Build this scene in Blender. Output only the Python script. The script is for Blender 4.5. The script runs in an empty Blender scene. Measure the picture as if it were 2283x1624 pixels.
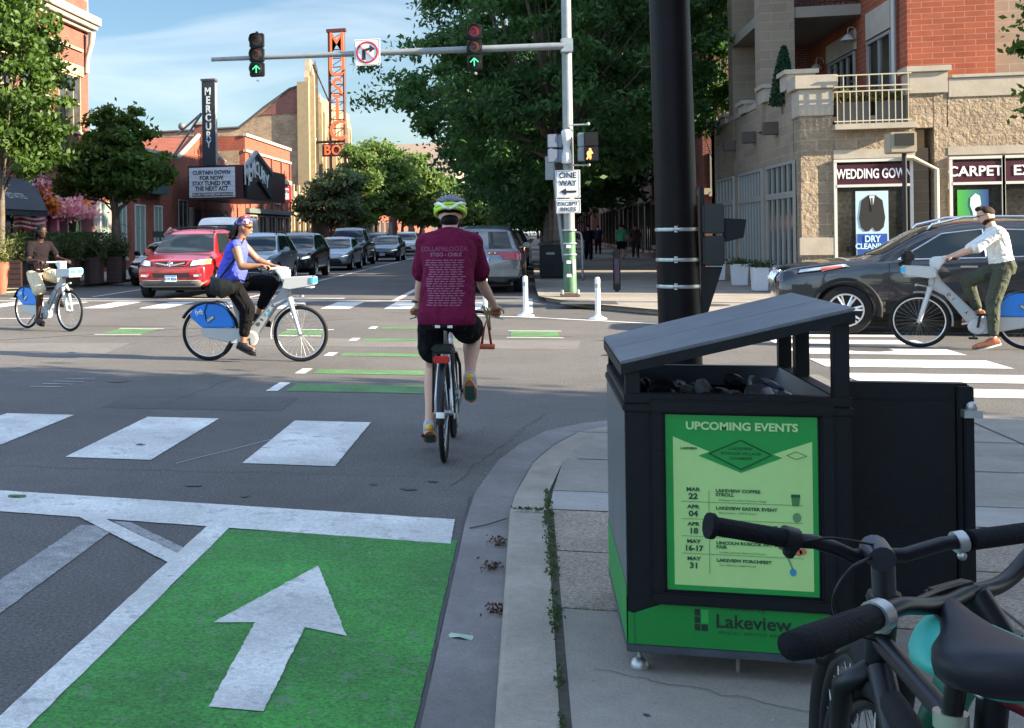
import bpy, bmesh, math, random
import numpy as np
from mathutils import Vector, Matrix, Quaternion
from mathutils.bvhtree import BVHTree
random.seed(7); rng = np.random.default_rng(7)
R = math.radians
SC = bpy.context.scene
COL = SC.collection

# ---------------------------------------------------------------- camera
# World: +Y runs along the avenue away from the camera, +X along the cross street to the right,
# z = 0 is the road surface. The photograph is a level crop of a wider picture, hence the lens shift.
FOC, CX, CY, EYE, ROLL = 2750., 450., 525., 1.6, .014      # in units of a 2283 px wide picture
YAW = math.atan((1180 - CX) / FOC)
cam = bpy.data.cameras.new('camera'); co = bpy.data.objects.new('camera', cam); COL.objects.link(co)
cam.sensor_width = 36; cam.lens = 36 * FOC / 2283
cam.shift_x = (2283 / 2 - CX) / 2283; cam.shift_y = -(1624 / 2 - CY) / 2283
cam.clip_start = .05; cam.clip_end = 3000
co.matrix_world = Matrix.Translation((0, 0, EYE)) @ Matrix.Rotation(YAW, 4, 'Z') @ Matrix.Rotation(R(90), 4, 'X') @ Matrix.Rotation(-ROLL, 4, 'Z')
SC.camera = co
def ray(x, y):
    dx, dy = x - CX, -(y - CY); c, s = math.cos(ROLL), math.sin(ROLL)
    a, b = (c * dx + s * dy) / FOC, (-s * dx + c * dy) / FOC
    return a * math.cos(YAW) - math.sin(YAW), a * math.sin(YAW) + math.cos(YAW), b
def G(x, y, z=0.):                       # the ground point (height z) seen at x, y
    X, Y, b = ray(x, y); t = (z - EYE) / b; return (X * t, Y * t)
def PY(x, y, Yw):                        # the point of the plane Y = Yw seen at x, y
    X, Y, b = ray(x, y); t = Yw / Y; return (X * t, Yw, EYE + b * t)
def PX(x, y, Xw):
    X, Y, b = ray(x, y); t = Xw / X; return (Xw, Y * t, EYE + b * t)

# ---------------------------------------------------------------- light
SUN_EL, SUN_AZ = 21., 10.                # elevation; degrees from +X towards -Y (west, a little north)
sd = Vector((math.cos(R(SUN_EL)) * math.cos(R(SUN_AZ)), -math.cos(R(SUN_EL)) * math.sin(R(SUN_AZ)), math.sin(R(SUN_EL))))
sl = bpy.data.lights.new('sun', 'SUN'); sl.energy = 5; sl.angle = R(.5); sl.color = (1, .84, .61)
so = bpy.data.objects.new('sun', sl); COL.objects.link(so); so.rotation_euler = sd.to_track_quat('Z', 'Y').to_euler(); so.location = (30, -10, 40)
W = bpy.data.worlds.new('World'); SC.world = W; W.use_nodes = True
nt = W.node_tree; N = nt.nodes; L = nt.links; N.clear()
wo = N.new('ShaderNodeOutputWorld'); bg = N.new('ShaderNodeBackground'); sky = N.new('ShaderNodeTexSky')
sky.sky_type = 'NISHITA'; sky.sun_disc = False; sky.sun_elevation = R(SUN_EL); sky.sun_rotation = R(90 + SUN_AZ)
sky.altitude = 200; sky.air_density = 1.1; sky.dust_density = .6; sky.ozone_density = 2.2
bg.inputs['Strength'].default_value = .07
# thin high clouds in the sky itself
tc = N.new('ShaderNodeTexCoord'); mp = N.new('ShaderNodeMapping'); mp.inputs['Scale'].default_value = (1.6, 1.6, 7.5); mp.inputs['Rotation'].default_value = (.12, .1, .3)
n1 = N.new('ShaderNodeTexNoise'); n1.inputs['Scale'].default_value = 1.9; n1.inputs['Detail'].default_value = 7; n1.inputs['Roughness'].default_value = .5; n1.inputs['Distortion'].default_value = .5
cr = N.new('ShaderNodeValToRGB'); cr.color_ramp.elements[0].position = .44; cr.color_ramp.elements[1].position = .74
cr.color_ramp.elements[0].color = (0, 0, 0, 1); cr.color_ramp.elements[1].color = (.8, .8, .8, 1)
mx = N.new('ShaderNodeMix'); mx.data_type = 'RGBA'; mx.inputs['B'].default_value = (8.0, 7.7, 7.6, 1)
# sky radiance cut ahead, boosted behind and overhead as added fill light in shade
sx_ = N.new('ShaderNodeSeparateXYZ'); L.new(tc.outputs['Generated'], sx_.inputs[0]); ma = N.new('ShaderNodeMath'); ma.operation = 'MULTIPLY_ADD'; ma.inputs[1].default_value = -1.1; L.new(sx_.outputs['Z'], ma.inputs[0]); L.new(sx_.outputs['Y'], ma.inputs[2])
mr0 = N.new('ShaderNodeMapRange'); mr0.interpolation_type = 'SMOOTHSTEP'; mr0.inputs['From Min'].default_value = .2; mr0.inputs['From Max'].default_value = .62; mr0.inputs['To Min'].default_value = 1.25; mr0.inputs['To Max'].default_value = .49; L.new(ma.outputs[0], mr0.inputs['Value'])
mt_ = N.new('ShaderNodeMix'); mt_.data_type = 'RGBA'; mt_.blend_type = 'MULTIPLY'; mt_.inputs['Factor'].default_value = 1; mt_.inputs['B'].default_value = (.88, 1, 1.09, 1)
mv_ = N.new('ShaderNodeVectorMath'); mv_.operation = 'SCALE'
L.new(tc.outputs['Generated'], mp.inputs['Vector']); L.new(mp.outputs[0], n1.inputs['Vector']); L.new(n1.outputs['Fac'], cr.inputs[0])
L.new(cr.outputs[0], mx.inputs['Factor']); L.new(sky.outputs[0], mx.inputs['A']); L.new(mx.outputs['Result'], mt_.inputs['A']); L.new(mt_.outputs['Result'], mv_.inputs[0]); L.new(mr0.outputs[0], mv_.inputs['Scale']); L.new(mv_.outputs[0], bg.inputs['Color']); L.new(bg.outputs[0], wo.inputs[0])
SC.view_settings.view_transform = 'Standard'; SC.view_settings.look = 'None'; SC.view_settings.exposure = 2.25; SC.view_settings.gamma = 1
SC.cycles.max_bounces = 6; SC.cycles.diffuse_bounces = 3; SC.cycles.glossy_bounces = 3; SC.cycles.transmission_bounces = 4; SC.cycles.transparent_max_bounces = 8
SC.cycles.use_denoising = True; SC.cycles.caustics_reflective = False; SC.cycles.caustics_refractive = False

# ---------------------------------------------------------------- materials
MATS = {}
def pm(name, rgb, rough=.6, metal=0., var=0., vs=3., bump=0., bs=40., spec=.5, coat=0., emit=0., alpha=1., trans=0., speck=0., coord='Object', dirt=0., wear=None):
    """one principled material: large and small colour variation, speckle, bump"""
    if name in MATS: return MATS[name]
    m = bpy.data.materials.new(name); m.use_nodes = True; t = m.node_tree; b = t.nodes['Principled BSDF']; MATS[name] = m
    c = (*rgb, 1); b.inputs['Base Color'].default_value = c; b.inputs['Roughness'].default_value = rough; b.inputs['Metallic'].default_value = metal
    b.inputs['Specular IOR Level'].default_value = spec; b.inputs['Coat Weight'].default_value = coat; b.inputs['Coat Roughness'].default_value = .05
    b.inputs['Transmission Weight'].default_value = trans; b.inputs['Alpha'].default_value = alpha
    if emit: b.inputs['Emission Color'].default_value = c; b.inputs['Emission Strength'].default_value = emit
    if var or bump or speck or dirt or wear:
        co_ = t.nodes.new('ShaderNodeTexCoord'); g = t.nodes.new('ShaderNodeNewGeometry')
        vec = co_.outputs['Object'] if coord == 'Object' else g.outputs['Position']
        def noise(s, d=4, r=.55):
            n = t.nodes.new('ShaderNodeTexNoise'); n.inputs['Scale'].default_value = s; n.inputs['Detail'].default_value = d; n.inputs['Roughness'].default_value = r
            t.links.new(vec, n.inputs['Vector']); return n.outputs['Fac']
        cur = None
        def mul(fac_out, lo, hi, cur, a=.3, z=.7):
            mr = t.nodes.new('ShaderNodeMapRange'); mr.inputs['From Min'].default_value = a; mr.inputs['From Max'].default_value = z
            mr.inputs['To Min'].default_value = lo; mr.inputs['To Max'].default_value = hi; t.links.new(fac_out, mr.inputs['Value'])
            x = t.nodes.new('ShaderNodeMix'); x.data_type = 'RGBA'; x.blend_type = 'MULTIPLY'; x.inputs['Factor'].default_value = 1
            if cur is None: x.inputs['A'].default_value = c
            else: t.links.new(cur, x.inputs['A'])
            t.links.new(mr.outputs[0], x.inputs['B']); return x.outputs['Result']
        if var: cur = mul(noise(vs, 5), 1 - var, 1 + var, cur); cur = mul(noise(vs * 9, 3), 1 - var * .5, 1 + var * .5, cur)
        if speck: cur = mul(noise(bs * 1.3, 2, .8), 1 - speck, 1 + speck, cur)
        if dirt: cur = mul(noise(vs * .35, 8, .7), 1 - dirt, 1, cur, .42, .58)
        if wear:
            thr, col2, ws = wear; n_ = noise(ws, 9, .78); mr = t.nodes.new('ShaderNodeMapRange'); mr.inputs['From Min'].default_value = thr - .012; mr.inputs['From Max'].default_value = thr + .03; mr.inputs['To Max'].default_value = .85; t.links.new(n_, mr.inputs['Value'])
            x = t.nodes.new('ShaderNodeMix'); x.data_type = 'RGBA'; t.links.new(mr.outputs[0], x.inputs['Factor']); t.links.new(cur, x.inputs['A']); x.inputs['B'].default_value = (*col2, 1); cur = x.outputs['Result']
        if cur: t.links.new(cur, b.inputs['Base Color'])
        if bump:
            bn = t.nodes.new('ShaderNodeBump'); bn.inputs['Strength'].default_value = bump; bn.inputs['Distance'].default_value = .02
            t.links.new(noise(bs, 4, .7), bn.inputs['Height']); t.links.new(bn.outputs[0], b.inputs['Normal'])
    return m
def brick(name, c1, c2, mortar, bw=.21, bh=.07, rough=.85, mort=.01, bump=.4, rock=0., var=.2, squash=.5):
    """bricks or blocks on walls along X or along Y: runs on x + y and z"""
    if name in MATS: return MATS[name]
    m = bpy.data.materials.new(name); m.use_nodes = True; t = m.node_tree; b = t.nodes['Principled BSDF']; MATS[name] = m
    b.inputs['Roughness'].default_value = rough; b.inputs['Specular IOR Level'].default_value = .25
    g = t.nodes.new('ShaderNodeNewGeometry'); s = t.nodes.new('ShaderNodeSeparateXYZ'); a = t.nodes.new('ShaderNodeMath'); cb = t.nodes.new('ShaderNodeCombineXYZ')
    t.links.new(g.outputs['Position'], s.inputs[0]); t.links.new(s.outputs['X'], a.inputs[0]); t.links.new(s.outputs['Y'], a.inputs[1])
    t.links.new(a.outputs[0], cb.inputs['X']); t.links.new(s.outputs['Z'], cb.inputs['Y'])
    br = t.nodes.new('ShaderNodeTexBrick'); br.inputs['Scale'].default_value = 1; br.inputs['Brick Width'].default_value = bw; br.inputs['Row Height'].default_value = bh
    br.inputs['Mortar Size'].default_value = mort; br.inputs['Mortar Smooth'].default_value = .2; br.inputs['Bias'].default_value = 0; br.offset = squash
    br.inputs['Color1'].default_value = (*c1, 1); br.inputs['Color2'].default_value = (*c2, 1); br.inputs['Mortar'].default_value = (*mortar, 1)
    t.links.new(cb.outputs[0], br.inputs['Vector'])
    n = t.nodes.new('ShaderNodeTexNoise'); n.inputs['Scale'].default_value = 1.2; n.inputs['Detail'].default_value = 8; n.inputs['Roughness'].default_value = .65; t.links.new(g.outputs['Position'], n.inputs['Vector'])
    mr = t.nodes.new('ShaderNodeMapRange'); mr.inputs['From Min'].default_value = .3; mr.inputs['From Max'].default_value = .7; mr.inputs['To Min'].default_value = 1 - var; mr.inputs['To Max'].default_value = 1 + var
    t.links.new(n.outputs['Fac'], mr.inputs['Value'])
    x = t.nodes.new('ShaderNodeMix'); x.data_type = 'RGBA'; x.blend_type = 'MULTIPLY'; x.inputs['Factor'].default_value = 1
    t.links.new(br.outputs['Color'], x.inputs['A']); t.links.new(mr.outputs[0], x.inputs['B']); t.links.new(x.outputs['Result'], b.inputs['Base Color'])
    bn = t.nodes.new('ShaderNodeBump'); bn.inputs['Strength'].default_value = bump; bn.inputs['Distance'].default_value = .015; bn.invert = True
    t.links.new(br.outputs['Fac'], bn.inputs['Height']); last = bn
    if rock:
        r = t.nodes.new('ShaderNodeTexNoise'); r.inputs['Scale'].default_value = 8; r.inputs['Detail'].default_value = 7; r.inputs['Roughness'].default_value = .6; t.links.new(g.outputs['Position'], r.inputs['Vector'])
        b2 = t.nodes.new('ShaderNodeBump'); b2.inputs['Strength'].default_value = rock; b2.inputs['Distance'].default_value = .12
        t.links.new(r.outputs['Fac'], b2.inputs['Height']); t.links.new(bn.outputs[0], b2.inputs['Normal']); last = b2
    t.links.new(last.outputs[0], b.inputs['Normal']); return m
def leafmat(name, c1, c2, tr=.35):
    if name in MATS: return MATS[name]
    m = bpy.data.materials.new(name); m.use_nodes = True; t = m.node_tree; MATS[name] = m
    t.nodes.remove(t.nodes['Principled BSDF']); out = t.nodes['Material Output']
    g = t.nodes.new('ShaderNodeNewGeometry'); r = t.nodes.new('ShaderNodeValToRGB'); r.color_ramp.elements[0].color = (*c1, 1); r.color_ramp.elements[1].color = (*c2, 1)
    t.links.new(g.outputs['Random Per Island'], r.inputs[0])
    d = t.nodes.new('ShaderNodeBsdfPrincipled'); d.inputs['Roughness'].default_value = .55; d.inputs['Specular IOR Level'].default_value = .3
    s = t.nodes.new('ShaderNodeBsdfTranslucent'); x = t.nodes.new('ShaderNodeMixShader'); x.inputs[0].default_value = tr
    br = t.nodes.new('ShaderNodeHueSaturation'); br.inputs['Hue'].default_value = .485; br.inputs['Saturation'].default_value = 1.15; br.inputs['Value'].default_value = 1.5
    t.links.new(r.outputs[0], d.inputs['Base Color']); t.links.new(r.outputs[0], br.inputs['Color']); t.links.new(br.outputs[0], s.inputs['Color'])
    t.links.new(d.outputs[0], x.inputs[1]); t.links.new(s.outputs[0], x.inputs[2]); t.links.new(x.outputs[0], out.inputs[0]); return m

black = pm('black_paint', (.009, .01, .012), .38, var=.15, spec=.3)
rubber = pm('tyre_rubber', (.012, .012, .013), .8, bump=.15, bs=60, spec=.2)
blackplastic = pm('black_plastic', (.01, .011, .013), .5, var=.2, spec=.25)
steel = pm('galvanised_steel', (.38, .4, .4), .42, .75, var=.18, vs=4)
chrome = pm('chrome', (.75, .76, .78), .15, 1.)
alloy = pm('alloy', (.6, .61, .62), .3, .9)
white = pm('white_paint', (.72, .72, .7), .45, var=.06)
whiteplastic = pm('white_plastic', (.62, .64, .65), .35, var=.05)
glass = pm('dark_glass', (.012, .016, .018), .04, spec=1., coat=.6)
autoglass = pm('car_glass', (.012, .019, .024), .05, spec=.4, coat=.05)
signwhite = pm('sign_white', (.74, .75, .76), .35)
signblack = pm('sign_black', (.012, .012, .014), .5)
timber = pm('bark', (.11, .085, .065), .9, var=.3, vs=6, bump=.6, bs=30)

# ---------------------------------------------------------------- mesh helpers
def wm(o):
    m = o.matrix_basis.copy()
    while o.parent: o = o.parent; m = o.matrix_basis @ m
    return m
def props(o, label=None, cat=None, group=None, kind=None):
    if label: o['label'] = label
    if cat: o['category'] = cat
    if group: o['group'] = group
    if kind: o['kind'] = kind
    return o
def thing(name, loc, label, cat, group=None, rz=0.):
    o = bpy.data.objects.new(name, None); COL.objects.link(o); o.location = loc; o.rotation_euler = (0, 0, rz); o.empty_display_size = .2
    return props(o, label, cat, group)
def copy_tree(o, parent=None):
    c = o.copy(); COL.objects.link(c); c.parent = parent
    for ch in [x for x in bpy.data.objects if x.parent == o]: copy_tree(ch, c)
    return c
def finish(name, me, m, parent, smooth, origin=None):
    ms = m if isinstance(m, (list, tuple)) else [m]
    for q in ms: me.materials.append(q)
    if smooth:
        me.shade_smooth()
        if smooth is not True and smooth > 0: me.set_sharp_from_angle(angle=R(smooth))
    o = bpy.data.objects.new(name, me); COL.objects.link(o)
    if parent: me.transform(wm(parent).inverted()); o.parent = parent
    else:
        co_ = np.empty(len(me.vertices) * 3); me.vertices.foreach_get('co', co_); co_ = co_.reshape(-1, 3)
        if len(co_):
            c = Vector(((co_[:, 0].min() + co_[:, 0].max()) / 2, (co_[:, 1].min() + co_[:, 1].max()) / 2, co_[:, 2].min()))
            me.transform(Matrix.Translation(-c)); o.location = c
    return o
class MB:
    def __init__(s): s.v = []; s.f = []; s.mi = []; s.cur = 0
    def add(s, vs, fs):
        k = len(s.v); s.v += [tuple(p) for p in vs]; s.f += [tuple(i + k for i in f) for f in fs]; s.mi += [s.cur] * len(fs); return s
    def box(s, x0, x1, y0, y1, z0, z1, rz=0, rx=0, ry=0, piv=None):
        x0, x1 = min(x0, x1), max(x0, x1); y0, y1 = min(y0, y1), max(y0, y1); z0, z1 = min(z0, z1), max(z0, z1)
        vs = [Vector(p) for p in ((x0, y0, z0), (x1, y0, z0), (x1, y1, z0), (x0, y1, z0), (x0, y0, z1), (x1, y0, z1), (x1, y1, z1), (x0, y1, z1))]
        if rz or rx or ry:
            c = Vector(piv) if piv else Vector(((x0 + x1) / 2, (y0 + y1) / 2, (z0 + z1) / 2)); M = Matrix.Rotation(rz, 3, 'Z') @ Matrix.Rotation(ry, 3, 'Y') @ Matrix.Rotation(rx, 3, 'X')
            vs = [c + M @ (p - c) for p in vs]
        return s.add(vs, ((0, 3, 2, 1), (4, 5, 6, 7), (0, 1, 5, 4), (1, 2, 6, 5), (2, 3, 7, 6), (3, 0, 4, 7)))
    def quad(s, *p): return s.add(p, [tuple(range(len(p)))])
    def prism(s, poly, lo, hi, ax='z'):
        """2-D polygon extruded from lo to hi along ax; the polygon's coordinates are the other two axes in order"""
        n = len(poly)
        def P(q, t): return {'z': (q[0], q[1], t), 'y': (q[0], t, q[1]), 'x': (t, q[0], q[1])}[ax]
        vs = [P(q, lo) for q in poly] + [P(q, hi) for q in poly]
        area = sum(poly[i][0] * poly[(i + 1) % n][1] - poly[(i + 1) % n][0] * poly[i][1] for i in range(n))
        flip = (area < 0) ^ (ax == 'y') ^ (hi < lo)
        fs = [tuple(range(n - 1, -1, -1)), tuple(range(n, 2 * n))] + [(i, (i + 1) % n, n + (i + 1) % n, n + i) for i in range(n)]
        if flip: fs = [f[::-1] for f in fs]
        return s.add(vs, fs)
    def tube(s, pts, r, n=8, caps=True, flat=1.):
        pts = [Vector(p) for p in pts]; m = len(pts); rs = r if isinstance(r, (list, tuple)) else [r] * m
        up = None; rings = []
        for i, p in enumerate(pts):
            d = (pts[min(i + 1, m - 1)] - pts[max(i - 1, 0)]).normalized()
            if up is None: up = Vector((0, 0, 1)) if abs(d.z) < .9 else Vector((1, 0, 0))
            a = d.cross(up).normalized(); b = a.cross(d).normalized(); up = b
            rings.append([p + a * math.cos(t) * rs[i] + b * math.sin(t) * rs[i] * flat for t in (2 * math.pi * k / n for k in range(n))])
        vs = [q for g in rings for q in g]
        fs = [(i * n + k, i * n + (k + 1) % n, (i + 1) * n + (k + 1) % n, (i + 1) * n + k) for i in range(m - 1) for k in range(n)]
        fs = [f[::-1] for f in fs]
        if caps: fs += [tuple(range(n)), tuple(range(m * n - 1, (m - 1) * n - 1, -1))]
        return s.add(vs, fs)
    def cyl(s, p0, p1, r0, r1=None, n=16): return s.tube([p0, p1], [r0, r0 if r1 is None else r1], n)
    def lathe(s, prof, c=(0, 0, 0), ax='z', n=24):
        c = Vector(c); vs = []
        for r, h in prof:
            for k in range(n):
                a = 2 * math.pi * k / n; x, y = r * math.cos(a), r * math.sin(a)
                vs.append(c + Vector({'z': (x, y, h), 'y': (x, h, y), 'x': (h, x, y)}[ax]))
        m = len(prof); fs = [(i * n + k, i * n + (k + 1) % n, (i + 1) * n + (k + 1) % n, (i + 1) * n + k) for i in range(m - 1) for k in range(n)]
        if ax == 'y': fs = [f[::-1] for f in fs]
        fs2 = [tuple(range(n))[::-1], tuple(range((m - 1) * n, m * n))]
        if ax == 'y': fs2 = [f[::-1] for f in fs2]
        return s.add(vs, fs + [f for f, (r, h) in zip(fs2, (prof[0], prof[-1])) if r > 1e-4])
    def ell(s, c, rad, nu=14, nv=8, rot=None):
        c = Vector(c); vs = []; M = rot or Matrix.Identity(3)
        for i in range(nv + 1):
            t = math.pi * i / nv - math.pi / 2
            for k in range(nu):
                a = 2 * math.pi * k / nu
                vs.append(c + M @ Vector((rad[0] * math.cos(t) * math.cos(a), rad[1] * math.cos(t) * math.sin(a), rad[2] * math.sin(t))))
        return s.add(vs, [(i * nu + k, i * nu + (k + 1) % nu, (i + 1) * nu + (k + 1) % nu, (i + 1) * nu + k) for i in range(nv) for k in range(nu)])
    def torus(s, c, Rr, r, ax='y', n=40, m=10, a0=0, a1=2 * math.pi, rw=None):
        c = Vector(c); full = abs(a1 - a0 - 2 * math.pi) < 1e-6; N_ = n if full else n + 1; vs = []; rw = rw or r
        for i in range(N_):
            a = a0 + (a1 - a0) * i / n
            for k in range(m):
                b = 2 * math.pi * k / m; q = Rr + r * math.cos(b); h = rw * math.sin(b); x, y = q * math.cos(a), q * math.sin(a)
                vs.append(c + Vector({'z': (x, y, h), 'y': (x, h, y), 'x': (h, x, y)}[ax]))
        fs = [(i * m + k, ((i + 1) % N_) * m + k, ((i + 1) % N_) * m + (k + 1) % m, i * m + (k + 1) % m) for i in range(N_ if full else n) for k in range(m)]
        if ax == 'y': fs = [f[::-1] for f in fs]
        return s.add(vs, fs)
    def xf(s, M, start=0):
        s.v = s.v[:start] + [tuple(M @ Vector(p)) for p in s.v[start:]]; return s
    def mesh(s, name='m'):
        me = bpy.data.meshes.new(name); me.from_pydata(s.v, [], s.f)
        if any(s.mi): me.polygons.foreach_set('material_index', s.mi)
        me.update(); return me
    def build(s, name, m, parent=None, smooth=0, bevel=0., clean=False, label=None):
        me = s.mesh(name)
        if bevel or clean:
            b = bmesh.new(); b.from_mesh(me)
            if clean: bmesh.ops.remove_doubles(b, verts=b.verts, dist=1e-4); bmesh.ops.recalc_face_normals(b, faces=b.faces)
            if bevel:
                es = [e for e in b.edges if len(e.link_faces) == 2 and e.calc_face_angle(0) > R(30)]
                bmesh.ops.bevel(b, geom=es, offset=bevel, segments=2, affect='EDGES', clamp_overlap=True)
            b.to_mesh(me); b.free()
            if not smooth: smooth = 40
        o = finish(name, me, m, parent, smooth)
        if label: o['label'] = label
        return o
def text(s, size, m, origin, xdir, ydir, name='lettering', parent=None, align='CENTER', bold=.0, depth=.004, sx=1., label=None, vert=False, gap=1., fit=None):
    """solid lettering: origin is the anchor point, xdir the reading direction, ydir up"""
    cu = bpy.data.curves.new(name, 'FONT'); cu.body = s if not vert else '\n'.join(s); cu.size = size; cu.extrude = depth; cu.offset = bold * size; cu.align_x = align; cu.align_y = 'CENTER'
    cu.space_line = gap; cu.resolution_u = 3
    o = bpy.data.objects.new(name, cu); COL.objects.link(o); dg = bpy.context.evaluated_depsgraph_get(); me = bpy.data.meshes.new_from_object(o.evaluated_get(dg))
    bpy.data.objects.remove(o); bpy.data.curves.remove(cu)
    x = Vector(xdir).normalized(); y = Vector(ydir).normalized(); z = x.cross(y)
    if fit:
        xs_ = [v.co.x for v in me.vertices]; sx = fit / max(.01, max(xs_) - min(xs_))
    M = Matrix.Translation(Vector(origin)) @ Matrix((x, y, z)).transposed().to_4x4() @ Matrix.Diagonal((sx, 1, 1, 1))
    me.transform(M); r = finish(name, me, m, parent, 0)
    if label: r['label'] = label
    return r
def evalmesh(o, mods):
    """apply modifiers to o's mesh and keep the result"""
    for t, kw in mods:
        q = o.modifiers.new(t, t)
        for k, v in kw.items(): setattr(q, k, v)
    dg = bpy.context.evaluated_depsgraph_get(); me = bpy.data.meshes.new_from_object(o.evaluated_get(dg)); o.modifiers.clear(); o.data = me; return o
# ---------------------------------------------------------------- ground, roads, pavements
asphalt = pm('asphalt', (.1, .094, .09), .88, var=.13, vs=.45, bump=.7, bs=42, speck=.55, coord='W', dirt=.22)
concrete = pm('concrete', (.25, .225, .195), .9, var=.13, vs=1.2, bump=.35, bs=70, speck=.14, coord='W', dirt=.18)
concrete_light = pm('concrete_light', (.3, .285, .265), .9, var=.1, vs=1.5, bump=.2, bs=60, speck=.08, coord='W', dirt=.12)
aggregate = pm('exposed_aggregate', (.26, .215, .17), .9, var=.18, vs=2, bump=.9, bs=45, speck=.5, coord='W')
kerbmat = pm('kerb_concrete', (.28, .245, .205), .9, var=.15, vs=2.5, bump=.35, bs=60, speck=.12, coord='W', dirt=.2)
guttermat = pm('gutter_concrete', (.185, .17, .165), .88, var=.16, vs=2, bump=.3, bs=60, speck=.12, coord='W', dirt=.2)
paint = pm('road_paint', (.62, .62, .6), .75, var=.12, vs=2.5, bump=.6, bs=45, speck=.2, coord='W', dirt=.25, wear=(.56, (.33, .33, .33), 7))
oldpaint = pm('worn_road_paint', (.24, .24, .24), .85, var=.3, vs=9, bump=.4, bs=90, speck=.5, coord='W')
greenpaint = pm('green_road_paint', (.035, .255, .03), .75, var=.2, vs=1.4, bump=.9, bs=42, speck=.55, coord='W', dirt=.35, wear=(.57, (.1, .19, .1), 10))
fadedgreen = pm('faded_green_road_paint', (.075, .19, .06), .8, var=.2, vs=2.2, bump=.7, bs=60, speck=.5, coord='W', dirt=.25, wear=(.55, (.11, .13, .1), 5))
tar = pm('tar', (.03, .03, .032), .8)
def S(o): o['kind'] = 'structure'; return o
MB().quad((-400, -60, 0), (400, -60, 0), (400, 900, 0), (-400, 900, 0)).build('road', asphalt)['kind'] = 'structure'
# near corner: gutter, kerb, slabs
kp = [(-.13, -6), (-.13, 3), (-.13, 5.2), (-.13, 6.4), (-.13, 7.0), (-.11, 7.7), (.0, 8.8), (.14, 9.5), (.32, 10.1), (.58, 10.5), (1.0, 10.85), (1.7, 11.15), (3, 11.35), (6, 11.5), (40, 11.6)]
def kh(y, x): return .1 if y < 6.9 else (.1 - .085 * min(1, (y - 6.9) / .9) if x < 1 else .015 + .085 * min(1, max(0, (x - 9) / 1.5)))
def offset(path, d):
    out = []
    for i, p in enumerate(path):
        a = Vector(path[max(i - 1, 0)]); b = Vector(path[min(i + 1, len(path) - 1)]); t = (b - a).normalized(); out.append((p[0] + t.y * d, p[1] - t.x * d))
    return out
gi = offset(kp, -.23); kb = offset(kp, .2)
def strip(A, B, za, zb, name, m):
    q = MB(); n = len(A); q.add([(*A[i], za(i)) for i in range(n)] + [(*B[i], zb(i)) for i in range(n)], [(i, n + i, n + i + 1, i + 1) for i in range(n - 1)]); o = q.build(name, m); o['kind'] = 'structure'; return o
H = lambda i: kh(kp[i][1], kp[i][0])
strip(gi, kp, lambda i: .006, lambda i: .004, 'gutter', guttermat)
q = MB(); n = len(kp)
q.add([(*kp[i], 0) for i in range(n)] + [(kp[i][0] + .012, kp[i][1], H(i) - .012) for i in range(n)] + [(kp[i][0] + .03, kp[i][1], H(i)) for i in range(n)] + [(*kb[i], H(i)) for i in range(n)],
      [(r * n + i, (r + 1) * n + i, (r + 1) * n + i + 1, r * n + i + 1) for r in range(3) for i in range(n - 1)]); S(q.build('kerb', kerbmat, smooth=60))
def slab(x0, x1, y0, y1, z, m, name='pavement'):
    return S(MB().box(x0, x1, y0, y1, z - .1, z).build(name, m))
slab(.105, 60, -6, 5.09, .1, concrete); slab(.105, 60, 5.11, 6.0, .1, aggregate); slab(.105, 60, 6.02, 6.88, .1, aggregate)
q = MB().quad((.085, 6.9, .1), (60, 6.9, .1), (60, 7.8, .016), (.12, 7.8, .016)); S(q.build('pavement_ramp', concrete_light))
c = [(.12, 7.82), (60, 7.82), (60, 11.4)] + [p for p in kb[::-1] if p[1] > 7.9][1:]
q = MB(); q.quad(*[(x, y, .015) for x, y in c]); S(q.build('pavement_corner', concrete))
for y in (8.9, 10.1): S(MB().quad((.3, y, .019), (12, y, .019), (12, y + .015, .019), (.3, y + .015, .019)).build('pavement_joint', tar))
for x in (1.6, 3.4): S(MB().quad((x, 7.8, .02), (x + .015, 7.8, .02), (x + .015, 11.1, .02), (x, 11.1, .02)).build('pavement_joint', tar))
for x in (1.75, 3.3): S(MB().quad((x, -2, .1035), (x + .012, -2, .1035), (x + .012, 6.88, .1035), (x, 6.88, .1035)).build('pavement_joint', tar))
S(MB().box(2.35, 3.6, 6.35, 6.86, .1, .108).build('tactile_plate', pm('rust_tactile', (.12, .06, .05), .85, var=.2, bump=.4, bs=90, coord='W')))
# soil in the crack behind the kerb
S(MB().box(.055, .107, -4, 6.88, .02, .098).build('kerb_crack', pm('crack_soil', (.055, .05, .04), .95, var=.4, vs=20, bump=.8, bs=80, coord='W')))
# far corners
def corner(path, side, name='pavement', h=.11):
    """path runs along the kerb line; side: list of closing points"""
    n = len(path); inn = offset(path, .16)
    q = MB(); q.add([(*p, 0) for p in path] + [(*p, h) for p in path] + [(*p, h) for p in inn], [(r * n + i, (r + 1) * n + i, (r + 1) * n + i + 1, r * n + i + 1) for r in range(2) for i in range(n - 1)])
    S(q.build('kerb', kerbmat)); S(MB().quad(*[(*p, h - .004) for p in inn + side]).build(name, concrete))
corner([(40, 21.1), (9, 21.3), (6, 21.6), (4, 22.6), (2.4, 24.3), (1.1, 26.5), (.35, 29), (.3, 33), (.3, 300)][::-1], [(60, 21.1), (60, 300)])
corner([(-13.7, 300), (-13.7, 37), (-14.1, 34.6), (-15.2, 32.6), (-17, 31.6), (-60, 31.3)][::-1], [(-60, 300)][::1])
for y in range(30, 120, 2): S(MB().quad((.5, y, .112), (5.8, y, .112), (5.8, y + .02, .112), (.5, y + .02, .112)).build('pavement_joint', tar)) if y < 62 else None
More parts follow.
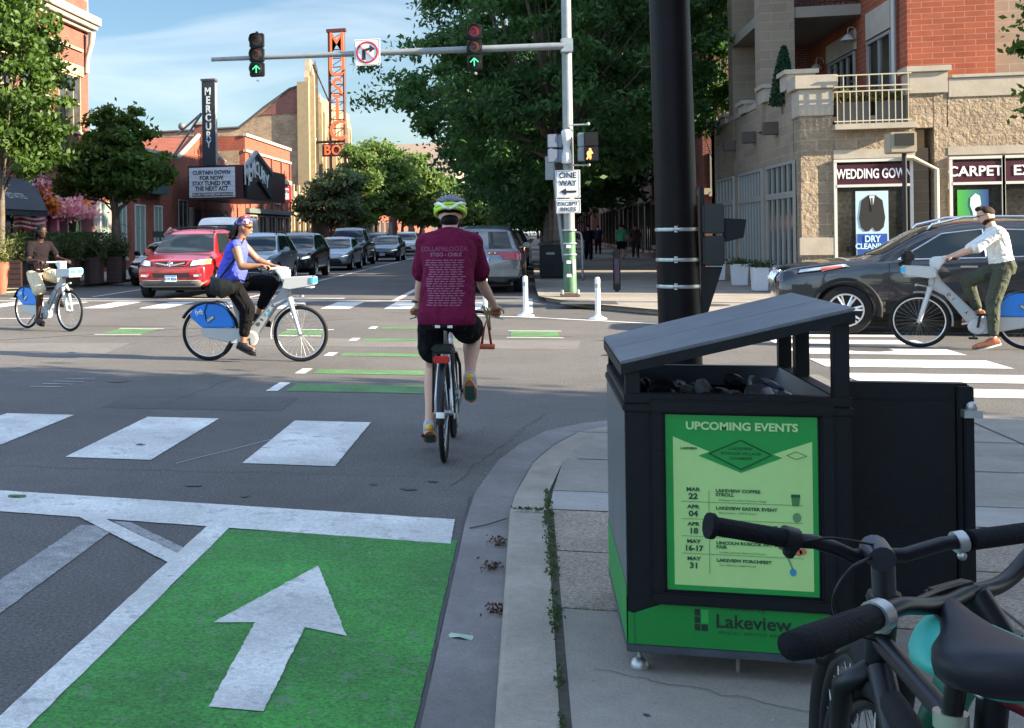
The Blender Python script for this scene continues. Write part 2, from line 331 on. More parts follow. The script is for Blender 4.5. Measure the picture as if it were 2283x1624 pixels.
# ---------------------------------------------------------------- markings
def mark(name, pts, m=paint, z=.005):
    out = []; n = len(pts)          # slightly ragged painted edges
    for i, a in enumerate(pts):
        b = pts[(i + 1) % n]; ln = math.hypot(b[0] - a[0], b[1] - a[1]); k = max(1, min(120, int(ln / .03))); j = .0026 if ln > .3 and a[1] < 14 else .0
        out += [(a[0] + (b[0] - a[0]) * t / k + (random.uniform(-j, j) if t else 0), a[1] + (b[1] - a[1]) * t / k + (random.uniform(-j, j) if t else 0)) for t in range(k)]
    return S(MB().quad(*[(x, y, z) for x, y in out]).build(name, m))
def rect(name, x0, x1, y0, y1, m=paint, z=.005): return mark(name, [(x0, y0), (x1, y0), (x1, y1), (x0, y1)], m, z)
for x in (-1.31, -2.63, -3.97, -5.3, -6.6, -7.9): rect('crosswalk_bar', x - .65, x, 8.4, 10.4)
mark('stop_line', [(-.41, 6.42), (-.42, 6.97), (-6, 7.44), (-6, 6.93)])
rect('bicycle_lane_paint', -1.6, -.38, -6, 6.5, greenpaint, .004)
rect('lane_line', -1.73, -1.6, -6, 6.53, paint, .0065)
q = [G(*p) for p in ((170, 1152), (232, 1158), (402, 1240), (376, 1258))]; mark('lane_line', q, paint, .0075)
q = [G(*p) for p in ((180, 1172), (262, 1176), (-120, 1458), (-150, 1398))]; mark('old_lane_line', q, oldpaint, .004)
q = [G(*p) for p in ((250, 1163), (290, 1166), (420, 1228), (395, 1236))]; mark('old_lane_line', q, oldpaint, .004)
mark('lane_arrow', [(-1.07, 4.03), (-.88, 4.03), (-.9, 4.93), (-.72, 4.86), (-1.0, 5.86), (-1.28, 4.91), (-1.11, 4.95)], paint, .0075)
for y, h in ((12.35, .65), (13.95, .45), (16.0, .4), (18.3, .4), (20.6, .4)):
    rect('bicycle_crossing_paint', -2.42, -1.0, y, y + h, fadedgreen, .004); rect('crossing_dash', -2.62, -2.5, y - .03, y + h + .05)
for a, b in ((-6.85, -6.15), (-3.9, -3.2), (-.3, .42), (-9.9, -9.2)):
    rect('bicycle_crossing_paint', a, b, 19.15, 20.25, fadedgreen, .004); rect('crossing_dash', a - .05, b + .05, 19.0, 19.1); rect('crossing_dash', a - .05, b + .05, 20.27, 20.37)
q = MB()
for k in range(7): q.quad(*[(x, y, .005) for x, y in [(-5.2 + k * .02, 12.3 + k * .12), (-4.85 + k * .02, 12.3 + k * .12), (-4.85 + k * .02, 12.36 + k * .12), (-5.2 + k * .02, 12.36 + k * .12)]]) if k % 2 == 0 else None
S(q.build('worn_dashes', oldpaint))
# far crosswalk over the avenue
for k in range(9): x = -1.0 - k * 1.35; rect('crosswalk_bar', x - .62, x, 26.0, 28.5)
rect('crosswalk_line', -13.4, .2, 28.9, 29.1); rect('stop_line', -13.2, -4.4, 29.9, 30.3)
rect('lane_line', -3.15, -3.0, 29.1, 120); rect('lane_line', -.05, .05, 24.8, 30); rect('centre_line', -6.95, -6.85, 30, 160)
rect('lane_line', -11.3, -11.2, 31, 150)
# crossing of the side street on the right
for (ya, yb, x) in ((870, 889, 2250), (834, 852, 1992), (803, 820, 1992), (779, 791.4, 1992), (759.6, 768.6, 1992), (748, 752.8, 1992)):
    a, b = G(x, yb)[1], G(x, ya)[1]; rect('crosswalk_bar', 3.25, 5.15 if ya < 830 else 5.9, a, b)
w = [G(*p) for p in ((1010, 703), (1060, 704), (1172, 707), (1333, 715), (1460, 722), (1560, 728))] + [(3.7, 20.55), (12, 20.2)]; w2 = offset(w, .14)
q = MB(); n = len(w); q.add([(*p, .005) for p in w] + [(*p, .005) for p in w2], [(i, n + i, n + i + 1, i + 1)[::-1] for i in range(n - 1)]); S(q.build('edge_line', paint))
mark('edge_line', [(-30, 22.3), (-9.5, 22.6), (-9.5, 22.75), (-30, 22.5)]); mark('edge_line', [(-30, 26.6), (-13, 27.6), (-13, 27.8), (-30, 26.9)])
# cracks and tar seams in the asphalt
def seam(pts, w=.02, m=tar):
    a = offset(pts, w / 2); b = offset(pts, -w / 2); q = MB(); n = len(pts)
    q.add([(*p, .0045) for p in a] + [(*p, .0045) for p in b], [(i, i + 1, n + i + 1, n + i)[::-1] for i in range(n - 1)]); S(q.build('tar_seam', m))
def wob(a, b, n=14, s=.06): return [(a[0] + (b[0] - a[0]) * i / n + random.uniform(-s, s), a[1] + (b[1] - a[1]) * i / n + random.uniform(-s, s)) for i in range(n + 1)]
seam(wob((-.365, -3), (-.37, 7.6), 90, .007), .014, pm('edge_seam', (.05, .05, .052), .9))
for a, b in (((-9, 16.8), (-3.2, 23)), ((-7, 18.6), (-5, 18.9)), ((-12, 21), (-6, 20.8)), ((-1.2, 19.4), (.6, 19.3)), ((-14, 15), (-8.5, 17))): seam(wob(a, b, 20, .05), .035)
seam(wob((-2.42, 8.3), (-1.55, 10.4), 8, .01), .012, pm('seam_grey', (.3, .3, .3), .9))
S(MB().lathe([(0, 0), (.33, 0), (.33, .006), (0, .006)], (3.4, 25.6, .11), n=20).build('manhole_cover', tar)); S(MB().box(.6, 1.7, 25.9, 26.9, .108, .115).build('tactile_plate', pm('dark_plate', (.05, .05, .05), .7)))
S(MB().lathe([(0, .0), (.3, 0), (.3, .006), (0, .006)], (4.2, 17.6, 0), n=20).build('manhole_cover', pm('cast_iron', (.05, .048, .045), .6, var=.2)))
# weeds in the kerb crack
def leafquads(P, size, dirs=None, nrm=None, asp=1.6):
    """one quad per row of P, random orientation"""
    n = len(P); a = rng.normal(size=(n, 3)); a /= np.linalg.norm(a, axis=1)[:, None]; b = rng.normal(size=(n, 3)); b -= (a * b).sum(1)[:, None] * a; b /= np.linalg.norm(b, axis=1)[:, None]
    s = np.asarray(size).reshape(-1, 1) * np.ones((n, 1)); u = a * s * asp / 2; v = b * s / 2
    V = np.stack([P - u, P - v * .9, P + u, P + v * .9], 1).reshape(-1, 3); return V
def quadmesh(name, V, m, parent=None):
    n = len(V) // 4; me = bpy.data.meshes.new(name); me.vertices.add(4 * n); me.vertices.foreach_set('co', V.astype(np.float32).ravel())
    me.loops.add(4 * n); me.loops.foreach_set('vertex_index', np.arange(4 * n, dtype=np.int32)); me.polygons.add(n)
    me.polygons.foreach_set('loop_start', np.arange(0, 4 * n, 4, dtype=np.int32)); me.polygons.foreach_set('loop_total', np.full(n, 4, dtype=np.int32)); me.update(); me.validate()
    return finish(name, me, m, parent, 0)
weedm = leafmat('weed_leaf', (.03, .05, .015), (.06, .09, .03))
P = []
for y, d in ((3.9, .4), (4.3, .6), (4.85, .7), (5.05, 1), (5.3, .5), (5.6, 1), (5.75, 1), (5.95, .9), (6.15, 1.), (6.3, .8), (6.55, 1), (6.75, .9), (6.95, .8), (7.1, .8), (7.3, .6)):
    k = int(70 * d); P.append(np.c_[rng.normal(.078, .014 * d, k), rng.normal(y, .06, k), .1 + np.abs(rng.normal(0, .013 * d, k))])
for x in (-.08, -.04, 0, .04): P.append(np.c_[rng.normal(x, .02, 25), rng.normal(6.83, .012, 25), .105 + np.abs(rng.normal(0, .008, 25))])
o = quadmesh('weeds', leafquads(np.vstack(P), .011), weedm); props(o, 'thin line of green weeds growing in the crack behind the kerb', 'weeds', kind='stuff')
P = np.vstack([np.c_[rng.normal(x, .025, 60), rng.normal(y, .04, 60), .012 + np.abs(rng.normal(0, .012, 60))] for x, y in ((-.17, 6.45), (-.19, 5.98), (-.145, 5.3))])
o = quadmesh('dead_leaves', leafquads(P, .014), leafmat('dead_leaf', (.05, .025, .015), (.1, .05, .03), .1)); props(o, 'brown dead leaves caught in the gutter', 'leaf litter', kind='stuff')
def flatleaf(x, y, r, a, col, name, label, cat='leaf'):
    q = MB(); n = 12; q.add([(x, y, .02)] + [(x + r * math.cos(t) * math.cos(a) - .5 * r * math.sin(t) * math.sin(a), y + r * math.cos(t) * math.sin(a) + .5 * r * math.sin(t) * math.cos(a), .01 + .006 * math.sin(3 * t)) for t in [2 * math.pi * k / n for k in range(n)]], [(0, 1 + k, 1 + (k + 1) % n) for k in range(n)])
    props(q.build(name, col, smooth=60), label, cat)
g = G(1028, 1425); flatleaf(g[0], g[1], .05, -.2, pm('pale_leaf', (.3, .42, .32), .6), 'leaf', 'pale green flat leaf lying in the gutter')
g = G(38, 1110); flatleaf(g[0], g[1], .06, .1, pm('green_leaf', (.05, .12, .03), .6), 'leaf', 'dark green curled leaf on the white stop line')

# patches, stains and more cracks in the road
def patch(pts, m, z=.0022, name='asphalt_patch'): S(MB().quad(*[(x, y, z) for x, y in pts]).build(name, m))
pd_ = pm('asphalt_patch_dark', (.07, .068, .068), .9, var=.15, vs=1.5, bump=.6, bs=90, speck=.5, coord='W'); pl_ = pm('asphalt_patch_light', (.125, .118, .112), .9, var=.12, vs=1.2, bump=.6, bs=90, speck=.45, coord='W')
patch([(-9.5, 15.2), (-5.6, 15.6), (-5.8, 17.6), (-9.8, 17.1)], pl_); patch([(-4.4, 17.4), (.6, 17.2), (.7, 18.6), (-4.3, 18.7)], pl_); patch([(-12, 10.8), (-6.2, 11), (-6.3, 12.1), (-12, 12)], pd_); patch([(-3.9, 10.9), (-2.2, 10.95), (-2.2, 11.9), (-3.9, 11.8)], pd_)
patch([(-1.9, 23.5), (2.1, 22.45), (2.3, 24.1), (.8, 26.2), (.2, 28.6), (-1.2, 28.7)], pd_); patch([(1.2, 12.4), (3.0, 12.5), (3.0, 14.6), (1.3, 14.4)], pl_)
stain = pm('oil_stain', (.04, .038, .038), .6, var=.4, vs=6, coord='W')
for x, y, r in ((-2.1, 7.6, .05), (-1.7, 7.35, .035), (-.75, 7.75, .05), (-.98, 7.85, .03), (-4.4, 12.9, .12), (-7.2, 13.4, .16), (1.0, 16.5, .14), (-2.9, 9.0, .04), (-.62, 8.0, .03)):
    S(MB().add([(x + r * random.uniform(.6, 1.3) * math.cos(t), y + r * random.uniform(.6, 1.3) * math.sin(t), .0062) for t in [2 * math.pi * k / 11 for k in range(11)]], [tuple(range(11))]).build('road_stain', stain))
for a, b in (((-6, 7.9), (-.5, 8.15)), ((-.5, 7.9), (.1, 11.2)), ((-3.4, 10.6), (-3.1, 15)), ((-6.4, 9), (-6.1, 14.5)), ((-2.3, 13.6), (4, 12.9)), ((1, 11.6), (1.4, 17.5)), ((-9, 12.2), (-4.5, 13.4))): seam(wob(a, b, 34, .03), .007, pm('crack_dark', (.06, .056, .055), .9))
for a, b in (((.2, 4.4), (.95, 4.1)), ((1.1, 3.3), (1.5, 4.2)), ((1.9, 5.3), (3.2, 5.9)), ((2.2, 9.3), (3.6, 9.7)), ((1.75, 7.9), (2.6, 8.8))):
    p_ = wob(a, b, 16, .02); q = MB(); a_, b_ = offset(p_, .0018), offset(p_, -.0018); n = len(p_); q.add([(*p, kh(p[1], p[0]) + .004) for p in a_] + [(*p, kh(p[1], p[0]) + .004) for p in b_], [(i, n + i, n + i + 1, i + 1) for i in range(n - 1)]); S(q.build('pavement_crack', tar))
pb = MB()
for k in range(420):
    x = random.choice((random.uniform(-.34, -.14), random.uniform(.15, 1.6), random.uniform(-5, -.4))); y = random.uniform(3.2, 9); z = .004 if x < -.13 else kh(y, x) + .002; r = random.uniform(.0015, .005); pb.ell((x, y, z), (r, r * .8, r * .6), 5, 3)
o = pb.build('grit', pm('grit', (.3, .28, .25), .9, var=.5, vs=40, coord='W')); props(o, 'scattered grit and small stones on the road, gutter and pavement', 'grit', kind='stuff')
q = MB().tube([(-.33, 6.75, .012), (-.25, 6.82, .016), (-.14, 6.98, .02)], .004, 5); props(q.build('stick', timber), 'thin dark stick lying in the gutter by the kerb joint', 'stick')
for k, (x, y, c_) in enumerate(((1.02, 4.02, 'white'), (.33, 4.02, 'dark'), (.55, 3.75, 'dark'))):
    q = MB(); q.add([(x + .012 * random.uniform(.6, 1.2) * math.cos(t), y + .012 * random.uniform(.6, 1.2) * math.sin(t), .1035) for t in [2 * math.pi * i / 9 for i in range(9)]], [tuple(range(9))]); S(q.build('gum_spot', white if c_ == 'white' else tar))
# ---------------------------------------------------------------- people
def V3(p): return Vector(p)
class Flesh(MB):
    def ball(s, p, r): return s.ell(p, (r, r, r), 12, 8)
    def limb(s, a, b, ra, rb, bulge=0., at=.35):
        a, b = V3(a), V3(b); pts, rs = [], []
        for i in range(7):
            t = i / 6; pts.append(a.lerp(b, t)); rs.append(ra + (rb - ra) * t + bulge * math.exp(-((t - at) / .25) ** 2))
        s.tube(pts, rs, 12); s.ball(a, ra * .99); s.ball(b, rb * .99); return s
    def loft(s, secs, n=20):
        """secs: (centre, half width, half depth, lateral direction, depth direction)"""
        vs = []
        for c, w, d, lat, dep in secs:
            c, lat, dep = V3(c), V3(lat).normalized(), V3(dep).normalized()
            for k in range(n):
                t = 2 * math.pi * k / n; e = .85; ct, st = math.cos(t), math.sin(t)
                vs.append(c + lat * w * math.copysign(abs(ct) ** e, ct) + dep * d * math.copysign(abs(st) ** e, st))
        m = len(secs)
        return s.add(vs, [(i * n + k, i * n + (k + 1) % n, (i + 1) * n + (k + 1) % n, (i + 1) * n + k) for i in range(m - 1) for k in range(n)] + [tuple(range(n))[::-1], tuple(range((m - 1) * n, m * n))])
    def hand(s, w, d, nrm, side, curl=55, k=1.):
        """wrist w, finger direction d, palm normal nrm (the side the fingers close to), side +1/-1 says where the thumb is"""
        w, d, nrm = V3(w), V3(d).normalized(), V3(nrm); nrm = (nrm - d * nrm.dot(d)).normalized(); lat = d.cross(nrm).normalized() * side
        s.loft([(w - d * .01, .026 * k, .018 * k, lat, nrm), (w + d * .03, .036 * k, .016 * k, lat, nrm), (w + d * .07, .042 * k, .015 * k, lat, nrm), (w + d * .095, .04 * k, .012 * k, lat, nrm)], 12)
        for j, (o, ln) in enumerate(((.031, .072), (.011, .08), (-.011, .074), (-.03, .058))):
            p = w + d * .09 + lat * o; dd = d.copy(); rr = .0092
            for q in range(3):
                M = Matrix.Rotation(R(curl * (.7 if q == 0 else 1)), 3, d.cross(nrm)); dd = M @ dd; p2 = p + dd * ln * (.42, .33, .25)[q]; s.limb(p, p2, rr, rr * .92); rr *= .92; p = p2
        p = w + d * .025 + lat * .032; t1 = p + (d * .6 + lat * .7 + nrm * .35).normalized() * .04; t2 = t1 + (d * .8 + nrm * .6).normalized() * .034
        s.limb(p, t1, .013, .011); s.limb(t1, t2, .0105, .009); return s
def remesh(fl, name, m, parent, vox, smooth=6):
    o = fl.build(name, m, parent); evalmesh(o, [('REMESH', dict(mode='VOXEL', voxel_size=vox, use_smooth_shade=True)), ('SMOOTH', dict(factor=.5, iterations=smooth))]); return o
def figure(root, J, skin, top=None, bottom=None, vox=.01, sleeve=.6, leg=1., shoes=None, hair=None, build=1., hands=True, curl=60, loose=.012, chest_w=.17, belly=.11, belly_d=None, hem=0., palm=None, fine=True):
    g = {k: V3(v) for k, v in J.items()}; f = Flesh(); up = (g['neck'] - g['pelvis']).normalized()
    lat = (g['shL'] - g['shR']).normalized(); dep = up.cross(lat).normalized() * -1; dep = lat.cross(up).normalized()
    hl = (g['hipL'] - g['hipR']).normalized(); hdep = hl.cross(Vector((0, 0, 1))).normalized()
    pl, nk = g['pelvis'], g['neck']; sp = lambda t, b=0: pl.lerp(nk, t) - dep * b
    bd = belly_d or belly
    def torso(q, e=0.):
        q.loft([(pl - Vector((0, 0, .07)), .12 * build + e, .1 * build + e, hl, hdep), (pl, .165 * build + e, .125 * build + e, hl, hdep), (sp(.25), (.145 if belly < .12 else .165) * build + e, bd * build + e, lat, dep),
                (sp(.5, .01), .15 * build + e, (.105 + bd * .1) * build + e, lat, dep), (sp(.75, .015), chest_w * build + e, .115 * build + e, lat, dep), (sp(.9, .01), chest_w * .93 * build + e, .09 * build + e, lat, dep), (sp(.99), .07 + e, .06 + e, lat, dep)])
        for h in ('shL', 'shR'): q.ball(g[h], .055 * build + e * .6); q.limb(g[h], nk - up * .05, .055 * build + e, .05 + e)
        return q
    torso(f); hd = g['head']; hu = (hd - nk).normalized(); fw = V3(J.get('face', (1, 0, 0))).normalized(); fw = (fw - hu * fw.dot(hu) * .6).normalized(); hl_ = hu.cross(fw).normalized()
    f.limb(nk - up * .05, hd - hu * .05, .062, .054)
    f.loft([(hd - hu * .115 + fw * .035, .028, .03, hl_, fw), (hd - hu * .09 + fw * .02, .05, .065, hl_, fw), (hd - hu * .04 + fw * .008, .066, .088, hl_, fw), (hd + hu * .02, .074, .096, hl_, fw), (hd + hu * .07 - fw * .004, .068, .088, hl_, fw), (hd + hu * .105 - fw * .006, .045, .06, hl_, fw), (hd + hu * .12, .015, .02, hl_, fw)])
    if fine:
        f.limb(hd + hu * .012 + fw * .092, hd - hu * .03 + fw * .112, .008, .012); f.limb(hd - hu * .062 + fw * .088 - hl_ * .02, hd - hu * .062 + fw * .088 + hl_ * .02, .009, .009)
        for s_ in (-1, 1): f.ell(hd - hu * .005 + hl_ * s_ * .077 - fw * .005, (.012, .02, .03), 8, 6, Matrix((hl_, fw, hu)).transposed())
    for s_, a in ((1, 'L'), (-1, 'R')):
        f.limb(g['sh' + a], g['el' + a], .05 * build, .039 * build, .004); f.limb(g['el' + a], g['wr' + a], .038 * build, .026, .006, .25)
        if hands:
            d = V3(J.get('hand' + a, g['wr' + a] - g['el' + a])).normalized(); f.hand(g['wr' + a], d, V3((palm or {}).get(a, (0, 0, -1))), s_, curl)
        else: f.limb(g['wr' + a], g['wr' + a] + (g['wr' + a] - g['el' + a]).normalized() * .1, .028, .022)
        f.limb(g['hip' + a], g['kn' + a], .088 * build, .056 * build, .008, .3); f.limb(g['kn' + a], g['an' + a], .054 * build, .037, .014, .3)
        f.limb(g['an' + a], g['toe' + a], .036, .028); f.ball(g['an' + a] - Vector((0, 0, .03)), .034)
    body = remesh(f, 'body', skin, root, vox)
    out = {'body': body}
    if top:
        q = Flesh(); e = loose; fr = torso(q, e)
        if hem: q.loft([(pl - Vector((0, 0, hem)), .172 * build + e, .148 * build + e, hl, hdep), (pl - Vector((0, 0, hem * .2)), .175 * build + e, .15 * build + e, hl, hdep), (sp(.3), .155 * build + e, bd * build + e, lat, dep)])
        for a in 'LR':
            if sleeve: en = g['sh' + a].lerp(g['el' + a], min(sleeve, 1)); q.limb(g['sh' + a], en, .05 * build + e * .7, .05 * build + e * .8 + .008)
            if sleeve > 1: q.limb(g['el' + a], g['el' + a].lerp(g['wr' + a], sleeve - 1), .045 + e, .034 + e)
        out['top'] = remesh(q, top[0], top[1], root, vox * 1.1, 5)
    if bottom:
        q = Flesh(); e = .012; q.loft([(pl - Vector((0, 0, .1)), .13 * build + e, .11 * build + e, hl, hdep), (pl, .17 * build + e, .132 * build + e, hl, hdep)] + ([] if hem > .03 else [(sp(.13), .16 * build + e, (bd + .01) * build + e, lat, dep)]))
        for a in 'LR':
            t = min(leg, .5) * 2; en = g['hip' + a].lerp(g['kn' + a], t); wd = bottom[2] if len(bottom) > 2 else 0; q.limb(g['hip' + a], en, .098 * build, .062 * build + .014 + wd + (.02 if leg < .5 else 0), .008, .3)
            if leg > .5: q.limb(g['kn' + a], g['kn' + a].lerp(g['an' + a], (leg - .5) * 2), .066 * build + wd, .05 + wd, .008, .3)
        out['bottom'] = remesh(q, bottom[0], bottom[1], root, vox * 1.1, 5)
    if shoes:
        for a in 'LR':
            q = Flesh(); an, to = g['an' + a], g['toe' + a]; d = (to - an).normalized(); lt = Vector((-d.y, d.x, 0)).normalized() if abs(d.z) < .95 else hl; n_ = d.cross(lt); n_ = n_ if n_.z > 0 else -n_
            q.loft([(an - d * .062 - n_ * .03, .034, .038, lt, n_), (an - n_ * .012, .047, .062, lt, n_), (an.lerp(to, .5) - n_ * .024, .05, .048, lt, n_), (to - n_ * .016, .05, .037, lt, n_), (to + d * .045 - n_ * .026, .03, .022, lt, n_)], 16)
            sh = remesh(q, 'shoe', shoes[0], root, .008, 3)
            so_ = MB(); n = 14; P = []
            for h in (-.078, -.056):
                for k in range(n):
                    t = 2 * math.pi * k / n; c_ = an.lerp(to, .5); P.append(c_ + d * math.cos(t) * ((to - an).length / 2 + .065) + lt * math.sin(t) * (.05 if math.cos(t) > -.3 else .042) + n_ * (h + (.012 if math.cos(t) > .8 else 0)))
            so_.add(P, [tuple(range(n))[::-1], tuple(range(n, 2 * n))] + [(k, (k + 1) % n, n + (k + 1) % n, n + k) for k in range(n)]); so_.build('sole', shoes[1], sh, smooth=40)
    out.update(hd=hd, hu=hu, fw=fw, hl=hl_, g=g, up=up, lat=lat, dep=dep); return out
def hairshape(r, root, m, kind):
    q = Flesh(); hd, hu, fw, hl = r['hd'], r['hu'], r['fw'], r['hl']; M = Matrix((hl, fw, hu)).transposed()
    if kind == 'short': q.ell(hd + hu * .045 - fw * .018, (.078, .094, .086), 18, 12, M); q.ell(hd + hu * .1 + fw * .03, (.055, .06, .04), 12, 8, M)
    if kind == 'buzz': q.ell(hd + hu * .04 - fw * .02, (.08, .092, .075), 18, 12, M)
    if kind == 'locs':
        q.ell(hd + hu * .045 - fw * .02, (.088, .102, .09), 18, 12, M)
        for k in range(26):
            t = R(random.uniform(95, 265)); p = hd + hu * random.uniform(.0, .05) + fw * .095 * math.cos(t) * .9 + hl * .085 * math.sin(t); e = p - hu * random.uniform(.12, .19) + fw * .02 * math.cos(t) + hl * .02 * math.sin(t); q.limb(p, e, .014, .009)
    if kind == 'tied':
        for k in range(30):
            t = R(random.uniform(120, 240)); p = hd + hu * .01 + fw * .09 * math.cos(t) + hl * .07 * math.sin(t); e = p - hu * random.uniform(.1, .2) - fw * random.uniform(.03, .08); q.limb(p, e, .014, .009)
    if kind == 'beard': q.loft([(hd - hu * .12 + fw * .03, .03, .034, hl, fw), (hd - hu * .09 + fw * .02, .055, .072, hl, fw), (hd - hu * .045 - fw * .0, .07, .082, hl, fw)])
    return remesh(q, 'beard' if kind == 'beard' else 'hair', m, root, .007, 2)
def shades(r, root, m):
    hd, hu, fw, hl = r['hd'], r['hu'], r['fw'], r['hl']; q = MB()
    for s_ in (-1, 1): q.ell(hd + hu * .012 + fw * .092 + hl * s_ * .033, (.026, .01, .018), 12, 6, Matrix((hl, fw, hu)).transposed()); q.tube([hd + hu * .018 + fw * .088 + hl * s_ * .058, hd + hu * .018 + hl * s_ * .082], .004, 6)
    q.tube([hd + hu * .018 + fw * .104 - hl * .02, hd + hu * .018 + fw * .104 + hl * .02], .004, 6); return q.build('sunglasses', m, root, smooth=50)
skin_fair = pm('skin_fair', (.52, .3, .21), .55, var=.06, vs=6); skin_brown = pm('skin_brown', (.27, .125, .07), .5, var=.08, vs=6); skin_dark = pm('skin_dark', (.05, .022, .014), .5, spec=.25, var=.1, vs=6)
hair_black = pm('hair_black', (.007, .005, .0045), .6, bump=.5, bs=120, spec=.12); hair_brown = pm('hair_brown', (.028, .015, .009), .6, bump=.5, bs=120, spec=.15)
def cloth(name, rgb, v=.14, rough=.88, bump=.9):
    m = pm(name, rgb, rough, var=v, vs=4, bump=bump, bs=7, spec=.08); t = m.node_tree
    for n in t.nodes:
        if n.type == 'BUMP': n.inputs['Distance'].default_value = .05
        if n.type == 'TEX_NOISE' and n.inputs['Scale'].default_value == 7: n.inputs['Distortion'].default_value = 1.6; n.inputs['Detail'].default_value = 2; n.inputs['Roughness'].default_value = .4
    return m

# ---------------------------------------------------------------- shared bicycle
sbgrey = pm('share_bike_grey', (.33, .345, .36), .35, .1, var=.05); sbblue = pm('share_bike_blue', (.004, .2, .72), .35, var=.04); sbcyan = pm('share_bike_cyan', (.03, .45, .75), .4)
sbpale = pm('share_bike_pale', (.44, .46, .47), .4)
def wheel(parent, c, r, rimm, tw=.022, spokes=28, rimw=.012, name='wheel', rimd=.02):
    w = bpy.data.objects.new(name, None)
    q = MB().torus(c, r - tw, tw, 'y', 56, 10); t = q.build(name, rubber, parent, smooth=True)
    q = MB().torus(c, r - tw * 2 - rimd * .4, rimd * .5, 'y', 56, 8, rw=rimw); q.build('rim', rimm, t, smooth=True)
    q = MB(); C_ = V3(c)
    for k in range(spokes):
        a = 2 * math.pi * k / spokes; s_ = 1 if k % 2 else -1; a2 = a + (.35 if k % 4 < 2 else -.35)
        q.tube([C_ + Vector((.022 * math.cos(a2), s_ * .028, .022 * math.sin(a2))), C_ + Vector(((r - tw * 2) * math.cos(a), 0, (r - tw * 2) * math.sin(a)))], .0013, 4, False)
    q.build('spokes', steel, t); q = MB().cyl(C_ - Vector((0, .045, 0)), C_ + Vector((0, .045, 0)), .022, n=14); q.cyl(C_ - Vector((0, .03, 0)), C_ - Vector((0, .024, 0)), .032); q.cyl(C_ + Vector((0, .024, 0)), C_ + Vector((0, .03, 0)), .032); q.build('hub', steel, t, smooth=40)
    bpy.data.objects.remove(w); return t
def share_bike():
    root = thing('shared_bicycle', (0, 0, 0), 'share bike', 'bicycle', 'grey and blue shared electric bicycles')
    X0 = -.595
    def P(x, z, y=0.): return (x + X0, y, z)
    wheel(root, P(0, .35), .35, alloy); fwh = wheel(root, P(1.19, .35), .35, alloy)
    q = MB(); q.prism([P(x, z)[::2] for x, z in ((.49, .3), (.6, .24), (.655, .33), (.9, .68), (1.08, .78), (1.085, .9), (1.03, 1.0), (.98, .98), (.93, .87), (.56, .46), (.5, .44))], -.028, .028, 'y'); fr = q.build('frame', sbgrey, root, bevel=.02)
    q = MB(); q.tube([P(1.0, 1.02), P(1.045, .82)], .038, 14); q.tube([P(.4, .5), P(.31, .82)], .024, 12); q.tube([P(.47, .32), P(.36, .68)], .03, 12); q.build('seat_post', sbgrey, root, smooth=50)
    q = MB(); q.prism([P(x, z)[::2] for x, z in ((-.09, .4), (-.07, .335), (0, .29), (.44, .2), (.54, .19), (.6, .23), (.6, .34), (.52, .39), (.38, .415), (-.08, .418))], -.06, .06, 'y'); q.build('chain_guard', sbpale, root, bevel=.02)
    q = MB(); q.lathe([(0, -.075), (.085, -.075), (.1, -.055), (.1, .055), (.085, .075), (0, .075)], P(.55, .285), 'y', 28); q.build('motor_housing', sbpale, root, smooth=45)
    q = MB(); q.prism([P(x, z)[::2] for x, z in ((-.245, .575), (-.2, .645), (-.144, .69), (-.065, .717), (.03, .735), (.118, .733), (.19, .71), (.25, .67), (.3, .605), (.335, .53), (.354, .425), (-.085, .42), (-.1, .44))], -.055, .055, 'y'); cv = q.build('rear_cover', sbblue, root, bevel=.015)
    q = MB(); q.torus(P(0, .35), .385, .022, 'y', 30, 8, R(-8) + 0, R(150), rw=.05); q.build('rear_mudguard', blackplastic, root, smooth=50)
    for s_ in (-1, 1):
        tx = text('lyft', .085, white, P(-.11, .62, s_ * .058), (-s_, 0, 0) if s_ > 0 else (1, 0, 0), (0, 0, 1), 'logo', cv, bold=.02, depth=.002)
        q = MB(); q.tube([P(.29, .66, s_ * .062), P(.22, .735, s_ * .066), P(.1, .76, s_ * .066), P(0, .73, s_ * .066), P(-.035, .63, s_ * .066), P(-.02, .54, s_ * .066), P(0, .5, s_ * .066)], .007, 6); q.build('lock_cable', blackplastic, cv, smooth=True)
        q = MB(); q.box(*(P(-.02, 0)[0], P(.1, 0)[0]), s_ * .056, s_ * .07, .51, .56, ry=-.6); q.build('lock_plate', steel, cv, bevel=.008)
        for i, ch in enumerate('DIVVY'): text(ch, .06, (signblack, signblack, sbcyan, sbcyan, signblack)[i], tuple(Vector(P(.66, .47, s_ * .0305)) + Vector((.34, 0, .395)).normalized() * (i if s_ < 0 else 4 - i) * .075), (.653 * 1, 0, .757) if s_ < 0 else (-.653, 0, -.757), (-.757, 0, .653) if s_ < 0 else (.757, 0, -.653) if False else ((-.757, 0, .653) if s_ < 0 else (.757, 0, -.653)), 'logo', fr, bold=.02, depth=.001)
    # fork and front mudguard
    q = MB()
    for s_ in (-1, 1): q.tube([P(1.06, .78, s_ * .03), P(1.09, .7, s_ * .055), P(1.19, .35, s_ * .052)], [.03, .03, .02], 10)
    q.ell(P(1.06, .78), (.045, .05, .035)); q.build('fork', sbpale, root, smooth=50)
    q = MB(); q.torus(P(1.19, .35), .375, .012, 'y', 30, 8, R(80), R(190), rw=.04); q.build('front_mudguard', sbgrey, root, smooth=50)
    q = MB(); q.tube([P(1.1, .8), P(1.2, .82)], .012, 8); q.ell(P(1.215, .82), (.025, .025, .02)); q.build('headlamp', steel, root, smooth=True)
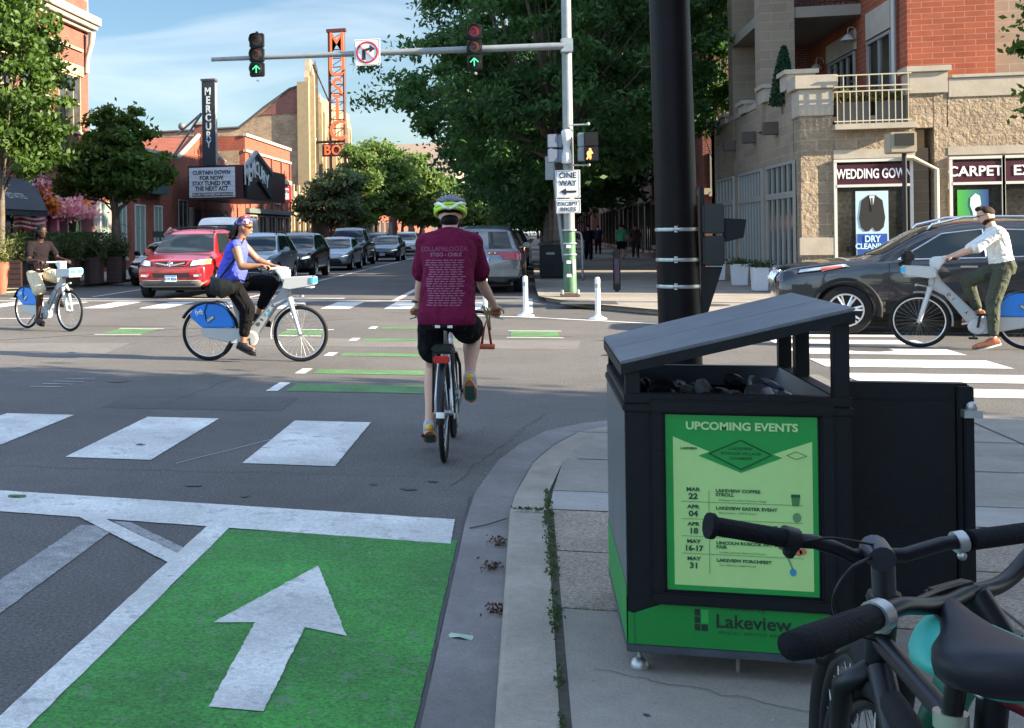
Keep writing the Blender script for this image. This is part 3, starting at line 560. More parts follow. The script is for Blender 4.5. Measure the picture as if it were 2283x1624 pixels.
    # cockpit
    q = MB(); q.prism([P(x, z)[::2] for x, z in ((.97, 1.0), (.93, 1.08), (.86, 1.16), (.87, 1.195), (1.0, 1.19), (1.06, 1.17), (1.07, 1.07), (1.03, 1.0))], -.06, .06, 'y'); q.build('stem_console', whiteplastic, root, bevel=.025)
    q = MB(); q.tube([P(.8, 1.165, -.31), P(.86, 1.175, -.2), P(.92, 1.175, -.06), P(.92, 1.175, .06), P(.86, 1.175, .2), P(.8, 1.165, .31)], .014, 10); hb = q.build('handlebar', sbpale, root, smooth=True)
    for s_ in (-1, 1): MB().tube([P(.77, 1.16, s_ * .36), P(.85, 1.172, s_ * .22)], .019, 10).build('grip', blackplastic, hb, smooth=40)
    for s_ in (-1, 1): MB().tube([P(.88, 1.16, s_ * .2), P(.9, 1.14, s_ * .26), P(.86, 1.12, s_ * .34)], .006, 6).build('brake_lever', black, hb, smooth=True)
    q = MB(); bo = [(.99, .93), (1.02, 1.06), (1.36, 1.075), (1.39, 1.04), (1.36, .96), (1.3, .945), (1.08, .91)]
    q.prism([P(x, z)[::2] for x, z in bo], -.15, -.135, 'y'); q.prism([P(x, z)[::2] for x, z in bo], .135, .15, 'y'); q.box(P(1.03, 0)[0], P(1.36, 0)[0], -.135, .135, .925, .94); q.box(P(.995, 0)[0], P(1.01, 0)[0], -.135, .135, .94, 1.05); bk = q.build('basket', sbpale, root, bevel=.006)
    q = MB(); q.box(P(1.345, 0)[0], P(1.385, 0)[0], -.155, .155, .955, 1.08); q.build('basket_front', whiteplastic, bk, bevel=.02)
    q = MB(); q.box(P(1.383, 0)[0], P(1.392, 0)[0], -.13, -.015, .985, 1.05); q.box(P(1.383, 0)[0], P(1.392, 0)[0], .015, .13, .985, 1.05); q.box(P(1.35, 0)[0], P(1.385, 0)[0], -.158, -.15, .985, 1.06); q.box(P(1.35, 0)[0], P(1.385, 0)[0], .15, .158, .985, 1.06); q.build('basket_badge', sbcyan, bk, bevel=.003)
    # saddle, cranks
    q = Flesh(); q.loft([(P(.2, .94), .085, .03, (0, 1, 0), (0, 0, 1)), (P(.26, .945), .09, .035, (0, 1, 0), (0, 0, 1)), (P(.33, .94), .05, .03, (0, 1, 0), (0, 0, 1)), (P(.46, .93), .022, .02, (0, 1, 0), (0, 0, 1))], 16); q.build('saddle', black, root, smooth=True)
    MB().tube([P(.31, .8), P(.29, .93)], .016, 10).build('seat_tube', steel, root, smooth=True)
    for s_, a in ((-1, R(-80)), (1, R(100))):
        c_ = V3(P(.55, .285, s_ * .1)); e = c_ + Vector((math.cos(a) * .165, s_ * .01, math.sin(a) * .165)); q = MB().tube([c_ - Vector((0, s_ * .03, 0)), c_, e], .013, 8); cr_ = q.build('crank', blackplastic, root, smooth=40)
        MB().box(e.x - .05, e.x + .05, e.y, e.y + s_ * .1, e.z - .012, e.z + .012).build('pedal', blackplastic, cr_, bevel=.004)
    MB().tube([P(.3, .26, -.05), P(.2, .08, -.14)], .01, 6).build('kickstand', blackplastic, root, smooth=True)
    return root
sb = share_bike(); sb.location = (-3.38, 15.25, 0); sb['label'] = 'grey shared bicycle with blue rear cover ridden by the woman in the blue top'
sb2 = copy_tree(sb); sb2.location = (-8.08, 19.97, 0); sb2.rotation_euler.z = R(-30); sb2['label'] = 'shared bicycle turned towards the camera, ridden by the man in cream shorts'
g = G(2055, 775); sb3 = copy_tree(sb); sb3.location = (g[0] + .56, g[1] - .12, 0); sb3.rotation_euler.z = R(180 - 12); sb3['label'] = 'shared bicycle straddled by the bearded man on the right crossing'

def toworld(J, M):
    o = {}
    for k, v in J.items(): o[k] = tuple(M.to_3x3() @ V3(v)) if k in ('face', 'handL', 'handR') else tuple(M @ V3(v))
    return o
# the woman: bicycle coordinates, x from its rear axle
def rel(d, x0=-.595): return {k: ((v[0] + x0, v[1], v[2]) if k not in ('face', 'handL', 'handR') else v) for k, v in d.items()}
wt = thing('person', (-3.38, 15.25, 0), 'woman in a sleeveless blue top and patterned headwrap riding a shared bicycle', 'person')
J = rel(dict(pelvis=(.3, 0, 1.04), neck=(.43, 0, 1.53), head=(.49, -.01, 1.70), face=(1, -.08, 0), shL=(.41, .19, 1.48), shR=(.41, -.19, 1.47), elL=(.6, .25, 1.27), elR=(.5, -.27, 1.2), wrL=(.79, .23, 1.2), wrR=(.76, -.27, 1.215),
    hipL=(.32, .1, 1.0), hipR=(.32, -.1, 1.0), knL=(.8, .14, .98), knR=(.54, -.13, .66), anL=(.6, .15, .56), anR=(.475, -.14, .22), toeL=(.75, .15, .5), toeR=(.61, -.14, .16), handL=(1, 0, -.1), handR=(1, .1, -.1)))
bluetop = cloth('blue_blouse', (.075, .095, .55)); wpants = cloth('black_trousers', (.006, .006, .007))
WM = Matrix.Translation((-3.38, 15.25, 0))
r = figure(wt, toworld(J, WM), skin_brown, ('sleeveless_blouse', bluetop), ('trousers', wpants, .02), vox=.009, sleeve=0, leg=.83, shoes=(blackplastic, black), build=1.16, belly=.15, belly_d=.15, hem=.05, loose=.01)
hairshape(r, wt, hair_brown, 'tied'); shades(r, wt, hair_brown)
q = Flesh(); M = Matrix((r['hl'], r['fw'], r['hu'])).transposed(); q.ell(r['hd'] + r['hu'] * .06 - r['fw'] * .02, (.09, .108, .085), 18, 12, M); q.ell(r['hd'] + r['hu'] * .03 - r['fw'] * .1, (.05, .05, .045), 12, 8, M)
hwm = pm('headwrap', (.1, .04, .09), .8); t_ = hwm.node_tree; vo = t_.nodes.new('ShaderNodeTexVoronoi'); vo.inputs['Scale'].default_value = 30; cr_ = t_.nodes.new('ShaderNodeValToRGB'); cr_.color_ramp.interpolation = 'CONSTANT'
for p_, c_ in ((0., (.03, .02, .04)), (.3, (.22, .2, .45)), (.5, (.1, .02, .03)), (.7, (.5, .42, .42)), (.8, (.04, .03, .12))):
    e = cr_.color_ramp.elements[0] if p_ == 0 else cr_.color_ramp.elements.new(p_); e.position = p_; e.color = (*c_, 1)
tcc = t_.nodes.new('ShaderNodeTexCoord'); sp_ = t_.nodes.new('ShaderNodeSeparateColor'); t_.links.new(tcc.outputs['Object'], vo.inputs['Vector']); t_.links.new(vo.outputs['Color'], sp_.inputs[0]); t_.links.new(sp_.outputs[0], cr_.inputs[0]); t_.links.new(cr_.outputs[0], t_.nodes['Principled BSDF'].inputs['Base Color'])
remesh(q, 'headwrap', hwm, wt, .008, 3)
bagm = pm('bag_leather', (.008, .009, .008), .35, spec=.3, var=.3, vs=6, bump=.7, bs=12)
bag = thing('shoulder_bag', (-3.38 - .4, 15.0, .9), 'black leather bag hanging at the hip of the woman on the bicycle', 'bag')
q = Flesh(); c_ = V3((-3.38 + .24 - .595, 15.25 - .25, .96)); q.loft([(c_ + Vector((-.15, 0, .1)), .01, .03, (0, 1, 0), (0, 0, 1)), (c_ + Vector((-.13, 0, .02)), .05, .11, (0, 1, 0), (0, 0, 1)), (c_ + Vector((0, -.02, -.03)), .07, .13, (0, 1, 0), (0, 0, 1)), (c_ + Vector((.15, 0, -.01)), .06, .09, (0, 1, 0), (0, 0, 1)), (c_ + Vector((.26, 0, .06)), .02, .03, (0, 1, 0), (0, 0, 1))]); remesh(q, 'bag_body', bagm, bag, .012, 3)
MB().tube([(-3.38 - .38, 14.99, 1.05), (-3.38 - .2, 15.06, 1.3), (-3.38 - .08, 15.12, 1.56)], .012, 6).build('strap', bagm, bag, smooth=True)
# man on the left
mt = thing('person', (-8.08, 19.97, 0), 'bearded man in dark polo shirt and cream shorts riding a shared bicycle at the left', 'person', rz=R(-30))
mt.rotation_euler.z = R(-30)
J = rel(dict(pelvis=(.3, 0, 1.02), neck=(.4, 0, 1.53), head=(.45, -.0, 1.70), face=(1, -.22, 0), shL=(.38, .22, 1.47), shR=(.38, -.22, 1.47), elL=(.52, .3, 1.22), elR=(.5, -.32, 1.2), wrL=(.76, .28, 1.2), wrR=(.74, -.29, 1.2),
    hipL=(.32, .11, .98), hipR=(.32, -.11, .98), knL=(.76, .16, .9), knR=(.6, -.17, .66), anL=(.66, .16, .52), anR=(.52, -.16, .2), toeL=(.8, .16, .47), toeR=(.66, -.17, .15), handL=(1, 0, -.1), handR=(1, .05, -.1)))
M0 = Matrix.Translation((-8.08, 19.97, 0)) @ Matrix.Rotation(R(-30), 4, 'Z')
mt.matrix_basis = M0
r = figure(mt, toworld(J, M0), skin_dark, ('polo_shirt', cloth('dark_polo', (.012, .009, .011))), ('shorts', cloth('cream_shorts', (.62, .52, .36)), .02), vox=.011, sleeve=.62, leg=.44, shoes=(blackplastic, black), build=1.12, belly=.14, belly_d=.15, hem=.03)
hairshape(r, mt, hair_black, 'locs'); hairshape(r, mt, hair_black, 'beard'); shades(r, mt, glass)
# man on the right, one foot on the ground
g3 = sb3.location.copy(); M3 = Matrix.Translation((g3.x, g3.y, 0)) @ Matrix.Rotation(R(168), 4, 'Z')
mr_ = thing('person', (0, 0, 0), 'man in pale rolled-sleeve shirt and green trousers standing over a shared bicycle', 'person'); mr_.matrix_basis = M3
# bicycle frame: front axle at x = .595; he sits f behind it
def fr_(f, y, z): return (.595 + f, y, z)
J = dict(pelvis=fr_(-.93, 0, 1.06), neck=fr_(-.82, 0, 1.57), head=fr_(-.76, 0, 1.71), face=(1, .05, 0), shL=fr_(-.86, .2, 1.5), shR=fr_(-.86, -.2, 1.5), elL=fr_(-.62, .25, 1.3), elR=fr_(-.6, -.26, 1.28), wrL=fr_(-.38, .27, 1.19), wrR=fr_(-.38, -.29, 1.19),
    hipL=fr_(-.92, .1, 1.02), hipR=fr_(-.9, -.1, 1.02), knL=fr_(-.8, .15, .6), knR=fr_(-.55, -.15, .86), anL=fr_(-.8, .19, .13), anR=fr_(-.68, -.15, .46), toeL=fr_(-.6, .21, .06), toeR=fr_(-.52, -.16, .38), handL=(1, 0, -.12), handR=(1, .05, -.12))
r = figure(mr_, toworld(J, M3), skin_fair, ('shirt', cloth('pale_shirt', (.62, .63, .62), .06)), ('trousers', cloth('green_trousers', (.06, .068, .05)), .012), vox=.009, sleeve=.98, leg=.9, shoes=(pm('tan_leather', (.28, .09, .04), .5, var=.15), whiteplastic), build=1.05, belly=.115, loose=.016, hem=0)
hairshape(r, mr_, hair_brown, 'short'); hairshape(r, mr_, hair_brown, 'beard'); shades(r, mr_, glass)

# ---------------------------------------------------------------- the cyclist seen from behind and his bicycle
MR = Matrix.Translation((-.59, 9.24, 0)) @ Matrix.Rotation(R(90), 4, 'Z')
bk = thing('bicycle', (-.59, 9.24, 0), 'white and black city bicycle with rear rack and red light, ridden by the maroon cyclist', 'bicycle'); bk.matrix_basis = MR
def T(*p): return tuple(MR @ V3(p))
wl = MB().torus((-.52, 0, .345), .325, .02, 'y', 60, 10)
def lwheel(x):
    q = MB().torus((x, 0, .345), .327, .019, 'y', 60, 10).xf(MR); t = q.build('wheel', rubber, bk, smooth=True)
    MB().torus((x, 0, .345), .298, .009, 'y', 60, 8).xf(MR).build('rim', black, t, smooth=True); q = MB()
    for k in range(32): a = 2 * math.pi * k / 32; s_ = 1 if k % 2 else -1; q.tube([(x + .02 * math.cos(a + .3), s_ * .03, .345 + .02 * math.sin(a + .3)), (x + .295 * math.cos(a), 0, .345 + .295 * math.sin(a))], .0012, 4, False)
    q.xf(MR).build('spokes', steel, t); MB().cyl((x, -.055, .345), (x, .055, .345), .02).xf(MR).build('hub', steel, t, smooth=40)
lwheel(-.52); lwheel(.54)
wf = pm('white_frame', (.7, .7, .7), .3, coat=.3)
q = MB(); q.tube([(-.08, 0, .28), (-.24, 0, .8)], .017, 10); q.tube([(-.08, 0, .28), (.35, 0, .7)], .021, 10); q.tube([(-.22, 0, .72), (.33, 0, .78)], .016, 10); q.tube([(.325, 0, .84), (.375, 0, .68)], .02, 10)
for s_ in (-1, 1): q.tube([(-.08, s_ * .03, .28), (-.52, s_ * .065, .345)], .011, 8); q.tube([(-.22, s_ * .015, .74), (-.3, s_ * .045, .66), (-.52, s_ * .065, .345)], .011, 8)
q.xf(MR).build('frame', wf, bk, smooth=50)
q = MB()
for s_ in (-1, 1): q.tube([(.375, s_ * .035, .68), (.42, s_ * .06, .58), (.54, s_ * .06, .345)], .012, 8)
q.xf(MR).build('fork', black, bk, smooth=50)
q = Flesh(); q.loft([((-.42, 0, .935), .075, .02, (0, 1, 0), (0, 0, 1)), ((-.38, 0, .945), .085, .028, (0, 1, 0), (0, 0, 1)), ((-.3, 0, .945), .055, .025, (0, 1, 0), (0, 0, 1)), ((-.16, 0, .94), .022, .016, (0, 1, 0), (0, 0, 1))], 16); q.xf(MR); sd_ = q.build('saddle', black, bk, smooth=True)
for y0 in (-.06, .025): MB().box(-.432, -.425, y0, y0 + .035, .925, .945).xf(MR).build('saddle_reflector', white, sd_)
MB().tube([(-.24, 0, .8), (-.29, 0, .93)], .014, 10).xf(MR).build('seat_post', steel, bk, smooth=True)
q = MB(); q.torus((-.52, 0, .345), .365, .01, 'y', 40, 8, R(20), R(185), rw=.026); q.xf(MR).build('rear_mudguard', black, bk, smooth=60)
MB().torus((-.52, 0, .345), .365, .011, 'y', 6, 8, R(172), R(178), rw=.028).xf(MR).build('mudguard_band', white, bk)
q = MB(); q.box(-.68, -.3, -.055, .055, .765, .775)
for s_ in (-1, 1): q.tube([(-.66, s_ * .06, .77), (-.28, s_ * .06, .77)], .008, 6); q.tube([(-.62, s_ * .06, .77), (-.53, s_ * .075, .345)], .007, 6); q.tube([(-.4, s_ * .06, .77), (-.53, s_ * .075, .345)], .007, 6)
rk = (q.xf(MR)).build('rack', black, bk)
MB().box(-.7, -.42, -.07, .07, .78, .815).xf(MR).build('rack_bag', black, bk, bevel=.01)
MB().box(-.715, -.69, -.055, .055, .705, .755).xf(MR).build('tail_light', pm('red_lens', (.5, .01, .012), .25), bk, bevel=.008)
q = MB(); q.tube([(.3, 0, .84), (.29, 0, .95), (.34, 0, .985)], .016, 8); q.xf(MR).build('stem', black, bk, smooth=50)
q = MB(); q.tube([(.3, .27, .985), (.36, .12, .99), (.37, -.03, .99), (.36, -.19, .99), (.3, -.35, .985)], .012, 8); hb = (q.xf(MR)).build('handlebar', black, bk, smooth=True)
cork = pm('tan_grip', (.3, .11, .04), .6)
for y0, y1 in ((.17, .29), (-.25, -.37)): MB().tube([(.34, y0, .988), (.29, y1, .984)], .018, 10).xf(MR).build('grip', cork, hb, smooth=40)
for y0, y1 in ((.15, .3), (-.23, -.39)): MB().tube([(.37, y0, .98), (.36, (y0 + y1) / 2, .955), (.27, y1, .94)], .006, 6).xf(MR).build('brake_lever', steel, hb, smooth=True)
for s_, a in ((-1, R(80)), (1, R(-100))):
    e = V3((-.08 + .165 * math.cos(a), s_ * .09, .28 + .165 * math.sin(a))); c_ = MB().tube([(-.08, s_ * .06, .28), (-.08, s_ * .075, .28), tuple(e)], .011, 8).xf(MR).build('crank', steel, bk, smooth=40)
    MB().box(e.x - .045, e.x + .045, e.y, e.y + s_ * .1, e.z - .012, e.z + .012).xf(MR).build('pedal', black, c_, bevel=.003)
MB().lathe([(.09, -.07), (.1, -.066), (.1, -.06), (.09, -.058)], (-.08, 0, .28), 'y', 30).xf(MR).build('chainring', steel, bk)
q = MB(); q.tube([(-.08, -.065, .38), (-.52, -.065, .385)], .006, 5); q.tube([(-.08, -.065, .18), (-.5, -.065, .26), (-.53, -.065, .3)], .006, 5); q.box(-.55, -.5, -.085, -.06, .2, .3); q.xf(MR).build('chain', blackplastic, bk)
rd = thing('person', (0, 0, 0), 'cyclist seen from behind in a maroon printed T-shirt and a neon, white and grey helmet', 'person'); rd.matrix_basis = MR
J = dict(pelvis=(-.26, -.01, 1.0), neck=(.09, -.02, 1.6), head=(.17, -.02, 1.72), face=(1, 0, 0), shL=(.03, .148, 1.51), shR=(.03, -.182, 1.51), elL=(.13, .205, 1.2), elR=(.14, -.25, 1.2), wrL=(.24, .235, 1.035), wrR=(.24, -.335, 1.035),
    hipL=(-.24, .09, .97), hipR=(-.24, -.11, .97), knL=(.06, .11, .6), knR=(.13, -.17, .84), anL=(-.13, .13, .2), anR=(-.13, -.16, .55), toeL=(.02, .14, .12), toeR=(-.02, -.16, .44), handL=(1, .0, -.35), handR=(1, .0, -.35))
maroon = cloth('maroon_tshirt', (.115, .008, .035), .1)
r = figure(rd, toworld(J, MR), skin_fair, ('t_shirt', maroon), ('shorts', cloth('black_shorts', (.008, .008, .01)), .02), vox=.0085, sleeve=.66, leg=.3, shoes=(pm('grey_trainer', (.35, .37, .4), .7, var=.2), pm('trainer_sole', (.6, .25, .12), .6)), build=1.02, chest_w=.172, belly=.122, belly_d=.13, loose=.03, hem=.06)
hairshape(r, rd, hair_black, 'buzz'); q = Flesh(); q.ell(r['hd'] - r['hu'] * .055 - r['fw'] * .035, (.068, .062, .055), 14, 10, Matrix((r['hl'], r['fw'], r['hu'])).transposed()); remesh(q, 'nape_hair', hair_black, rd, .009, 2)
for a in 'LR':
    an, to = r['g']['an' + a], r['g']['toe' + a]; d = (to - an).normalized(); lt = V3((1, 0, 0)); n_ = d.cross(lt); n_ = n_ if n_.z > 0 else -n_; c_ = an.lerp(to, .5)
    MB().add([c_ + d * u + lt * v - n_ * .079 for u, v in ((-.07, -.03), (-.07, .03), (.0, .034), (.08, .036), (.1, 0), (.08, -.036), (0, -.034))], [tuple(range(7))]).build('tread', pm('tread_green', (.03, .12, .1), .7), rd)
    MB().ell(an - d * .055 - n_ * .045, (.03, .03, .028), 10, 8).build('heel_patch', pm('heel_yellow', (.65, .4, .05), .6), rd, smooth=True); MB().ell(to - n_ * .045 - d * .02 + lt * .03, (.02, .03, .02), 10, 8).build('side_patch', pm('coral_patch', (.75, .1, .12), .6), rd, smooth=True)
hd, hu, fw, hl = r['hd'], r['hu'], r['fw'], r['hl']; Mh = Matrix((hl, fw, hu)).transposed(); hc = hd + hu * .05 - fw * .01
hm = bpy.data.objects.new('helmet', None); COL.objects.link(hm); hm.parent = rd; hm.matrix_basis = wm(rd).inverted() @ Matrix.Translation(hc)
def shell(el0, el1, az0, az1, rad, th, nu=24, nv=8):
    q = MB(); vs = []
    for k in (1, 1 - th):
        for i in range(nv + 1):
            e = R(el0 + (el1 - el0) * i / nv)
            for j in range(nu + 1): a = R(az0 + (az1 - az0) * j / nu); vs.append(hc + Mh @ Vector((rad[0] * k * math.cos(e) * math.sin(a), rad[1] * k * math.cos(e) * math.cos(a), rad[2] * k * math.sin(e))))
    W_ = nu + 1; H_ = (nv + 1) * W_; fs = []
    for i in range(nv):
        for j in range(nu): a = i * W_ + j; fs += [(a, a + 1, a + W_ + 1, a + W_), (H_ + a, H_ + a + W_, H_ + a + W_ + 1, H_ + a + 1)]
    for j in range(nu): fs += [(j, H_ + j, H_ + j + 1, j + 1), (nv * W_ + j, nv * W_ + j + 1, H_ + nv * W_ + j + 1, H_ + nv * W_ + j)]
    for i in range(nv): fs += [(i * W_, i * W_ + W_, H_ + i * W_ + W_, H_ + i * W_), (i * W_ + nu, H_ + i * W_ + nu, H_ + i * W_ + W_ + nu, i * W_ + W_ + nu)]
    return q.add(vs, fs)
shell(-14, 90, 0, 360, (.1, .13, .1), .06).build('helmet_liner', black, hm, smooth=True)
q = MB()
for k in range(7):
    a0 = -54 + k * 18; s_ = Matrix.Rotation(R(a0), 3, 'Y'); pts = [hc + Mh @ (s_ @ Vector((0, .14 * math.cos(t), .118 * math.sin(t)))) for t in [R(10 + 160 * i / 14) for i in range(15)]]; q.tube(pts, .0135, 8)
q.build('helmet_shell', pm('helmet_grey', (.09, .1, .12), .35), hm, smooth=True)
neon = pm('neon_yellow', (.42, .68, .04), .45); q = MB()
for e, w in ((-16, .015), (0, .012)): q.tube([hc + Mh @ Vector((.112 * math.cos(R(e)) * math.sin(t), .142 * math.cos(R(e)) * math.cos(t), .112 * math.sin(R(e)))) for t in [2 * math.pi * i / 32 for i in range(33)]], w, 8, False)
for t in range(8): t = R(22 + t * 45); q.tube([hc + Mh @ Vector((.112 * math.cos(R(e)) * math.sin(t), .142 * math.cos(R(e)) * math.cos(t), .112 * math.sin(R(e)))) for e in (-14, 2)], .013, 6)
q.build('helmet_rim', neon, hm, smooth=True); q = MB()
for s_ in (-1, 1): q.tube([hc + Mh @ Vector((s_ * x, -math.sqrt(max(0, 1 - (x / .118) ** 2 - (z / .122) ** 2)) * .148, z)) for x, z in ((.108, .03), (.085, .02), (.06, -.0), (.035, -.03), (.0, -.045))], .012, 8)
q.build('helmet_stripe', white, hm, smooth=True)
MB().tube([hd - hu * .02 + hl * .08, hd - hu * .08 + hl * .065 + fw * .02, hd - hu * .12 + fw * .04, hd - hu * .08 - hl * .065 + fw * .02, hd - hu * .02 - hl * .08], .005, 6).build('chin_strap', black, hm, smooth=True)
MB().torus(tuple(MR @ V3((.215, .243, 1.075))), .031, .008, 'z', 20, 8).build('watch', black, rd, smooth=True)
# print on the back of the shirt, draped over the cloth
tsh = r['top']; bm_ = bmesh.new(); bm_.from_mesh(tsh.data); bm_.transform(wm(rd)); bv = BVHTree.FromBMesh(bm_); bm_.free()
prn = pm('shirt_print', (.22, .09, .14), .9); prn2 = pm('shirt_print_dark', (.17, .03, .075), .9)
def drape(o, bvh, d=(0, 1, 0), off=.003):
    Mw = wm(o); Mi = Mw.inverted()
    for v in o.data.vertices:
        p = Mw @ v.co; h = bvh.ray_cast(p - V3(d) * 1.0, V3(d))
        if h[0]: v.co = Mi @ (h[0] - V3(d) * off)
def backtext(s, x, z, size, m, sx=1., bold=.03):
    o = text(s, size, m, (-.6 + x, 8.7, z), (1, 0, 0), (0, 0, 1), 'shirt_print', rd, depth=0, bold=bold, sx=sx)
    me = o.data; b = bmesh.new(); b.from_mesh(me); bmesh.ops.subdivide_edges(b, edges=[e for e in b.edges if e.calc_length() > .02], cuts=1, use_grid_fill=False); b.to_mesh(me); b.free(); drape(o, bv); return o
backtext('LOLLAPALOOZA', .0, 1.475, .048, prn2, .92); backtext('STGO - CHILE', .015, 1.435, .036, prn)
q = MB(); rr_ = random.Random(3)
for k in range(20):
    z = 1.395 - k * .0165; w = .2 if k > 2 else .23; x = -w / 2 + .01 - .02 + rr_.uniform(-.012, .012)
    while x < w / 2 + .02:
        l = rr_.uniform(.018, .05); n = 4
        for i in range(n): q.quad((-.6 + x + l * i / n, 8.7, z - .003), (-.6 + x + l * (i + 1) / n, 8.7, z - .003), (-.6 + x + l * (i + 1) / n, 8.7, z + .0035), (-.6 + x + l * i / n, 8.7, z + .0035))
        x += l + .009
o = q.build('shirt_print', prn, rd); drape(o, bv)
lk = thing('bicycle_lock', tuple(MR @ V3((.28, -.34, .7))), 'orange and black shackle lock hanging from the strap on the cyclist\'s handlebar', 'lock'); om = pm('orange_rubber', (.55, .12, .04), .5)
q = MB(); q.tube([(.2, -.21, .74), (.2, -.33, .74)], .021, 12); q.xf(MR).build('crossbar', om, lk, smooth=50)
q = MB(); q.tube([(.2, -.235, .75), (.22, -.25, .86), (.24, -.27, .93), (.22, -.29, .86), (.2, -.305, .75)], .009, 8); q.xf(MR).build('shackle', pm('red_shackle', (.25, .02, .015), .5), lk, smooth=True)
q = MB(); q.tube([(.25, -.25, 1.04), (.21, -.27, .98), (.22, -.3, .87), (.26, -.29, .98), (.28, -.27, 1.03)], .012, 6, flat=.4); q.xf(MR).build('strap', pm('olive_strap', (.2, .19, .08), .8), lk, smooth=True)
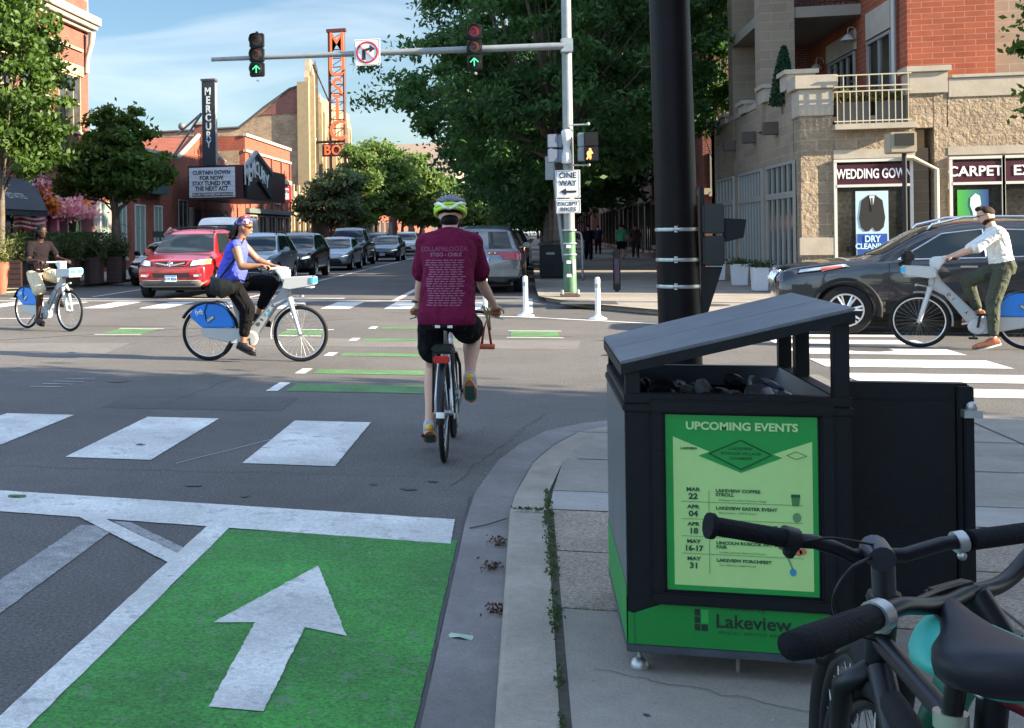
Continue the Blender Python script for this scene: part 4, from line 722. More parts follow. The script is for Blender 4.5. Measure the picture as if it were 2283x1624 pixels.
# ---------------------------------------------------------------- motor vehicles: local x forwards, y left, origin under the middle
def pw(keys, x):
    if x <= keys[0][0]: return keys[0][1]
    for (a, u), (b, v) in zip(keys, keys[1:]):
        if x <= b: t = (x - a) / (b - a); return u + (v - u) * (t * t * (3 - 2 * t) * .4 + t * .6)
    return keys[-1][1]
class Car:
    """d = distance behind the nose; top, belt, low are (d, z) keys"""
    def __init__(s, root, Ln, Wd, top, belt, pmat, wf, wr, wrad=.36, low=.3, tum=.2, nose=.84, tail=.88, wheelw=.23, arch=True, cladding=None):
        s.root, s.L, s.W, s.top, s.belt = root, Ln, Wd, top, belt; S_ = MB(); n = 44; rows = []
        for i in range(n + 1):
            d = Ln * (.5 - .5 * math.cos(math.pi * i / n)) * .35 + Ln * i / n * .65; tz = pw(top, d); bz = min(pw(belt, d), tz - .04)
            pl = min(1, nose + (1 - nose) * min(1, (d / .75)) ** .5, tail + (1 - tail) * min(1, (Ln - d) / .7) ** .5); w = Wd / 2 * pl
            cab = min(1, max(0, (tz - bz) / .6)); wt = w * .88 - cab * w * tum; zb = low + .06 * (1 - min(1, d / .4))
            hf = [(0, zb), (w * .85, zb), (w * .97, zb + .07), (w, zb + .25), (w * 1.0, (zb + .25 + bz) / 2), (w * .985, bz - .03), (w * .955, bz + .0)]
            for t in (.35, .7, .93): hf.append((w * .95 + (wt - w * .95) * t, bz + (tz - bz) * t * (1.0 if cab > .3 else .9)))
            hf += [(wt * .9, tz - .012), (wt * .5, tz + .015), (0, tz + .022)]
            ring = [(y, z) for y, z in hf] + [(-y, z) for y, z in hf[-2:0:-1]]; rows.append([(Ln / 2 - d, y, z) for y, z in ring])
        m = len(rows[0]); S_.add([p for r_ in rows for p in r_], [(i * m + k, i * m + (k + 1) % m, (i + 1) * m + (k + 1) % m, (i + 1) * m + k) for i in range(n) for k in range(m)] + [tuple(range(m))[::-1], tuple(range(n * m, n * m + m))])
        me = S_.mesh('body'); b = bmesh.new(); b.from_mesh(me); bmesh.ops.recalc_face_normals(b, faces=b.faces); b.to_mesh(me); b.free()
        s.M = wm(root); me.transform(s.M); o = finish('body', me, pmat, root, True)
        s.bvh = BVHTree.FromPolygons([s.M @ v.co for v in me.vertices], [p.vertices[:] for p in me.polygons]); mods = [('SUBSURF', dict(levels=1))]; cuts = []
        for x in (wf, wr):
            for s_ in (-1, 1):
                q = MB().lathe([(0, s_ * (Wd / 2 - .3)), (wrad + .055, s_ * (Wd / 2 - .3)), (wrad + .055, s_ * (Wd / 2 + .3)), (0, s_ * (Wd / 2 + .3))], (Ln / 2 - x, 0, wrad), 'y', 32)
                cme = q.mesh('cut'); b = bmesh.new(); b.from_mesh(cme); bmesh.ops.remove_doubles(b, verts=b.verts, dist=1e-5); bmesh.ops.recalc_face_normals(b, faces=b.faces); b.to_mesh(cme); b.free()
                cme.materials.append(blackplastic)
                c = bpy.data.objects.new('cut', cme); COL.objects.link(c); c.parent = root; cuts.append(c); mods.append(('BOOLEAN', dict(operation='DIFFERENCE', solver='EXACT', object=c)))
        if arch: evalmesh(o, mods)
        else: evalmesh(o, mods[:1])
        for c in cuts: bpy.data.objects.remove(c)
        o.data.set_sharp_from_angle(angle=R(38)); s.body = o
        for x in (wf, wr):
            for s_ in (-1, 1): s.wheel(Ln / 2 - x, s_, wrad, wheelw)
        if cladding:
            for x in (wf, wr):
                for s_ in (-1, 1):
                    q = MB(); q.torus((Ln / 2 - x, s_ * (Wd / 2 - .012), wrad), wrad + .085, .035, 'y', 24, 6, R(-12), R(192), rw=.02); q.xf(s.M).build('arch_trim', cladding, root, smooth=60)
        q = MB().box(-Ln / 2 + .5, Ln / 2 - .5, -Wd / 2 + .32, Wd / 2 - .32, .2, low + .12).xf(s.M); q.build('underbody', blackplastic, root)
    def wheel(s, x, sd_, r, w, steer=0.):
        yo = sd_ * (s.W / 2 - .015); yi = yo - sd_ * w; q = MB(); q.lathe([(r * .66, yi), (r * .93, yi), (r, yi + sd_ * .03), (r, yo - sd_ * .03), (r * .94, yo), (r * .68, yo), (r * .66, yo - sd_ * .02)], (x, 0, r), 'y', 36)
        t = q.xf(s.M).build('wheel', rubber, s.root, smooth=40, clean=True); q = MB()
        q.torus((x, yo - sd_ * .03, r), r * .64, .02, 'y', 36, 6, rw=.035); nsp = s.spokes if hasattr(s, 'spokes') else 5
        for k in range(nsp):
            a = 2 * math.pi * k / nsp + .3
            for da in ((-.13, .13) if nsp > 6 else (-.2, .2)): q.tube([(x + .05 * math.cos(a), yo - sd_ * .03, r + .05 * math.sin(a)), (x + r * .62 * math.cos(a + da), yo - sd_ * .02, r + r * .62 * math.sin(a + da))], [.024, .014], 6)
        q.cyl((x, yo - sd_ * .06, r), (x, yo - sd_ * .005, r), .05); q.xf(s.M).build('rim', alloy, t, smooth=50)
        q = MB(); q.lathe([(0, yo - sd_ * .1), (r * .63, yo - sd_ * .1)], (x, 0, r), 'y', 24); q.lathe([(.0, yo - sd_ * .09), (r * .38, yo - sd_ * .09)], (x, 0, r), 'y', 24); q.xf(s.M).build('brake_disc', blackplastic, t)
    def decal(s, view, c, m, name, n=(10, 5), off=.006, bev=0, parent=None, edge=None, er=.008):
        """four corners (2-D in the view) draped onto the body; edge: material of a bead round it"""
        d = {'front': ((9, None), (-1, 0, 0)), 'rear': ((-9, None), (1, 0, 0)), 'left': ((9, None), (0, -1, 0)), 'right': ((-9, None), (0, 1, 0)), 'top': ((9, None), (0, 0, -1))}[view]; D = V3(d[1]); P = []; ok = []
        for j in range(n[1] + 1):
            for i in range(n[0] + 1):
                u, v = i / n[0], j / n[1]; a = (c[0][0] * (1 - u) + c[1][0] * u, c[0][1] * (1 - u) + c[1][1] * u); b = (c[3][0] * (1 - u) + c[2][0] * u, c[3][1] * (1 - u) + c[2][1] * u)
                x, z = a[0] * (1 - v) + b[0] * v, a[1] * (1 - v) + b[1] * v; o = V3((0, x, z)) - D * 9 if view in ('front', 'rear') else (V3((x, z, 0)) - D * 9 if view == 'top' else V3((x, 0, z)) - D * 9)
                h = s.bvh.ray_cast(s.M @ o, (s.M.to_3x3() @ D).normalized())
                if h[0] is None: h = s.bvh.find_nearest(s.M @ (o + D * 9)) 
                nn = h[1] if h[1].dot(s.M.to_3x3() @ D) < 0 else -h[1]; P.append(h[0] + nn * off)
        W_ = n[0] + 1; fs = [(j * W_ + i, j * W_ + i + 1, (j + 1) * W_ + i + 1, (j + 1) * W_ + i) for j in range(n[1]) for i in range(n[0])]
        q = MB().add(P, fs); me = q.mesh(name); b = bmesh.new(); b.from_mesh(me); bmesh.ops.recalc_face_normals(b, faces=b.faces)
        if sum((f.normal.dot(s.M.to_3x3() @ D) for f in b.faces)) > 0: bmesh.ops.reverse_faces(b, faces=b.faces)
        b.to_mesh(me); b.free(); o = finish(name, me, m, parent or s.root, True)
        if edge:
            bd = [P[i] for i in range(n[0] + 1)] + [P[j * W_ + n[0]] for j in range(1, n[1] + 1)] + [P[n[1] * W_ + i] for i in range(n[0] - 1, -1, -1)] + [P[j * W_] for j in range(n[1] - 1, -1, -1)]
            MB().tube(bd + [bd[0]], er, 6).build('window_trim', edge, o, smooth=True)
        return o
    def mirror(s, d, z, m, size=(.1, .2, .15)):
        for s_ in (-1, 1):
            q = MB(); x = s.L / 2 - d; y = s_ * (s.W / 2 + .1); q.box(x - size[0] / 2, x + size[0] / 2, y - size[1] / 2, y + size[1] / 2, z - size[2] / 2, z + size[2] / 2); o = q.xf(s.M).build('wing_mirror', m, s.root, bevel=.035)
            MB().box(x - .03, x + .03, s_ * (s.W / 2 - .12), s_ * (s.W / 2 + .03), z - size[2] / 2, z - size[2] / 2 + .05).xf(s.M).build('mirror_arm', m, o)
    def plate(s, view, z, txt, col=(.65, .7, .75), y=0, x=None, d=None):
        xx = (s.L / 2 + .012) if view == 'front' else (-s.L / 2 - .012); xx = x if x is not None else xx; sg = 1 if view == 'front' else -1
        o = MB().box(xx - .008, xx + .008, y - .155, y + .155, z - .078, z + .078).xf(s.M).build('number_plate', pm('plate_%d' % int(col[2] * 100), col, .4), s.root, bevel=.004)
        text(txt, .095, pm('plate_ink', (.02, .03, .12), .5), s.M @ V3((xx + sg * .009, y, z - .01)), s.M.to_3x3() @ V3((0, sg, 0)), (0, 0, 1), 'plate_number', o, bold=.03, depth=.001)
        MB().box(xx + sg * .0082, xx + sg * .0086, y - .15, y + .15, z + .045, z + .074).xf(s.M).build('plate_band', sbblue, o)
    def rails(s, d0, d1, y, m, r=.018, lift=.06):
        for s_ in (-1, 1):
            z = lambda d: pw(s.top, d); a, b = s.L / 2 - d0, s.L / 2 - d1
            MB().tube([(a + .06, s_ * y, z(d0) - .03), (a, s_ * y, z(d0) + lift)] + [(a + (b - a) * t, s_ * y, z(d0 + (d1 - d0) * t) + lift) for t in (.2, .4, .6, .8)] + [(b, s_ * y, z(d1) + lift), (b - .06, s_ * y, z(d1) - .03)], r, 8).xf(s.M).build('roof_rail', m, s.root, smooth=True)
def carpaint(n, rgb, metal=.3, rough=.28): return pm(n, rgb, rough, metal, coat=1., spec=.5, var=.03, vs=2)
lens = pm('headlamp_lens', (.6, .62, .62), .12, .2, coat=1.); amber = pm('amber_lens', (.7, .3, .05), .2, coat=1.); ledw = pm('lit_lamp', (1, .97, .9), .3, emit=.35); redlens = pm('red_tail_lens', (.28, .008, .012), .15, coat=1.)
grille = pm('grille_black', (.008, .008, .009), .5)
def place(x, yfront, L_, rz=-90): return thing
def front_car(name, x, yf, label, cat, group, Ln, Wd, top, belt, pmat, kind='suv', wf=.85, wr=None, wrad=.35, lit=False, tum=.2, nose=.84, plate='', skirt=None, grey=None):
    rt = thing(name, (x, yf + Ln / 2, 0), label, cat, group, R(-90)); c = Car(rt, Ln, Wd, top, belt, pmat, wf, wr or Ln - .95, wrad, tum=tum, nose=nose, low=.22 if kind == 'sedan' else .28)
    # wind screen between the bonnet end and the roof start
    ws = [k for k in top if k[2:] == ()] ; hb, rs = c.hb, c.rs = CARK[kind][0], CARK[kind][1]
    zb, zt = pw(top, hb) + .03, pw(top, rs) - .03; wb, wt = Wd / 2 * .82, Wd / 2 * .66
    c.decal('front', [(-wb, zb), (wb, zb), (wt, zt), (-wt, zt)], autoglass, 'windscreen', (12, 6)); c.decal('front', [(-wb * .9, zb - .03), (wb * .9, zb - .03), (wb * .93, zb + .01), (-wb * .93, zb + .01)], grille, 'wiper_cowl', (8, 1), off=.01)
    fx = Ln / 2
    for s_, v in ((1, 'left'), (-1, 'right')):
        bz = pw(belt, Ln / 2) + .03; tz = pw(top, Ln * .55) - .1; q1, q2 = fx - hb - .28, fx - rs - .12; mid = fx - rs - 1.15; end = fx - Ln + CARK[kind][2]
        c.decal(v, [(q1, bz), (mid + .04, bz), (mid + .04, tz), (q2, tz)], autoglass, 'side_window', (8, 5)); c.decal(v, [(mid - .04, bz), (mid - .95, bz + .01), (mid - .85, tz - .01), (mid - .04, tz)], autoglass, 'side_window', (6, 5))
        if kind != 'sedan' and end < mid - 1.2: c.decal(v, [(mid - 1.05, bz + .02), (end, bz + .05), (end + .18, tz - .05), (mid - .97, tz - .02)], autoglass, 'side_window', (6, 5))
        for xx in (q1 + .12, mid, mid - 1.0): c.decal(v, [(xx - .006, .5), (xx + .006, .5), (xx + .006, bz - .04), (xx - .006, bz - .04)], grille, 'door_seam', (1, 5), off=.003)
        for xx in (mid + .2, mid - .8): MB().box(xx - .09, xx + .09, s_ * (Wd / 2 - .005), s_ * (Wd / 2 + .03), bz - .16, bz - .13).xf(c.M).build('door_handle', pmat, rt, bevel=.008)
    c.mirror(hb + .45, pw(belt, hb + .4) + .12, pmat)
    return rt, c
CARK = {'suv': (1.18, 1.95, .45), 'cross': (1.15, 1.95, .55), 'sedan': (1.2, 2.05, .9), 'pickup': (1.3, 1.85, 2.4), 'van': (.75, 1.3, .4)}
SUVT = [(0, .86), (.06, .95), (.2, 1.0), (.8, 1.1), (1.15, 1.14), (1.95, 1.66), (2.3, 1.74), (3.4, 1.76), (4.2, 1.7), (4.5, 1.45), (4.72, 1.1), (4.78, .85)]; SUVB = [(0, .8), (.3, .9), (1.15, 1.05), (4.7, 1.12)]
QT = 'cars queuing in the oncoming lane'
# red car with chevron grille
red = carpaint('red_car_paint', (.36, .012, .018), .25)
rt, c = front_car('parked_car', -8.72, 29.75, 'dark red sport utility car first in the oncoming queue, with worn yellowed headlights', 'car', QT, 4.78, 1.96, SUVT, SUVB, red, 'suv', wrad=.37)
rt.name = 'red_car'
for s_ in (-1, 1):
    c.decal('front', [(s_ * .5, .83), (s_ * .93, .87), (s_ * .9, 1.0), (s_ * .55, .96)], lens, 'headlight', (8, 3), off=.012, edge=grille, er=.008); c.decal('front', [(s_ * .8, .88), (s_ * .92, .9), (s_ * .9, .985), (s_ * .82, .97)], amber, 'indicator', (3, 3), off=.018)
    c.decal('front', [(s_ * .6, .55), (s_ * .8, .57), (s_ * .78, .65), (s_ * .58, .64)], lens, 'fog_lamp', (4, 2), off=.01, edge=red, er=.012)
g1 = c.decal('front', [(-.4, .84), (.4, .84), (.46, .95), (-.46, .95)], grille, 'grille', (8, 2), off=.01, edge=red, er=.018); c.decal('front', [(-.45, .545), (.45, .545), (.5, .66), (-.5, .66)], grille, 'lower_grille', (8, 2), off=.012)
x0 = 2.39 + .03; q = MB(); q.prism([(-.38, .93), (-.1, .88), (0, .865), (.1, .88), (.38, .93), (.38, .9), (.1, .845), (0, .83), (-.1, .845), (-.38, .9)], x0 - .01, x0 + .012, 'x'); q.xf(c.M).build('grille_bar', chrome, g1, bevel=.004)
q = MB(); q.torus((x0 + .02, 0, .885), .06, .008, 'x', 20, 6); q.tube([(x0 + .02, -.03, .83), (x0 + .02, -.018, .935)], .009, 6); q.tube([(x0 + .02, .03, .83), (x0 + .02, .018, .935)], .009, 6); q.tube([(x0 + .02, -.022, .87), (x0 + .02, .022, .87)], .008, 6); q.xf(c.M).build('emblem', chrome, g1, smooth=True)
c.decal('front', [(-.72, .33), (.72, .33), (.9, .47), (-.9, .47)], pm('grey_cladding', (.09, .09, .085), .6), 'bumper_skirt', (10, 2), off=.014, edge=pm('grey_trim', (.3, .28, .26), .4), er=.012)
c.plate('front', .52, 'E19 826', y=.0, x=2.42); c.rails(2.1, 4.1, .62, black, .02); MB().tube([(-.0, -.62, 1.82), (0, .62, 1.82)], .018, 8).tube([(-1.0, -.62, 1.82), (-1.0, .62, 1.82)], .018, 8).xf(c.M).build('roof_bar', black, rt, smooth=True)
def simple_front(c, rt, grz=(.45, .62), hlz=(.68, .8), lit=None, gm=grille, hx=(.5, .9), logo=True, bar=False):
    for s_ in (-1, 1):
        w = c.W / 2; h = c.decal('front', [(s_ * w * hx[0], hlz[0]), (s_ * w * hx[1], hlz[0] + .05), (s_ * w * (hx[1] - .02), hlz[1] + .04), (s_ * w * hx[0], hlz[1] - .03)], lens, 'headlight', (6, 2), off=.012, edge=grille, er=.008)
        if lit: c.decal('front', [(s_ * w * (hx[0] + .08), hlz[0] + .02), (s_ * w * (hx[1] - .06), hlz[0] + .06), (s_ * w * (hx[1] - .06), hlz[1] + .0), (s_ * w * (hx[0] + .1), hlz[1] - .05)], lit, 'lit_lamp', (5, 2), off=.018, parent=h)
    w = c.W / 2; c.decal('front', [(-w * .62, grz[0]), (w * .62, grz[0]), (w * .45, grz[1]), (-w * .45, grz[1])], gm, 'grille', (8, 3), off=.012, edge=chrome if bar else grille, er=.01); c.decal('front', [(-w * .5, .3), (w * .5, .3), (w * .6, .38), (-w * .6, .38)], grille, 'lower_grille', (6, 1), off=.012)
    if logo: c.decal('front', [(-.06, grz[1] + .04), (.06, grz[1] + .04), (.06, grz[1] + .1), (-.06, grz[1] + .1)], chrome, 'emblem', (2, 1), off=.014)
CRT = [(0, .8), (.06, .88), (.25, .96), (.9, 1.04), (1.15, 1.08), (1.95, 1.56), (2.3, 1.64), (3.2, 1.64), (3.9, 1.55), (4.3, 1.25), (4.5, 1.0), (4.6, .8)]; CRB = [(0, .74), (.3, .86), (1.15, 1.0), (4.5, 1.1)]
SDT = [(0, .62), (.06, .7), (.25, .78), (.9, .9), (1.2, .95), (2.05, 1.38), (2.5, 1.44), (3.1, 1.42), (3.9, 1.1), (4.3, 1.05), (4.6, 1.0), (4.7, .75)]; SDB = [(0, .56), (.4, .72), (1.2, .9), (4.7, .98)]
rt, c = front_car('queued_car', -8.42, 36.6, 'pale blue-grey crossover second in the oncoming queue, partly behind the woman cyclist', 'car', QT, 4.6, 1.88, CRT, CRB, carpaint('pale_blue_paint', (.3, .37, .43), .5), 'cross'); simple_front(c, rt, lit=ledw, bar=True); c.rails(2.2, 3.8, .6, black, .016, .04)
rt, c = front_car('queued_car', -8.35, 43.2, 'black crossover with lit headlights behind the pale blue one', 'car', QT, 4.55, 1.86, CRT, CRB, carpaint('black_car_paint', (.006, .007, .01), .2), 'cross'); simple_front(c, rt, lit=ledw)
rt, c = front_car('queued_car', -8.25, 52.2, 'silver-blue saloon with wide black grille behind the black crossover', 'car', QT, 4.65, 1.8, SDT, SDB, carpaint('silver_blue_paint', (.26, .3, .35), .6), 'sedan', wrad=.32); simple_front(c, rt, (.32, .52), (.58, .66), lit=ledw)
rt, c = front_car('queued_car', -8.75, 59.8, 'tall dark blue pickup looming behind the silver-blue saloon', 'pickup truck', QT, 5.3, 2.0, [(0, .95), (.06, 1.05), (.3, 1.14), (1.3, 1.2), (1.85, 1.75), (2.2, 1.86), (2.9, 1.86), (3.3, 1.25), (5.2, 1.2), (5.3, 1.1)], [(0, .9), (1.3, 1.12), (5.3, 1.1)], carpaint('pickup_paint', (.03, .05, .08), .4), 'pickup', wrad=.4); simple_front(c, rt, (.55, .85), (.8, .95))
rt, c = front_car('queued_car', -7.85, 68.2, 'dark navy saloon with plate, alone ahead of the white car', 'car', QT, 4.7, 1.84, SDT, SDB, carpaint('navy_paint', (.01, .018, .04), .3), 'sedan', wrad=.33); simple_front(c, rt, (.3, .45), (.58, .66), lit=ledw); c.plate('front', .42, 'CH 4410', (.6, .62, .62))
rt, c = front_car('queued_car', -8.3, 85, 'small distant white car far down the oncoming queue', 'car', QT, 4.6, 1.86, CRT, CRB, carpaint('white_car_paint', (.6, .62, .62), .0), 'cross'); simple_front(c, rt)
rt, c = front_car('queued_car', -9.6, 78, 'distant grey car showing between the navy saloon and the pickup', 'car', QT, 4.6, 1.84, CRT, CRB, carpaint('grey_car_paint', (.12, .15, .17), .4), 'cross'); simple_front(c, rt)
rt, c = front_car('queued_car', -7.2, 98, 'farthest dark car in the oncoming queue beside the cyclist\'s shoulder', 'car', QT, 4.6, 1.86, CRT, CRB, carpaint('dark_red_paint', (.03, .01, .015), .3), 'cross'); simple_front(c, rt)
rt, c = front_car('parked_car', -11.55, 37.3, 'black saloon parked at the kerb behind the red car', 'car', 'cars parked along the far kerb', 4.7, 1.84, SDT, SDB, MATS['black_car_paint'], 'sedan', wrad=.33); simple_front(c, rt, (.3, .45), (.58, .66))
rt, c = front_car('parked_car', -12.2, 62.5, 'dark red car parked at the kerb under the bushy tree', 'car', 'cars parked along the far kerb', 4.7, 1.84, SDT, SDB, MATS['dark_red_paint'], 'sedan', wrad=.33)
# white van
vt = thing('van', (-12.0, 49.0, 0), 'plain white high-roofed van standing behind the red car', 'van', rz=R(-90)); c = Car(vt, 5.6, 2.05, [(0, 1.0), (.1, 1.15), (.7, 1.3), (1.35, 2.05), (1.8, 2.3), (5.4, 2.32), (5.58, 2.1), (5.6, 1.0)], [(0, .9), (.7, 1.2), (5.6, 1.25)], carpaint('van_white', (.7, .71, .7), 0, .35), .9, 4.5, .36, tum=.1)
c.decal('front', [(-.88, 1.36), (.88, 1.36), (.78, 2.0), (-.78, 2.0)], autoglass, 'windscreen'); simple_front(c, vt, (.6, .9), (.8, 1.0)); MB().tube([(-.3, 0, 2.36), (.5, .0, 2.5)], .02, 6).xf(c.M).build('aerial', black, vt, smooth=True)
for s_, v in ((1, 'left'), (-1, 'right')): c.decal(v, [(1.75, 1.35), (.95, 1.35), (.95, 1.95), (1.45, 1.95)], autoglass, 'side_window')
c.mirror(1.0, 1.45, black, (.12, .22, .3))
# grey car seen from the rear, parked on the right
t = thing('parked_car', (-1.15, 34.9, 0), 'silver-grey sport utility car parked on the right seen from behind, full-width red light bar', 'car', 'cars parked on the right side', R(90))
DUR = [(0, .8), (.1, .95), (.9, 1.08), (1.3, 1.12), (2.1, 1.66), (2.5, 1.74), (4.0, 1.74), (4.6, 1.66), (4.86, 1.3), (4.98, 1.1), (5.05, .85)]
c = Car(t, 5.05, 1.95, DUR, [(0, .74), (1.3, 1.05), (5.0, 1.12)], carpaint('silver_grey_paint', (.13, .145, .165), .5), .9, 4.0, .38, low=.3, tail=.93)
c.decal('rear', [(-.72, 1.16), (.72, 1.16), (.6, 1.58), (-.6, 1.58)], autoglass, 'rear_window', off=.012); lb = c.decal('rear', [(-.9, 1.0), (.9, 1.0), (.9, 1.08), (-.9, 1.08)], redlens, 'light_bar', (14, 2), off=.012)
for s_ in (-1, 1): c.decal('rear', [(s_ * .5, .87), (s_ * .92, .86), (s_ * .92, 1.03), (s_ * .4, 1.01)], redlens, 'tail_light', (6, 3), off=.018)
c.decal('rear', [(-.85, .44), (.85, .44), (.9, .62), (-.9, .62)], MATS['silver_grey_paint'], 'bumper', off=.03); c.decal('rear', [(-.86, .3), (.86, .3), (.88, .43), (-.88, .43)], grille, 'bumper_skirt', off=.02)
for i, ch in enumerate('DODGE'): text(ch, .055, chrome, c.M @ V3((-2.54, .3 - i * .15, 1.04)), c.M.to_3x3() @ V3((0, -1, 0)), (0, 0, 1), 'lettering', lb, bold=.03, sx=1.5)
c.plate('rear', .88, '24 MC 2', x=-2.545); c.rails(2.5, 4.5, .66, black, .022, .08); c.mirror(1.6, 1.2, MATS['silver_grey_paint'])
MB().box(-2.57, -2.54, -.1, .1, .68, .72).xf(c.M).build('tailgate_handle', grille, t)
for i, (y, lab) in enumerate(((41.5, 'dark green car parked directly beyond the silver-grey one'), (47.6, 'second dark car beyond the silver-grey one'), (53.8, 'third dark car beyond the silver-grey one'), (60.5, 'fourth and farthest dark car beyond the silver-grey one'))):
    t = thing('parked_car', (-1.1 + .05 * i, y, 0), lab, 'car', 'cars parked on the right side', R(90)); c = Car(t, 4.6, 1.88, CRT, CRB, MATS['black_car_paint'] if i else carpaint('dark_green_paint', (.012, .03, .025), .3), .85, 3.7, .35)
    c.decal('rear', [(-.66, 1.1), (.66, 1.1), (.56, 1.5), (-.56, 1.5)], autoglass, 'rear_window', off=.012)
    for s_, v in ((1, 'left'), (-1, 'right')): c.decal(v, [(.9, 1.06), (-1.3, 1.1), (-1.0, 1.46), (.4, 1.5)], autoglass, 'side_window', (12, 5)); c.decal('rear', [(s_ * .6, .85), (s_ * .88, .85), (s_ * .88, 1.0), (s_ * .6, 1.0)], redlens, 'tail_light', (3, 2), off=.012)
    c.mirror(1.6, 1.15, MATS['black_car_paint'])
# the dark grey car waiting on the side street, its left flank to the camera
hd_ = 180 - 6; t = thing('waiting_car', (5.96, 20.75, 0), 'large dark grey car with chrome window trim behind the man on the right', 'car', rz=R(hd_))
gp = carpaint('charcoal_paint', (.028, .03, .036), .5, .25)
JT = [(0, .82), (.05, .93), (.22, 1.0), (.8, 1.08), (1.2, 1.12), (1.35, 1.16), (2.05, 1.55), (2.5, 1.66), (3.2, 1.66), (3.9, 1.6), (4.3, 1.4), (4.55, 1.1), (4.62, .85)]
Car.spokes = 7; c = Car(t, 4.62, 1.86, JT, [(0, .78), (.5, .95), (1.3, 1.06), (4.6, 1.14)], gp, .93, 3.63, .365, low=.27, nose=.78, cladding=blackplastic); fx = 2.31
w1 = c.decal('left', [(fx - 1.62, 1.1), (fx - 2.72, 1.12), (fx - 2.72, 1.53), (fx - 2.2, 1.47)], autoglass, 'side_window', (12, 6), edge=chrome, er=.012)
c.decal('left', [(fx - 1.36, 1.08), (fx - 1.56, 1.09), (fx - 2.06, 1.42), (fx - 2.0, 1.4)], autoglass, 'quarter_window', (4, 5))
c.decal('left', [(fx - 2.8, 1.12), (fx - 3.6, 1.15), (fx - 3.5, 1.5), (fx - 2.8, 1.53)], autoglass, 'side_window', (10, 6), edge=chrome, er=.012); c.decal('left', [(fx - 3.68, 1.17), (fx - 4.15, 1.22), (fx - 3.95, 1.42), (fx - 3.6, 1.49)], autoglass, 'side_window', (6, 5), edge=chrome, er=.01)
c.decal('front', [(-.76, 1.17), (.76, 1.17), (.62, 1.56), (-.62, 1.56)], autoglass, 'windscreen')
c.decal('left', [(fx - .3, .9), (fx - .98, 1.0), (fx - .95, 1.045), (fx - .34, .96)], lens, 'headlight', (8, 3), off=.012, edge=grille, er=.008); c.decal('left', [(fx - .62, .93), (fx - .9, .985), (fx - .88, 1.01), (fx - .62, .975)], pm('orange_reflector', (.6, .13, .08), .3), 'side_reflector', (4, 1), off=.018)
c.decal('left', [(fx - .22, .58), (fx - .5, .6), (fx - .48, .74), (fx - .22, .74)], grille, 'fog_lamp_recess', (4, 3), off=.008)
for k in range(-3, 4): c.decal('front', [(k * .16 - .05, .74), (k * .16 + .05, .74), (k * .16 + .05, .94), (k * .16 - .05, .94)], grille, 'grille_slot', (2, 3), off=.012, edge=chrome, er=.012)
for k in range(4): MB().box(fx - .02 - k * .045, fx - .0 - k * .045, .4 + k * .09, .42 + k * .09, .72, .95).xf(c.M).build('grille_slot', chrome, t, bevel=.006)
c.decal('left', [(fx - 1.45, .33), (fx - 3.2, .33), (fx - 3.2, .5), (fx - 1.45, .5)], blackplastic, 'sill_cladding', (12, 2), off=.012); c.decal('left', [(fx - .02, .32), (fx - .5, .32), (fx - .5, .52), (fx - .02, .54)], blackplastic, 'bumper_skirt', (6, 2), off=.012)
for d_, z1 in ((1.5, 1.05), (2.76, 1.08), (3.7, 1.1)): c.decal('left', [(fx - d_ - .006, .5), (fx - d_ + .006, .5), (fx - d_ + .006, z1), (fx - d_ - .006, z1)], grille, 'door_seam', (1, 6), off=.003)
for d_ in (2.5, 3.45): MB().box(fx - d_ - .11, fx - d_ + .11, .925, .965, .985, 1.015).xf(c.M).build('door_handle', chrome, t, bevel=.008)
c.decal('left', [(fx - 1.3, .76), (fx - 4.3, .8), (fx - 4.3, .812), (fx - 1.3, .772)], grille, 'body_crease', (14, 1), off=.002)
c.mirror(1.72, 1.15, blackplastic, (.15, .2, .16)); c.rails(2.1, 4.1, .62, chrome, .02, .05)
def PF(x, y, f):
    X, Y, b = ray(x, y); return (X * f, Y * f, EYE + b * f)
# ---------------------------------------------------------------- waste bin with poster
X0, X1, Y0, Y1, ZB, ZT = .305, 1.002, 4.40, 5.38, .19, 1.045
bin_ = thing('litter_bin', (.65, 4.9, .1), 'large black pavement litter bin with slanted lid, green base band and events poster', 'litter bin')
bk_ = pm('bin_black', (.0025, .0045, .0075), .5, var=.3, vs=4, bump=.08, bs=40, spec=.3, dirt=.3); bdk = pm('bin_grey_edge', (.045, .055, .07), .4, var=.2, vs=8); bgreen = pm('bin_green', (.002, .2, .03), .45, var=.06)
pst = pm('poster_light_green', (.42, .66, .24), .35, var=.04); pstd = pm('poster_dark_green', (.012, .28, .05), .35, var=.04); ink = pm('poster_ink', (.008, .07, .03), .5); inkg = pm('poster_grey_ink', (.12, .26, .1), .5)
q = MB(); t_ = .025   # hollow body: four walls, each a slab
q.box(X0, X1, Y0, Y0 + t_, ZB, ZT - .06); q.box(X0, X1, Y1 - t_, Y1, ZB, ZT - .06); q.box(X0, X0 + t_, Y0 + t_, Y1 - t_, ZB, ZT - .06); q.box(X1 - t_, X1, Y0 + t_, Y1 - t_, ZB, ZT - .06)
q.build('body', bk_, bin_, bevel=.004)
q = MB(); e = .012
for z0, z1, e in ((ZT - .06, ZT - .035, .008), (ZT - .033, ZT, .002)):
    q.box(X0 - e, X1 + e, Y0 - e, Y0 + .05, z0, z1); q.box(X0 - e, X1 + e, Y1 - .05, Y1 + e, z0, z1); q.box(X0 - e, X0 + .05, Y0 + .05, Y1 - .05, z0, z1); q.box(X1 - .05, X1 + e, Y0 + .05, Y1 - .05, z0, z1)
q.build('rim', bk_, bin_, bevel=.004)
